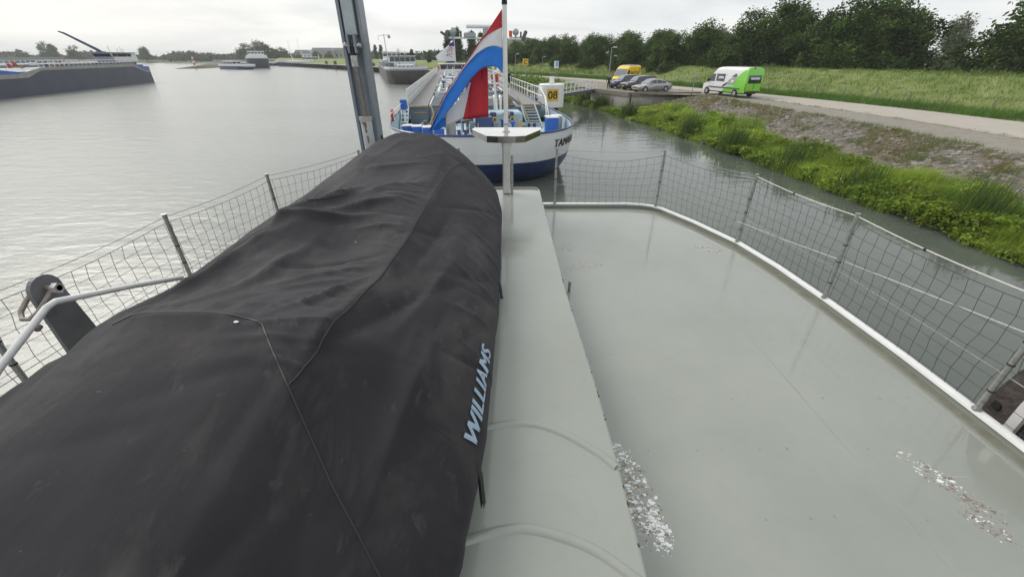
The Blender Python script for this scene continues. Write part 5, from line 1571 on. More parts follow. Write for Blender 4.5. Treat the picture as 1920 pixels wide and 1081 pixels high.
    for x in (xf - .92, xr + 1.02):
        for y in (-1, 1):
            arch(c, x, y * (w2 - .01), r_, y); wheel(c, x, y * (w2 - .09), r_)
    return c
p_silver = mat('silver_car_paint', (0.36, 0.35, 0.36), .28, metal=.6, var=.05, coat=.8, coatr=.05)
p_black = mat('black_car_paint', (0.025, 0.026, 0.034), .25, var=.1, coat=1.0, coatr=.03)
p_blue = mat('navy_car_paint', (0.022, 0.035, 0.10), .25, var=.1, coat=1.0, coatr=.03)
HD = math.atan2(-.33, -.94)
car('parked_car', 'silver saloon car parked nearest the corner of the quay wall', (17.75, 58.0, G + .03), HD, p_silver, 5.0, 1.88, 1.50)
car('parked_car', 'black estate suv parked between the silver car and the navy suv', (16.95, 61.3, G + .03), HD - .04, p_black, 4.75, 1.9, 1.70, True)
car('parked_car', 'navy blue suv parked next to the yellow van', (15.9, 64.5, G + .03), HD - .06, p_blue, 4.75, 1.9, 1.72, True)
def van(name, label, loc, rz, paint, L, H_, W_=2.0, two=None):
    v = thing(name, label, 'van', loc, rz)
    xf, xr = L / 2, -L / 2; w2 = W_ / 2
    # side profile (x, z) along the upper outline from bumper to rear sill
    top = [(xf, .72), (xf - .03, .98), (xf - .30, 1.16), (xf - .75, 1.32), (xf - 1.25, 1.95), (xf - 1.62, 2.34), (xf - 2.05, H_ - .12), (xf - 2.5, H_ - .02), (xf - 3.2, H_), (xr + .5, H_), (xr + .12, H_ - .05), (xr + .04, H_ - .35), (xr, 1.1), (xr + .02, .55)]
    bot = .42
    rows = []
    def half(x, z):
        """half width at a height: slightly barrel sided, narrower at roof and nose"""
        k = 1 - .10 * max(0, (z - 1.2) / (H_ - 1.2)) ** 1.6
        if x > xf - .9: k *= 1 - .16 * ((x - (xf - .9)) / .9) ** 2
        return w2 * k
    for (x, z) in top:
        zz = [bot, .62, .95, 1.3, 1.7, 2.1, 2.4, 2.7]
        sec = [(half(x, min(q, z)) * (.96 if q == bot else 1), min(q, z - .10 if z - .10 > bot else bot + .02)) for q in zz]
        sec += [(half(x, z) - .05, z - .04), (half(x, z) - .16, z), (half(x, z) * .5, z + .015), (0, z + .02)]
        rows.append((x, sec))
    body = loft_body(rows, 'body', paint, v)
    def quad(name_, pts, m, par=v, off=.012):
        """side or end panel from (x, z) points on both or one side"""
        for s_ in (-1, 1):
            mb = MB(); mb.add([(x, s_ * (half(x, z) + off), z) for x, z in pts], [tuple(range(len(pts)))]); mb.build(name_, m, par)
    quad('door_window', [(xf - .90, 1.38), (xf - 1.22, 1.82), (xf - 1.42, 2.10), (xf - 2.0, 2.14), (xf - 2.03, 1.38)], m_glass)
    for s_ in (-1, 1):
        mb = MB(); mb.box((xf - 1.02, s_ * (w2 + .12), 1.45), (.14, .20, .34), bev=.04); mb.build('mirror', m_trim, v)
        mb = MB(); mb.box((xf - .16, s_ * w2 * .72, .98), (.26, .34, .26), rz=-s_ * .4, bev=.05); mb.build('headlight', m_head, v)
        mb = MB(); mb.box((xr + .04, s_ * (w2 - .06), 1.02), (.10, .12, .62), bev=.02); mb.build('tail_light', m_red, v)
        mb = MB(); mb.box((xr + .02, s_ * (w2 - .055), 1.12), (.10, .08, .14), bev=.02); mb.build('reverse_light', m_head, v)
        mb = MB(); mb.box((xf - 1.9, s_ * (w2 + .006), 1.12), (.15, .02, .04)); mb.build('door_handle', m_trim, v)
        mb = MB(); mb.box((-.25, s_ * (w2 + .004), .80), (L - 1.9, .03, .15), bev=.01); mb.build('rub_strip', mat('grey_trim', (.09, .09, .10), .6), v)
    mb = MB()
    pr_ = [(xf - .80, 1.36), (xf - 1.25, 1.96), (xf - 1.55, 2.26)]
    mb.grid([[(x + .03, f_ * (half(x, z) - .10), z + .02 + .02 * (1 - f_ * f_)) for f_ in (-1, -.5, 0, .5, 1)] for x, z in pr_]); mb.build('windscreen', m_ws, v)
    for xg in (xf - 1.0, xf - 2.08, xf - 3.75):
        quad('panel_gap', [(xg, .62), (xg, 2.2), (xg - .03, 2.2), (xg - .03, .62)], m_trim, v, .008)
    mb = MB(); mb.box((xf - .02, 0, .62), (.10, W_ * .80, .28), bev=.04); mb.build('front_bumper', m_trim, v)
    mb = MB(); mb.box((xr + .0, 0, .52), (.14, W_ * .92, .20), bev=.04); mb.build('rear_bumper', m_trim, v)
    mb = MB(); mb.box((xf + .005, 0, .92), (.06, W_ * .5, .16)); mb.build('grille', m_trim, v)
    mb = MB(); mb.box((xf + .04, 0, .62), (.02, .52, .11)); mb.build('number_plate', m_plate, v)
    mb = MB(); mb.box((xr - .05, .25, .76), (.02, .52, .12)); mb.build('number_plate', m_plate, v)
    mb = MB(); mb.box((-.2, 0, .38), (L * .84, W_ * .82, .14)); mb.build('underbody', m_trim, v)
    for x in (xf - 1.0, xr + 1.35):
        for s_ in (-1, 1):
            arch(v, x, s_ * (w2 - .0), .36, s_); wheel(v, x, s_ * (w2 - .08), .35, .23)
    return v, quad, half, xf, xr, w2
def green_white():
    m = bpy.data.materials.new('van_white_and_green'); m.use_nodes = True
    t = m.node_tree; b = t.nodes['Principled BSDF']
    tc_ = t.nodes.new('ShaderNodeTexCoord'); sp = t.nodes.new('ShaderNodeSeparateXYZ'); t.links.new(tc_.outputs['Object'], sp.inputs[0])
    # printed wrap: green behind a slanted, slightly curved line
    k = t.nodes.new('ShaderNodeMath'); k.operation = 'MULTIPLY_ADD'; k.inputs[1].default_value = 1.3; t.links.new(sp.outputs['Z'], k.inputs[0]); t.links.new(sp.outputs['X'], k.inputs[2])
    st = t.nodes.new('ShaderNodeMath'); st.operation = 'LESS_THAN'; st.inputs[1].default_value = .58; t.links.new(k.outputs[0], st.inputs[0])
    n_ = t.nodes.new('ShaderNodeTexNoise'); n_.inputs['Scale'].default_value = 3
    g_ = t.nodes.new('ShaderNodeMix'); g_.data_type = 'RGBA'; g_.inputs['A'].default_value = (.165, .56, .035, 1); g_.inputs['B'].default_value = (.20, .62, .05, 1)
    t.links.new(n_.outputs['Fac'], g_.inputs['Factor'])
    mx_ = t.nodes.new('ShaderNodeMix'); mx_.data_type = 'RGBA'; mx_.inputs['A'].default_value = (.76, .77, .78, 1)
    t.links.new(g_.outputs['Result'], mx_.inputs['B']); t.links.new(st.outputs[0], mx_.inputs['Factor']); t.links.new(mx_.outputs['Result'], b.inputs['Base Color'])
    b.inputs['Roughness'].default_value = .35; b.inputs['Coat Weight'].default_value = .6; b.inputs['Coat Roughness'].default_value = .06
    return m
HV = math.atan2(.961, -.276)
v, quad, half, xf, xr, w2 = van('van', 'high roof van, white in front and bright green behind, driving on the road', (24.7, 51.8, G + .09), HV, green_white(), 6.8, 2.85, 2.1)
quad('side_window', [(xf - 2.2, 1.42), (xf - 2.2, 2.16), (xf - 3.55, 2.16), (xf - 3.55, 1.42)], m_glass)
m_prt = mat('pale_lettering', (.55, .65, .78), .5)
quad('window_print', [(xf - 2.5, 1.70), (xf - 2.6, 1.92), (xf - 3.3, 1.92), (xf - 3.4, 1.70)], m_prt, v, .018)
mb = MB(); mb.grid([[(xr + x_, f_ * .82, z_) for f_ in (-1, 0, 1)] for x_, z_ in ((-.028, 1.36), (-.012, 1.75), (.012, 2.12))]); mb.build('rear_window', m_glass, v)
mb = MB(); mb.grid([[(xr + x_, f_, z_) for f_ in (-.55, 0, .55)] for x_, z_ in ((-.045, 1.72), (-.030, 1.92))]); mb.build('window_print', m_prt, v)
mb = MB(); mb.box((xr - .03, 0, 1.2), (.03, .02, 1.4)); mb.build('door_gap', m_trim, v)
mb = MB(); mb.box((xr + .10, .25, 2.80), (.22, .20, .10), bev=.03); mb.build('roof_light', m_trim, v)
# grey machine picture printed on the side: overlapping printed shapes, left and right alike
for pts, m in (([(xf - 3.30, .98), (xf - 3.45, 1.10), (xf - 3.62, 1.28), (xf - 3.75, 1.22), (xf - 3.60, 1.02), (xf - 3.42, .92)], m_trim),
               ([(xf - 3.62, 1.12), (xf - 3.70, 1.36), (xf - 3.95, 1.62), (xf - 4.25, 1.72), (xf - 4.40, 1.55), (xf - 4.30, 1.28), (xf - 4.0, 1.10)], mat('print_grey', (.22, .25, .24), .5, col2=(.45, .48, .47), vscale=6)),
               ([(xf - 3.95, 1.70), (xf - 4.0, 1.78), (xf - 4.2, 1.98), (xf - 4.32, 1.98), (xf - 4.36, 1.74)], mat('print_dark', (.10, .10, .11), .5)),
               ([(xf - 3.95, 1.34), (xf - 4.0, 1.48), (xf - 4.16, 1.52), (xf - 4.22, 1.38), (xf - 4.1, 1.28)], m_wmet)):
    quad('side_picture', [(.1 - (.1 - x_) * 1.9, .98 + (z_ - .98) * 1.25) for x_, z_ in pts], m, v, .016 if m is not m_wmet else .020)
quad('stripe_print', [(xf - 4.25, 1.00), (xf - 4.25, 1.08), (xf - 5.05, 1.08), (xf - 5.05, 1.00)], m_wmet, v, .016)
p_yel = mat('yellow_van_paint', (0.86, 0.58, 0.02), .35, var=.05, coat=.6, coatr=.06)
v2, quad2, half2, xf2, xr2, w22 = van('van', 'yellow high roof van parked left of the dark cars facing the water', (17.2, 69.6, G + .04), math.atan2(-.80, -.62), p_yel, 6.2, 2.72, 2.0)
m_vtxt = mat('brown_lettering', (.14, .06, .02), .6)
for s_ in (-1, 1):
    put_text('lettering', 'PK SNATZ ELA', .62, m_vtxt, v2, frame((-.35, s_ * (w22 + .02), 1.72), (-s_, 0, 0), (0, -s_ * .06, 1), (0, s_, 0)), 0, .01)
quad2('emblem', [(xr2 + .35, 1.75), (xr2 + .30, 2.25), (xr2 + .45, 2.35), (xr2 + .55, 2.1), (xr2 + .48, 1.75)], mat('emblem_green', (.10, .14, .02), .5), v2, .02)
quad2('emblem', [(xr2 + .72, 1.75), (xr2 + .70, 2.3), (xr2 + .80, 2.3), (xr2 + .84, 1.75)], mat('emblem_green', (.10, .14, .02), .5), v2, .02)
mb = MB(); mb.box((-1.0, 0, 2.78), (2.6, 1.5, .06)); mb.build('roof_rack', m_lampg, v2)

# ------------------------------------------------------------------ people
def person(label, loc, rz, shirt, trousers, skin, hair, stride=.12, arm=.1):
    p = thing('person', label, 'person', loc, rz)
    J = {'pel': (0, 0, .95), 'chest': (0, 0, 1.32), 'neck': (0, 0, 1.50), 'head': (0, .02, 1.66), 'crown': (0, .02, 1.76)}
    edges = [('pel', 'chest'), ('chest', 'neck'), ('neck', 'head'), ('head', 'crown')]
    rad = {'pel': (.15, .11), 'chest': (.17, .12), 'neck': (.055, .055), 'head': (.085, .10), 'crown': (.05, .06)}
    for s_, n_ in ((-1, 'l'), (1, 'r')):
        f_ = s_ * stride
        J[n_ + 'hip'] = (s_ * .10, 0, .90); J[n_ + 'kn'] = (s_ * .11, f_ * .6 + .02, .50); J[n_ + 'an'] = (s_ * .11, f_ - .02, .08); J[n_ + 'toe'] = (s_ * .12, f_ + .16, .04)
        J[n_ + 'sh'] = (s_ * .20, 0, 1.42); J[n_ + 'el'] = (s_ * (.25 + arm), -f_ * .5, 1.13); J[n_ + 'wr'] = (s_ * (.24 + arm * .4), -f_ + .12, .92); J[n_ + 'ha'] = (s_ * (.23 + arm * .3), -f_ + .16, .82)
        edges += [('pel', n_ + 'hip'), (n_ + 'hip', n_ + 'kn'), (n_ + 'kn', n_ + 'an'), (n_ + 'an', n_ + 'toe'), ('chest', n_ + 'sh'), (n_ + 'sh', n_ + 'el'), (n_ + 'el', n_ + 'wr'), (n_ + 'wr', n_ + 'ha')]
        rad.update({n_ + 'hip': (.10, .10), n_ + 'kn': (.062, .062), n_ + 'an': (.042, .042), n_ + 'toe': (.04, .03), n_ + 'sh': (.07, .07), n_ + 'el': (.046, .046), n_ + 'wr': (.032, .032), n_ + 'ha': (.035, .022)})
    names = list(J)
    me = bpy.data.meshes.new('body'); me.from_pydata([J[n_] for n_ in names], [(names.index(a), names.index(b)) for a, b in edges], [])
    o = link('body', me)
    o.modifiers.new('skin', 'SKIN'); sv = me.skin_vertices[0].data
    for k, n_ in enumerate(names):
        sv[k].radius = rad[n_]; sv[k].use_root = (k == 0)
    sb = o.modifiers.new('sub', 'SUBSURF'); sb.levels = 1; sb.render_levels = 1
    dg = bpy.context.evaluated_depsgraph_get()
    bm_ = bpy.data.meshes.new_from_object(o.evaluated_get(dg))
    bpy.data.objects.remove(o)
    for m in (skin, shirt, trousers): bm_.materials.append(m)
    for f in bm_.polygons:
        z = f.center.z
        f.material_index = 0 if (z > 1.49 or (z < .93 and abs(f.center.x) > .19)) else (1 if z > .93 else 2)
        f.use_smooth = True
    link('body', bm_, p)
    h = MB(); h.sphere((0, .0, 1.71), .098, 12, 8, s=(.95, 1.02, .85)); h.build('hair', hair, p, True)
    return p
m_sk = mat('skin', (.45, .29, .21), .6); m_dk = mat('dark_cloth', (.018, .018, .022), .85); m_dk2 = mat('black_cloth', (.012, .012, .014), .85); m_hair = mat('dark_hair', (.03, .022, .018), .7)
person('person in dark clothes standing at the quay edge before the yellow van', (13.0, 61.6, G + .03), R(160), m_dk, m_dk2, m_sk, m_hair)
# ================================================================== SHIPS
m_navy = mat('navy_hull', (0.020, 0.042, 0.135), .32, var=.2, vscale=1.2, coat=.3, coatr=.1)
m_hwhite = mat('hull_white', (0.74, 0.75, 0.77), .35, var=.05, vscale=1.0, coat=.3)
m_pblue = mat('pale_blue_deck', (0.40, 0.52, 0.58), .5, var=.1, vscale=2)
m_gblue = mat('grey_blue_plate', (0.13, 0.175, 0.21), .5, var=.15, vscale=2)
m_blue = mat('blue_plastic', (0.02, 0.10, 0.42), .4, var=.12)
m_walk = mat('walkway_grey', (0.20, 0.20, 0.195), .85, vscale=3, col2=(.27, .26, .25))
m_tan = mat('tan_timber', (0.36, 0.25, 0.13), .8)
m_pgrey = mat('pipe_grey', (0.30, 0.335, 0.36), .45, var=.15)
m_brass = mat('ochre_paint', (0.55, 0.33, 0.07), .5)
m_redp = mat('red_paint', (0.42, 0.04, 0.04), .5)
m_ropeb = mat('olive_rope', (0.24, 0.21, 0.10), .9, vscale=20)
def plan_path(half_pts, n=5):
    """closed-bow outline: from right stern round the bow (y small) to left stern"""
    P = densify(half_pts, n)
    return [(x, y) for x, y in P[::-1]] + [(-x, y) for x, y in P]
def shell(path, levels, m, name, par, bow_len, smooth=True):
    """levels: (z, inset at the bow, inset along the sides)"""
    n = len(path); rows = []
    for z, ib, isd in levels:
        row = []
        for i, (x, y) in enumerate(path):
            a = path[max(i - 1, 0)]; b = path[min(i + 1, n - 1)]
            t = Vector((b[0] - a[0], b[1] - a[1]))
            t = t.normalized() if t.length > 1e-6 else Vector((0, 1))
            nx, ny = t.y, -t.x                     # outwards
            if nx * x + ny * (y - bow_len * 2) < 0: nx, ny = -nx, -ny
            k = max(0.0, 1 - y / bow_len)
            d = ib * k + isd * (1 - k)
            row.append((x - nx * d, y - ny * d, z))
        rows.append(row)
    mb = MB(); mb.grid(rows)
    return mb.build(name, m, par, 'all' if smooth else False)
def deck_fill(path, z, inset_, m, name, par, y0=-1, y1=1e9):
    k = len(path) // 2
    mb = MB()
    rows = [[(-(abs(x)) + inset_, y + (inset_ if y < 2 else 0), z), (abs(x) - inset_, y + (inset_ if y < 2 else 0), z)] for x, y in path[k:] if y0 <= y <= y1 and abs(x) > inset_]
    mb.grid(rows)
    return mb.build(name, m, par)
TB_O = Vector((-1.08, 20.7, .3)); TB_RZ = R(7.4)
tk_ = thing('tanker_barge', 'white and navy tanker barge moored bow towards the camera', 'barge', TB_O, TB_RZ)
TBM = Matrix.Translation(TB_O) @ Matrix.Rotation(TB_RZ, 4, 'Z')
hp = [(.05, 0), (1.25, .08), (2.35, .32), (3.3, .85), (4.2, 1.75), (4.9, 3.0), (5.25, 4.8), (5.4, 7.3), (5.4, 20), (5.4, 60), (5.4, 99), (4.7, 103.5), (3.4, 105)]
path = plan_path(hp)
shell(path, [(2.36, 0, 0), (1.95, .05, 0), (1.60, .11, 0), (1.25, .20, 0), (.95, .30, 0)], m_hwhite, 'white_strake', tk_, 9)
hull_ = shell(path, [(.952, .29, -.003), (.6, .48, 0), (.2, .85, .02), (-.3, 1.5, .06), (-1.0, 2.6, .2)], m_navy, 'hull', tk_, 9)
shell(path, [(2.345, .10, .07), (1.44, .34, .07)], m_pblue, 'bulwark', tk_, 9)
mb = MB(); mb.tube([(x, y, 2.37) for x, y in path], .055, 6); mb.build('rail_cap', m_navy, tk_, True)
deck_fill(path, 1.45, .12, m_pblue, 'foredeck', tk_, -1, 12.2)
deck_fill(path, 1.50, .08, m_gblue, 'side_deck', tk_, 11.5, 104)
# dark anchor pocket low on the bow
mb = MB(); mb.box((2.6, 1.75, .05), (.8, .2, .34), rz=.5, bev=.05); mb.build('anchor_pocket', m_black, hull_)
# name on the right bow
nm = text_mesh('TAMARA', .70, .0, 0, 0)
_n2 = nm.copy(); _n2.transform(Matrix.Translation((.035, 0, .006)))
_b = bmesh.new(); _b.from_mesh(nm); _b.from_mesh(_n2); _b.to_mesh(nm); _b.free()
xs_ = [q.co.x for q in nm.vertices]
half_arc = densify(hp, 40)
acc = [0.0]
for a, b in zip(half_arc[:-1], half_arc[1:]): acc.append(acc[-1] + math.hypot(b[0] - a[0], b[1] - a[1]))
def on_bow(s, z):
    x = interp(s, acc, [q[0] for q in half_arc]); y = interp(s, acc, [q[1] for q in half_arc])
    x2 = interp(s + .05, acc, [q[0] for q in half_arc]); y2 = interp(s + .05, acc, [q[1] for q in half_arc])
    t = Vector((x2 - x, y2 - y)).normalized(); k = max(0, 1 - y / 9)
    d = -.03 + k * interp(z, [.95, 1.6, 1.95, 2.36], [.30, .11, .05, 0])
    return (x - t.y * d, y + t.x * d, z)
for q in nm.vertices:
    off_ = q.co.z; q.co = on_bow(6.1 + (q.co.x - xs_[0]) * .95, 1.52 + q.co.y * .85); q.co.x += off_
nm.materials.clear(); nm.materials.append(m_blk); link('ship_name', nm, tk_)
# cargo trunk with front bulkhead, walkways on both sides
mb = MB(); mb.box((0, 47.9, 1.95), (6.6, 72, .98)); trunk2 = mb.build('cargo_trunk', m_gblue, tk_)
for k in range(7):
    x = -2.8 + k * .93
    mb = MB(); mb.box((x, 11.86, 1.95), (.06, .08, .9)); mb.build('stiffener', m_pgrey, trunk2)
for (xa, xb) in ((-4.75, -3.45), (3.45, 4.8)):
    for k in range(12):
        y = 11.7 + k * 6.2
        mb = MB(); mb.box(((xa + xb) / 2, y + 3.09, 2.585), (xb - xa, 6.14, .05)); mb.build('walkway_plate', m_walk, tk_)
    mb = MB(); mb.box(((xa + xb) / 2, 11.62, 2.58), (xb - xa + .06, .10, .10)); mb.build('timber_edge', m_tan, tk_)
    mb = MB(); mb.box(((xa + xb) / 2, 11.80, 2.0), (xb - xa, .06, 1.1)); mb.build('front_plate', m_gblue, tk_)
    mb = MB(); mb.box(((xa + xb) / 2 + .1, 11.74, 2.16), (.85, .05, .06)); mb.build('grab_bar', m_brass, tk_)
def railing(name, pts, h, step, m, mids=(.5,), r_=.022, par=tk_):
    mb = MB()
    pts = [Vector(p) for p in pts]
    for a, b in zip(pts[:-1], pts[1:]):
        L = (b - a).length; n = max(1, int(L / step))
        for k in range(n + 1):
            p = a.lerp(b, k / n); mb.tube([p, p + Vector((0, 0, h))], r_, 5)
        for q in (1.0,) + tuple(mids):
            mb.tube([a + Vector((0, 0, h * q)), b + Vector((0, 0, h * q))], r_, 5)
    return mb.build(name, m, par)
railing('left_railing', [(-4.82, 11.7, 2.6), (-4.82, 40, 2.6), (-4.82, 86, 2.6)], 1.05, .75, m_wmet, (.33, .66), .028)
mb = MB(); mb.grid([[(-4.84, y, z) for z in (2.68, 3.45)] for y in (12.2, 24, 36, 52, 70)]); mb.build('canvas_screen', mat('white_canvas', (.62, .63, .66), .8, var=.1), tk_)
railing('right_railing', [(4.85, 11.7, 2.6), (4.85, 40, 2.6), (4.85, 86, 2.6)], 1.05, 1.6, m_wmet, (.5,), .035)
railing('inner_railing', [(3.45, 20, 2.6), (3.45, 60, 2.6)], .9, 2.5, m_wmet, (.5,), .025)
# steps from the foredeck to the right walkway, and a short flight at the left
def flight(x, y0, y1, z0, z1, wd, n, m, name):
    f_ = MB()
    for k in range(n):
        t = (k + .5) / n
        f_.box((x, lerp(y0, y1, t), lerp(z0, z1, t)), (wd, (y1 - y0) / n * .62, .05))
    st_ = f_.build(name, m, tk_)
    f_ = MB()
    for s_ in (-1, 1):
        bar(f_, (x + s_ * wd / 2, y0, z0 - .05), (x + s_ * wd / 2, y1, z1 + .05), .06, .16)
    f_.each('stringer', m_pblue, st_)
    return st_
flight(3.75, 8.2, 11.6, 1.45, 2.55, 1.0, 8, m_pgrey, 'stairs')
flight(-5.0, 9.2, 11.6, 1.48, 2.5, .45, 5, m_wmet, 'side_steps')
mb = MB(); mb.tube([(4.4, 8.0, 1.5), (4.4, 8.0, 2.5), (4.55, 9.3, 3.3), (4.7, 11.7, 3.65)], .035, 6); mb.tube([(4.6, 7.8, 1.5), (4.6, 8.3, 2.4), (4.75, 10, 3.2), (4.85, 11.7, 3.4)], .03, 6); mb.each('stair_rail', m_wmet, tk_, True)
# louvred hatch grids between walkway and pipes
for (x0, x1) in ((-3.3, -1.5), (-1.2, .6), (.9, 2.9)):
    mb = MB(); mb.box(((x0 + x1) / 2, 15.8, 2.46), (x1 - x0, 7.4, .04)); g_ = mb.build('hatch_pit', m_black, tk_)
    for k in range(9):
        mb = MB(); mb.box(((x0 + x1) / 2, 12.3 + k * .86, 2.56), (x1 - x0, .16, .12)); mb.build('slat', m_pgrey, g_)
    mb = MB()
    for x in (x0, x1): mb.box((x, 15.8, 2.58), (.08, 7.5, .16))
    mb.each('frame', m_wmet, g_)
# foredeck gear
pr0 = random.Random(23)
for k, x in enumerate((-4.28, -3.72, -3.12, -2.48)):
    y = 4.6 - k * .36
    mb = MB(); mb.box((x, y, 1.86), (.53, .50, .80), bev=.03); g_ = mb.build('blue_locker', m_blue, tk_)
    mb = MB(); mb.box((x, y, 2.295), (.56, .54, .07), bev=.02); mb.build('lid', m_hwhite, g_)
for (x, y, z, s_) in ((4.25, 5.6, 1.95, .72), (4.72, 6.3, 1.92, .6)):
    mb = MB(); mb.box((x, y, z), (s_, s_, 1.0), bev=.05); g_ = mb.build('blue_tank', m_blue if s_ > .65 else m_galv, tk_)
    mb = MB(); mb.box((x, y, z + .54), (s_ * 1.05, s_ * 1.05, .09), bev=.02); mb.build('lid', m_hwhite, g_)
mb = MB(); mb.box((-4.95, 10.2, 2.85), (.42, .5, .62), bev=.04); mb.build('blue_box', m_blue, tk_)
mb = MB(); mb.tube([(-4.95, 10.2, 1.5), (-4.95, 10.2, 2.6)], .10, 8); mb.build('vent_post', m_hwhite, tk_, True)
mb = MB(); mb.box((.12, 5.6, 2.1), (1.0, .7, .95), bev=.06); w_ = mb.build('windlass', m_navy, tk_)
mb = MB(); mb.tube([(-.25, 5.2, 2.25), (-.25, 5.2, 1.9), (.7, 5.18, 1.95)], .035, 6); mb.build('brake_lever', m_brass, w_, True)
for s_ in (-1, 1):
    mb = MB(); mb.tube([(.12 + s_ * .55, 5.6, 2.0), (.12 + s_ * .85, 5.6, 2.0)], .30, 16); mb.build('drum', m_gblue, w_, True)
for (x, y, h) in ((-1.85, 4.2, 1.0), ):
    mb = MB(); mb.cyl((x, y, 1.45), .28, h, 18); mb.build('capstan', mat('tan_grey', (.30, .28, .24), .6, metal=.3), tk_, True)
for (x, y) in ((.85, 7.6), (2.0, 7.8)):
    mb = MB(); mb.box((x, y, 2.0), (.42, .34, 1.15), bev=.05); b_o = mb.build('vent_box', m_navy, tk_)
    mb = MB(); mb.tube([(x - .05, y - .3, 1.5), (x - .05, y - .3, 2.15), (x, y - .3, 2.28), (x + .15, y - .3, 2.28), (x + .2, y - .3, 2.1)], .06, 8); mb.build('gooseneck', m_brass, b_o, True)
for (x, y) in ((2.6, 4.6), (-1.2, 4.4), (3.2, 6.6)):
    mb = MB(); mb.box((x, y, 1.60), (.7, .4, .28), bev=.04); g_ = mb.build('chock', m_blue if x < 0 else m_navy, tk_)
    mb = MB(); mb.cyl((x - .18, y, 1.7), .09, .32, 10); mb.cyl((x + .18, y, 1.7), .09, .32, 10); mb.each('bollard', m_navy, g_, True)
for k in range(34):
    x = pr0.uniform(-3.6, 3.0); y = pr0.uniform(5.0, 11.3); h = pr0.uniform(.25, 1.0)
    mb = MB(); mb.tube([(x, y, 1.45), (x, y, 1.45 + h)], pr0.uniform(.03, .09), 6)
    if k % 2: mb.box((x, y, 1.47 + h), (pr0.uniform(.12, .4), pr0.uniform(.12, .4), pr0.uniform(.08, .3)), bev=.02)
    else: mb.tube([(x, y, 1.45 + h), (x + pr0.uniform(-.4, .4), y, 1.45 + h)], .04, 6)
    mb.build('deck_fitting', pr0.choice((m_navy, m_navy, m_dmet, m_pgrey, m_hwhite, m_blue, m_brass)), tk_)
for (xa, ya, xb, yb) in ((-4.9, 4.6, -3.6, 11.4), (-2.2, 5, 2.2, 5.2), (.6, 6, .8, 11.3), (-2.6, 6.4, -2.4, 11.4)):
    mb = MB(); mb.tube([(xa, ya, 1.62), (xb, yb, 1.66)], .06, 6); mb.build('deck_pipe', m_pgrey, tk_, True)
mb = MB(); mb.box((1.3, 9.3, 1.95), (3.2, 1.8, 1.0), bev=.1); mb.build('deckhouse_low', m_pblue, tk_)
mb = MB(); mb.box((.7, 10.6, 2.9), (.75, .6, .5), bev=.05); mb.build('grey_chest', m_conc, tk_)
for k in range(3):
    x = 1.3 + k * .42
    mb = MB(); mb.tube([(x, 11.2, 2.1), (x, 11.2, 3.0), (x, 11.35, 3.2), (x, 11.6, 3.2), (x, 11.75, 2.95)], .09, 8); mb.build('vent_gooseneck', m_hwhite if k < 2 else m_pgrey, tk_, True)
mb = MB(); mb.tube([(2.9, 11.0, 3.1), (3.2, 10, 2.6), (3.35, 8.6, 1.9), (3.2, 7.4, 1.5)], .05, 6); mb.tube([(-3.2, 11.5, 2.7), (-3.0, 10.2, 2.2), (-3.3, 8.2, 1.7), (-3.9, 6.4, 1.5)], .05, 6); mb.each('hawser', m_ropeb, tk_, True)
for (x, y, s_) in ((-2.0, 13.2, .5), (2.2, 12.6, .6)):
    mb = MB()
    for k in range(6):
        mb.tube([(x + s_ * math.cos(a) * (1 - .06 * k), y + s_ * .7 * math.sin(a), 2.62 + .07 * k + .03 * math.sin(3 * a + k)) for a in [j * .5236 for j in range(12)]], .05, 5, closed=True)
    mb.build('rope_coil', m_ropeb, tk_, True)
mb = MB()
mb.tube([(-5.05, 3.6 + k * .9, 2.95 - .0 * k) for k in range(8)], .02, 5)
for k in range(5): mb.tube([(-5.02 + .02 * k, 3.6 + k * 1.6, 2.36), (-5.05, 3.6 + k * 1.6, 2.95)], .02, 5)
mb.build('bow_rail', m_wmet, tk_)
mb = MB(); mb.tube([(-5.1 + .0, 5.2 + .28 * math.cos(a), 2.75 + .28 * math.sin(a)) for a in [k * .5236 for k in range(12)]], .07, 6, closed=True); mb.build('life_ring', m_redp, tk_, True)
# cargo piping
pr_ = random.Random(17)
for k in range(9):
    x = -2.9 + k * .72
    r_ = pr_.choice((.07, .09, .12))
    z = 2.75 + pr_.uniform(0, .25)
    mb = MB(); mb.tube([(x, 20.3, z), (x, 50, z), (x, 82, z)], r_, 8); mb.build('cargo_pipe', pr_.choice((m_pgrey, m_wmet, m_hwhite, m_gblue)), tk_, True)
for k in range(15):
    y = 21 + k * 4.1
    mb = MB(); mb.box((0, y, 2.85), (6.4, .12, .12)); mb.box((-3.2, y, 2.65), (.1, .1, .5)); mb.box((3.2, y, 2.65), (.1, .1, .5)); mb.build('pipe_rack', m_wmet, tk_)
for k in range(10):
    y = 24 + k * 5.6; x = pr_.uniform(-2.2, 2.2)
    mb = MB(); mb.cyl((x, y, 2.45), .55, .75, 16); d_ = mb.build('tank_dome', m_gblue if k % 2 else m_hwhite, tk_, True)
    mb = MB(); mb.cyl((x, y, 3.2), .6, .08, 16); mb.build('lid', m_wmet, d_)
for k in range(46):
    y = 20.5 + pr_.random() ** 1.2 * 62; x = pr_.uniform(-3.1, 3.1)
    mb = MB(); h = pr_.uniform(.35, .95)
    mb.tube([(x, y, 2.6), (x, y, 2.6 + h)], .06, 6); mb.box((x, y, 2.62 + h), (pr_.uniform(.15, .5), pr_.uniform(.15, .5), pr_.uniform(.1, .4)), bev=.03)
    mb.build('valve', pr_.choice((m_redp, m_hwhite, m_navy, m_pgrey, m_pgrey, m_dmet, m_wmet)), tk_)
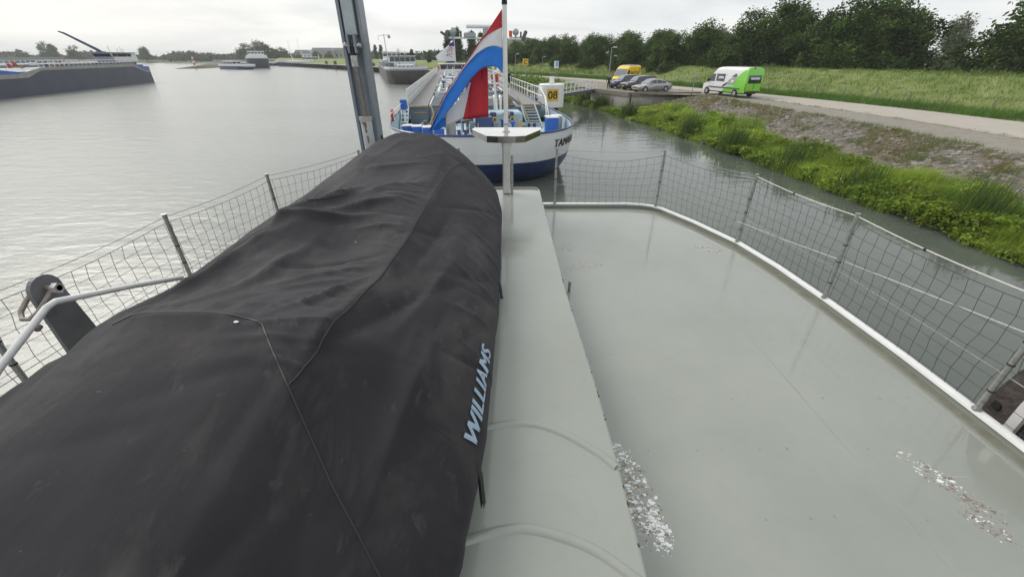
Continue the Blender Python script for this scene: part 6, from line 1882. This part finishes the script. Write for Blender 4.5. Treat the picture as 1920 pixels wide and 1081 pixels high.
for k in range(7):
    y = 26 + k * 8
    mb = MB(); mb.box((pr_.uniform(-.6, .6), y, 3.25), (pr_.uniform(3.5, 6), .35, .16)); mb.box((-2.2, y, 2.9), (.15, .2, .6)); mb.box((2.2, y, 2.9), (.15, .2, .6)); mb.build('cross_manifold', m_hwhite, tk_)
mb = MB(); mb.tube([(2.2, 22, 2.9), (2.5, 24, 3.25), (1.6, 26, 3.1), (2.4, 29, 3.0), (1.8, 32, 2.9)], .14, 8); mb.tube([(2.8, 20, 2.8), (1.9, 23, 3.05), (2.7, 27, 3.1)], .13, 8); mb.each('cargo_hose', m_dmet, tk_, True)
mb = MB(); mb.cyl((3.05, 30, 2.6), .42, 1.35, 16); mb.build('red_tank', m_redp, tk_, True)
# bow mast with radar
MS = Vector((.62, 9.6, 0))
mb = MB()
for s_ in (-1, 1): mb.tube([(MS.x + s_ * .8, MS.y + .2, 1.5), (MS.x + s_ * .35, MS.y, 6.9)], .07, 8)
for z in (2.6, 3.6, 4.6, 5.6): mb.tube([(MS.x - .70 + (z - 1.5) * .083, MS.y, z), (MS.x + .70 - (z - 1.5) * .083, MS.y, z)], .04, 6)
mast = mb.build('radar_mast', m_wmet, tk_, True); mast.location = (0, 0, -.32)
mb = MB(); mb.tube([(MS.x - 2.45, MS.y, 7.0), (MS.x + 2.5, MS.y, 6.96)], .055, 8); mb.build('yard', m_wmet, mast, True)
mb = MB(); mb.tube([(MS.x - 1.15, MS.y, 7.62), (MS.x + 1.2, MS.y, 7.60)], .11, 10); mb.build('radar_scanner', m_hwhite, mast, True)
mb = MB(); mb.box((MS.x - .95, MS.y, 7.14), (.75, .35, .28), bev=.05); mb.box((MS.x + .05, MS.y, 7.28), (.34, .34, .5), bev=.05); mb.each('radar_gearbox', m_lampg, mast)
mb = MB(); mb.sphere((MS.x - 2.0, MS.y, 7.32), .24, 12, 8); mb.tube([(MS.x - 2.0, MS.y, 6.98), (MS.x - 2.0, MS.y, 7.2)], .09, 8); mb.build('searchlight', m_lampg, mast, True)
mb = MB(); mb.tube([(MS.x - 2.3, MS.y, 6.9), (MS.x - 2.45, MS.y, 7.12), (MS.x - 2.75, MS.y - .1, 7.32)], [.12, .09, .07], 8); mb.tube([(MS.x - 2.38, MS.y, 6.95), (MS.x - 2.25, MS.y, 7.4)], .09, 8); mb.build('horn', m_dmet, mast, True)
for x, z, m, s_ in ((-1.5, 7.22, m_dmet, .06), (1.62, 7.25, mat('orange_lamp', (.62, .10, .02), .3), .11), (2.28, 7.2, m_dmet, .06)):
    mb = MB(); mb.tube([(MS.x + x, MS.y, z - .2), (MS.x + x, MS.y, z + .14)], s_, 8); mb.build('signal_lamp', m, mast, True)
mb = MB(); mb.sphere((MS.x + 1.95, MS.y, 7.32), .20, 12, 8, s=(1, .5, 1)); mb.tube([(MS.x + 1.95, MS.y, 6.97), (MS.x + 1.95, MS.y, 7.15)], .06, 8); mb.build('dish_lamp', m_lampg, mast, True)
mb = MB(); mb.box((MS.x + 2.5, MS.y, 7.12), (.22, .2, .6), ry=.4, bev=.04); mb.build('loudspeaker', m_dmet, mast)
# wheelhouse at the far end
mb = MB(); mb.box((0, 95.6, 1.95), (10.2, 11, 1.5), bev=.1); wh = mb.build('deckhouse', m_hwhite, tk_)
mb = MB(); mb.box((0, 93.5, 2.74), (10.6, 6.5, .12), bev=.04); mb.build('bridge_deck', m_pgrey, wh)
mb = MB(); mb.box((0, 95.2, 3.35), (8.6, 6.0, 1.2), bev=.1); wb_ = mb.build('wheelhouse', m_hwhite, tk_)
for k in range(5):
    x = -3.45 + k * 1.72
    mb = MB(); mb.box((x, 92.17, 3.36), (1.52, .08, .85), bev=.02); mb.build('window', m_glass, wb_)
mb = MB(); mb.box((0, 95.0, 4.03), (9.6, 7.2, .16), bev=.05); mb.build('roof', m_hwhite, wb_)
for k in range(9):
    mb = MB(); mb.box((-4.0 + k, 90.06, 2.05), (.55, .06, .5), bev=.02); mb.build('window', m_glass, wh)
mb = MB(); mb.tube([(5.0 + .0, 91.5, 3.2 + .45 * 0)] + [(4.9 + .5 * math.cos(a), 91.4, 2.7 + .5 * math.sin(a)) for a in [k * .5236 for k in range(1, 12)]], .12, 6, closed=True); mb.build('life_ring', m_brass, tk_, True)
mb = MB(); mb.tube([(-4.9 + .5 * math.cos(a), 86.4, 3.2 + .5 * math.sin(a)) for a in [k * .5236 for k in range(12)]], .12, 6, closed=True); mb.build('life_ring', m_redp, tk_, True)
mb = MB(); mb.tube([(-.5, 92.5, 4.0), (-.5, 92.5, 9.1)], .06, 8); mb.build('jackstaff', m_wmet, tk_, True)
sf = thing('ship_flag', 'white flag with blue corner and red stripes above the far wheelhouse', 'flag', TBM @ Vector((-.55, 92.5, 6.8)), TB_RZ)
def fsheet(pts_t, pts_b, m, name, off):
    mb = MB(); n = 14
    T = [Vector((lerp(pts_t[0][0], pts_t[1][0], k / n), 0, lerp(pts_t[0][1], pts_t[1][1], k / n))) for k in range(n + 1)]
    B = [Vector((lerp(pts_b[0][0], pts_b[1][0], k / n), 0, lerp(pts_b[0][1], pts_b[1][1], k / n))) for k in range(n + 1)]
    mb.grid([[T[k].lerp(B[k], q) + Vector((0, off + .12 * math.sin(k * .7 + q * 2), 0)) for k in range(n + 1)] for q in (0, .33, .66, 1)])
    o = mb.build(name, m, sf, 'all'); s = o.modifiers.new('cloth', 'SOLIDIFY'); s.thickness = .01
fsheet(((0, 2.1), (-4.6, -1.2)), ((0, -2.2), (-4.2, -2.2)), m_fw, 'field', 0)
fsheet(((0, 2.1), (-1.3, 1.2)), ((0, .9), (-1.1, .9)), mat('deep_blue_cloth', (.03, .04, .22), .8), 'blue_corner', -.06)
for k in range(4):
    a0_, b0_ = (-1.3 - .35 * k, 1.1 - .2 * k), (-.4 - .1 * k, .3 - .55 * k)
    fsheet((a0_, b0_), ((a0_[0] - .05, a0_[1] - .16), (b0_[0] - .05, b0_[1] - .16)), m_fr, 'red_stripe', -.08)
put_text('lettering', 'AT', .75, m_blk, sf, frame((-1.6, -.22, -.95), (1, 0, 0), (0, 0, 1), (0, -1, 0)), .2, .01)
person('person in black standing at the railing of the tanker barge walkway', TBM @ Vector((4.25, 27.2, 2.62)), R(200), m_dk, m_dk2, m_sk, m_hair)

# ------------------------------------------------------------------ other barges
def barge(name, label, loc, rz, L, B, zt, hullm, topm, house, group=None, top_h=.45, bow=9, deckm=None, rails=True, mastx=None, stripe=None):
    o = thing(name, label, 'barge', loc, rz, group)
    b2 = B / 2
    hp_ = [(.05, 0), (b2 * .5, .25), (b2 * .8, 1.4), (b2 * .95, 3.6), (b2, 7.0), (b2, L * .5), (b2, L - 3), (b2 * .82, L - .8), (b2 * .5, L)]
    pa = plan_path(hp_)
    h_ = shell(pa, [(zt, 0, 0), (zt * .55, .4, 0), (.3, 1.2, .03), (-.6, 2.4, .1)], hullm, 'hull', o, bow)
    shell(pa, [(zt + top_h, -.05, -.004), (zt - .02, .0, -.004)], topm, 'strake', o, bow)
    shell(pa, [(zt + top_h, .12, .08), (zt - .35, .12, .08)], topm, 'inner_strake', o, bow)
    deck_fill(pa, zt - .3, .14, deckm or m_gblue, 'deck', o)
    mb = MB(); mb.tube([(x, y, zt + top_h) for x, y in pa], .06, 5); mb.build('rail_cap', stripe or topm, o, True)
    for (y0, y1, w_, z0, z1, m, wins) in house:
        mb = MB(); mb.box((0, (y0 + y1) / 2, (z0 + z1) / 2), (w_, y1 - y0, z1 - z0), bev=.08); hh = mb.build('deckhouse', m, o)
        if wins:
            zc, hgt = wins
            nn = max(2, int(w_ / 1.6))
            for k in range(nn):
                x = -w_ / 2 + w_ * (k + .5) / nn
                for yq, s_ in ((y0, -1), (y1, 1)):
                    mb = MB(); mb.box((x, yq + s_ * .03, zc), (w_ / nn * .82, .06, hgt)); mb.build('window', m_glass, hh)
            nn = max(2, int((y1 - y0) / 1.9))
            for k in range(nn):
                y = y0 + (y1 - y0) * (k + .5) / nn
                for s_ in (-1, 1):
                    mb = MB(); mb.box((s_ * (w_ / 2 + .03), y, zc), (.06, (y1 - y0) / nn * .82, hgt)); mb.build('window', m_glass, hh)
            mb = MB(); mb.box((0, (y0 + y1) / 2, z1 + .07), (w_ + .7, y1 - y0 + .7, .14), bev=.04); mb.build('roof', m, hh)
    return o, pa
# second barge, dark grey, moored beyond the tanker on its left
b2o, pa2 = barge('cargo_barge', 'dark grey cargo barge with white foredeck rail left of the tanker barge', (-24.5, 110, 0), R(17), 85, 10.4, 3.0, mat('brown_grey_hull', (.060, .057, .055), .5, vscale=.5, col2=(.10, .094, .088)), m_pgrey,
                 [(70, 80, 8.5, 2.6, 4.4, m_hwhite, (3.5, .6)), (71, 76, 6.5, 4.5, 7.2, m_hwhite, (6.3, .9))], top_h=.25)
shell(plan_path([(.05, 0), (2.6, .25), (4.16, 1.4), (4.94, 3.6), (5.2, 6.5)]), [(3.75, -.1, -.02), (3.2, 0, -.01)], m_hwhite, 'bow_bulwark', b2o, 9)
def rail_on(o, pts, h, step, m, name='railing', r_=.03):
    mb = MB(); pts = [Vector(p) for p in pts]
    for a, b in zip(pts[:-1], pts[1:]):
        L_ = (b - a).length; n = max(1, int(L_ / step))
        for k in range(n + 1):
            p = a.lerp(b, k / n); mb.tube([p, p + Vector((0, 0, h))], r_, 4)
        for q in (.5, 1.0): mb.tube([a + Vector((0, 0, h * q)), b + Vector((0, 0, h * q))], r_, 4)
    mb.build(name, m, o)
rail_on(b2o, [(-5.0, 5, 3.2), (-5.1, 66, 3.2)], 1.0, 2.0, m_pgrey); rail_on(b2o, [(5.0, 5, 3.2), (5.1, 66, 3.2)], 1.0, 2.0, m_pgrey)
mb = MB(); mb.box((0, 8.5, 3.5), (4.0, 2.6, 1.1), bev=.2); g_ = mb.build('fore_house', m_hwhite, b2o)
for k in range(4):
    mb = MB(); mb.box((-1.5 + k * 1.0, 7.17, 3.7), (.75, .06, .35)); mb.build('window', m_glass, g_)
mb = MB(); mb.box((1.0, 34, 4.6), (7.6, 5.0, 2.6), bev=.15); g_ = mb.build('wheelhouse', m_hwhite, b2o)
for k in range(5):
    mb = MB(); mb.box((-2.0 + k * 1.5, 31.46, 5.1), (1.34, .08, 1.1)); mb.build('window', m_glass, g_)
mb = MB(); mb.box((1.0, 34, 5.96), (8.2, 5.8, .14), bev=.05); mb.build('roof', m_wmet, g_)
mb = MB(); mb.tube([(-3.6, 20, 3), (-3.9, 20, 11.0)], .09, 6); mb.tube([(-5.4, 20, 10.6), (-2.4, 20, 10.9)], .05, 6); mb.tube([(-5.4, 20, 9.6), (-5.4, 20, 10.6)], .05, 6); mb.box((-2.6, 20, 10.4), (.7, .1, .7)); mb.build('mast', m_pgrey, b2o)
mb = MB(); mb.tube([(-.8, 16, 3), (-.9, 16, 7.8)], .07, 6); mb.tube([(-1.4, 16, 7.2), (-.2, 16, 7.2)], .04, 6); mb.build('mast', m_dmet, b2o)
for k in range(14):
    mb = MB(); mb.box((pr_.uniform(-4, 4), 22 + k * 3.2, 3.5 + pr_.uniform(0, .4)), (pr_.uniform(.5, 2.5), pr_.uniform(.5, 2), pr_.uniform(.5, 1.3)), bev=.08); mb.build('deck_gear', pr_.choice((m_pgrey, m_hwhite, m_dmet, m_gblue, m_redp)), b2o)
# large dark blue barge passing on the left, stern to the right
LB = thing('motor_barge', 'large dark blue grey barge with crane jib and white wheelhouse at the far left', 'barge', (-99.5, 120.0, 0), R(195))
m_lh = mat('slate_hull', (.034, .041, .070), .45, vscale=.25, col2=(.050, .058, .086))
m_ltop = mat('weathered_grey_strake', (.34, .34, .32), .7, vscale=.9, col2=(.26, .25, .23))
m_lblue = mat('barge_blue', (.03, .12, .42), .45, vscale=.8)
# local: y runs from the stern (0, right in the picture) towards the bow; +x is the side facing the camera after the turn
hpL = [(2.6, -.6), (4.8, -.4), (5.4, .8), (5.6, 3.0), (5.6, 40), (5.6, 46), (5.6, 88), (4.6, 96), (2.5, 101), (.1, 103)]
P_ = densify(hpL, 6)
def side_strip(fz0, fz1, m, name, off=0.0, par=LB):
    mb = MB()
    for s_ in (-1, 1):
        mb.grid([[(s_ * (x + off), y, fz0(y)) for x, y in P_], [(s_ * (x + off * .99), y, fz1(y)) for x, y in P_]])
    return mb.build(name, m, par, True)
hb_ = lambda y: interp(y, [0, 4.5, 7, 40.5, 44.0, 50, 103], [2.4, 2.4, 3.75, 3.75, 2.75, 2.7, 3.4])
ht_ = lambda y: interp(y, [0, 4.5, 7, 39.0, 46.0, 50, 103], [2.75, 2.75, 4.3, 4.3, 3.35, 3.3, 4.0])
side_strip(lambda y: -.6, lambda y: .25, m_lh, 'boot_top', -.12 * 0)
side_strip(lambda y: .25, hb_, m_lh, 'hull', 0)
mb = MB(); mb.grid([[(x, -.55 + (1.2 if z < 1 else .0), z) for x in (-4.8, 0, 4.8)] for z in (-.6, .8, 2.4, 2.75)]); mb.build('transom', m_lh, LB)
side_strip(hb_, ht_, m_ltop, 'strake', .012)
side_strip(lambda y: ht_(y) - .005, lambda y: ht_(y) + interp(y, [0, 4.0, 4.6, 45.2, 47.5, 103], [.9, .9, .0, .0, .95, .95]), m_lblue, 'blue_bulwark', .008)
mb = MB(); mb.grid([[(-x, y, ht_(y) - .35) for x, y in P_], [(x, y, ht_(y) - .35) for x, y in P_]]); mb.build('deck', m_gblue, LB)
put_text('ship_name', 'ANTHONY', 1.0, m_hwhite, LB, frame((5.64, 52.0, 3.80), (0, 1, 0), (0, 0, 1), (1, 0, 0)), .1, .02)
put_text('ship_name', 'ANTHONY', 1.0, m_hwhite, LB, frame((-5.64, 52.0, 3.80), (0, -1, 0), (0, 0, 1), (-1, 0, 0)), .1, .02)
for s_ in (-1, 1):
    rail_on(LB, [(s_ * 5.4, 8, 4.2), (s_ * 5.4, 40, 4.2)], 1.05, 1.35, m_wmet, r_=.065)
    rail_on(LB, [(s_ * 5.3, 47, 4.2), (s_ * 5.3, 88, 4.5)], .8, 1.6, m_wmet, r_=.04)
mb = MB(); mb.box((0, 9.0, 4.25), (9.6, 9.6, .75), bev=.2); dh = mb.build('deckhouse', m_hwhite, LB)
mb = MB(); mb.box((0, 2.6, 3.6), (8.6, 4.2, 1.6), bev=.2); dh2 = mb.build('aft_house', m_hwhite, LB)
for k in range(4):
    for s_ in (-1, 1):
        mb = MB(); mb.box((s_ * 4.33, 1.0 + k * 1.0, 3.75), (.06, .55, .6)); mb.build('window', m_glass, dh2)
for k in range(6):
    for s_ in (-1, 1):
        mb = MB(); mb.box((s_ * 4.83, 5.4 + k * 1.45, 4.32), (.06, .9, .32)); mb.build('window', m_glass, dh)
mb = MB(); mb.box((0, 9.6, 4.68), (10.4, 12.4, .14), bev=.05); mb.build('boat_deck', m_navy, dh)
mb = MB(); bx_ = [(2.2, 4.75), (12.2, 4.75), (13.6, 6.6), (2.5, 6.6)]; mb.prism([(a, b) for a, b in bx_], 'x', -4.4, -.6); wl_ = mb.build('wheelhouse', m_hwhite, LB)
for s_ in (-1, 1):
    for (ya, yb) in ((5.0, 6.6), (6.9, 10.9), (11.2, 12.9)):
        mb = MB(); mb.prism([(ya, 5.82), (yb, 5.82), (yb + .2, 6.48), (ya, 6.48)], 'x', -2.5 + s_ * 1.91, -2.5 + s_ * 1.96); mb.build('window', m_glass, wl_)
mb = MB(); mb.box((-2.5, 13.25, 6.15), (3.3, .1, .7), rx=-.6); mb.build('front_window', m_glass, wl_)
mb = MB(); mb.box((-2.5, 8.0, 6.67), (4.6, 12.4, .12), bev=.05); mb.build('roof', m_pgrey, wl_)
for (y, h) in ((7.5, 1.2), (9, .9), (12.5, 1.4), (6.5, .8)):
    mb = MB(); mb.tube([(-2.5, y - 3, 6.7), (-2.5, y - 3, 6.7 + h)], .04, 5); mb.build('aerial', m_dmet, wl_)
jb = MB(); jb.tube([(-1, 9.0, 6.3), (-1, 11.0, 7.2), (-1, 20.5, 10.1), (-1, 22.0, 10.35)], [.40, .34, .20, .13], 8); jb.build('crane_jib', m_navy, LB, True)
jb = MB(); jb.cyl((-1, 9.5, 4), .5, 2.9, 12); jb.build('crane_post', m_navy, LB, True)
for k in range(40):
    y = 20 + k * 1.75 if k < 14 else 40 + (k - 14) * 1.6
    if 38.5 < y < 40: continue
    mb = MB(); mb.box((pr_.uniform(1.5, 5.0) * pr_.choice((-1, 1)), y, 4.35 + pr_.uniform(.0, .5)), (pr_.uniform(.3, 1.0), pr_.uniform(.3, 1.0), pr_.uniform(.3, .7)), bev=.06)
    mb.build('deck_gear', pr_.choice((m_navy, m_dmet, m_hwhite, m_pgrey, m_lblue, m_redp, m_tan, m_hwhite)), LB)
for k in range(5):
    mb = MB(); mb.tube([(-2.4 + k * 1.2, 18, 4.6), (-2.4 + k * 1.2, 60, 4.6)], .14, 6); mb.build('cargo_pipe', m_pgrey, LB)
# grey barge hull far left behind it
barge('hopper_barge', 'long plain grey barge hull beyond the dark blue barge at the left edge', (-206, 214, 0), R(96), 78, 10, 4.6, mat('plain_grey_hull', (.16, .165, .175), .6, vscale=.2), mat('plain_grey_top', (.24, .245, .25), .6), [], top_h=.7)
# far boats
barge('push_boat', 'small white and navy motor barge at the tip of the sand spit', (-130, 234, 0), R(64), 24, 6.2, 1.5, m_navy, m_hwhite, [(12, 19, 4.6, 1.2, 3.6, m_hwhite, (2.9, .8)), (5, 9, 4.0, 1.2, 2.2, m_hwhite, None)], top_h=.8)
o_, _ = barge('tanker_ship', 'larger dark hulled ship with white bridge behind the small motor barge', (-139, 257, 0), R(30), 68, 11, 4.8, mat('dark_plum_hull', (.05, .048, .065), .5), m_hwhite, [(5, 13, 10, 4.5, 6.4, m_hwhite, None), (6, 11, 8, 6.4, 8.2, m_hwhite, (7.4, .7))], top_h=.5)
mb = MB(); mb.tube([(0, 9, 8), (0, 9, 11.5)], .12, 6); mb.tube([(-3.5, 9, 11), (3.5, 9, 11)], .10, 6); mb.box((-3.4, 9, 11.2), (.5, .4, .7)); mb.box((3.4, 9, 11.2), (.5, .4, .7)); mb.build('signal_mast', m_pgrey, o_)
barge('motor_yacht', 'small low white barge in the middle distance left of the crane arm', (-165, 330, 0), R(80), 30, 6.5, 1.5, m_navy, m_hwhite, [(4, 11, 5, 1.2, 4.0, m_hwhite, (3.2, .8))], top_h=.9)
barge('grey_barge', 'low grey barge with white wheelhouse beside the small low white barge', (-176, 334, 0), R(84), 38, 7, 3.0, mat('pale_grey_hull', (.30, .31, .33), .6), mat('pale_grey_hull', (.30, .31, .33), .6), [], top_h=.5)
o_, _ = barge('river_cruiser', 'white and navy boat with three raised posts left of the crane arm', (-118, 296, 0), R(62), 42, 9, 2.3, m_navy, m_hwhite, [(8, 16, 6.5, 1.8, 5.4, m_hwhite, (4.6, .8)), (20, 32, 6, 1.8, 3.4, m_hwhite, None)], top_h=1.0)
for (y, h, lean) in ((5, 4.0, 0), (19, 6.0, 1.6), (30, 6.5, 1.8)):
    mb = MB(); mb.tube([(0, y, 3), (0, y + lean, 3 + h)], .18, 6); mb.build('spud_post', m_hwhite, o_)
# sand spit with red and white beacon
sp = MB()
spit = [(-178, 247), (-172, 252), (-176, 268), (-184, 295), (-198, 330), (-225, 372), (-240, 400)]
sp.grid([[(x - w_, y, -.4), (x - w_ * .5, y, h), (x + w_ * .5, y, h * .9), (x + w_, y, -.4)] for (x, y), w_, h in zip(spit, (.8, 4, 6, 7, 8, 10, 12), (.15, 1.0, 1.6, 2.2, 2.4, 2.3, 2.0))])
tag(sp.build('sand_spit', mat('spit_grass', (.095, .095, .045), 1, vscale=.3, col2=(.15, .125, .085)), smooth='all'), kind='structure')
be = thing('beacon', 'red and white banded beacon on the sand spit', 'beacon', (-171.5, 252.5, .8))
for k in range(5):
    mb = MB(); mb.tube([(0, 0, k * .95), (0, 0, k * .95 + .95)], [.55 - .05 * k, .50 - .05 * k], 10); mb.build('band', m_hwhite if k % 2 == 0 else m_redp, be, True)
mb = MB(); mb.cyl((0, 0, 4.75), .5, .2, 10); mb.cyl((0, 0, 4.95), .18, .5, 8); mb.build('lantern', m_redp, be)
for (x, y, h, lab) in ((-102.8, 259, 3.4, 'leftmost dark mooring pile left of the crane arm'), (-90.4, 239, 3.6, 'second dark mooring pile left of the crane arm'), (-61, 205, 3.2, 'dark mooring pile beside the crane arm on its right')):
    q = thing('mooring_pile', lab, 'mooring pile', (x, y, 0), 0, 'far mooring piles')
    mb = MB(); mb.tube([(0, 0, -.5), (.2, 0, h)], .75, 10); mb.build('pile', m_pile, q, True)
    mb = MB(); mb.cyl((.2, 0, h), .85, .6, 10, r2=.6); mb.build('cap', m_conc, q, True)
pt_ = thing('pontoon', 'low dark pontoon just left of the crane arm', 'pontoon', (-79, 229, 0), R(20))
mb = MB(); mb.box((0, 0, .5), (7, 3, 1.8), bev=.1); mb.build('float', m_pile, pt_)
mb = MB(); mb.box((0, 0, 1.45), (7.2, 3.2, .12)); mb.build('deck', m_walk, pt_)
# far houses on the right part of the far bank
for k, (x, y, w_, h, lab) in enumerate(((-206, 470, 16, 6, 'far pale house left of the crane arm'), (-190, 480, 22, 8, 'far wide white building left of the crane arm'), (-176, 485, 18, 8, 'far grey building partly behind the crane arm'))):
    b = thing('far_house', lab, 'house', (x, y, 2.0))
    mb = MB(); mb.box((0, 0, h / 2), (w_, 10, h)); wv = mb.build('wall', m_conc if k else m_hwhite, b)
    mb = MB(); mb.prism([(-w_ / 2 - .5, h), (w_ / 2 + .5, h), (w_ / 2 - 2, h + 3), (-w_ / 2 + 2, h + 3)], 'y', -5.4, 5.4); mb.build('roof', m_pgrey, b)
    for j in range(4):
        mb = MB(); mb.box((-w_ * .36 + j * w_ * .24, -5.03, h * .55), (w_ * .12, .08, h * .3)); mb.build('window', m_glass, wv)
# faint far transmission masts
for (x, y, h, lab) in ((-262, 560, 20, 'left of two faint far lattice masts'), (-252, 562, 21, 'right of two faint far lattice masts')):
    q = thing('lattice_mast', lab, 'mast', (x, y, 2))
    mb = MB()
    for s_ in (-1, 1): mb.tube([(s_ * 1.6, 0, 0), (s_ * .25, 0, h)], .05, 4)
    mb.build('legs', m_lampg, q)
    mb = MB()
    for j in range(9):
        z = h * j / 9; z2 = h * (j + 1) / 9; a_ = lerp(1.6, .25, j / 9); b_2 = lerp(1.6, .25, (j + 1) / 9)
        mb.tube([(-a_, 0, z), (b_2, 0, z2)], .03, 4); mb.tube([(a_, 0, z), (-b_2, 0, z2)], .03, 4)
    mb.build('bracing', m_lampg, q)

# ================================================================== HAZE
hz = MB(); hz.box((-300, 1180, 11.8), (5200, 3000, 26.4))
hm_ = bpy.data.materials.new('haze_air'); hm_.use_nodes = True
t = hm_.node_tree
for n_ in list(t.nodes):
    if n_.type != 'OUTPUT_MATERIAL': t.nodes.remove(n_)
pv = t.nodes.new('ShaderNodeVolumePrincipled')
pv.inputs['Color'].default_value = (.985, .99, 1.0, 1)
pv.inputs['Density'].default_value = .0003
pv.inputs['Anisotropy'].default_value = 0.0
t.links.new(pv.outputs[0], [n_ for n_ in t.nodes if n_.type == 'OUTPUT_MATERIAL'][0].inputs['Volume'])
tag(hz.build('haze', hm_), kind='stuff')
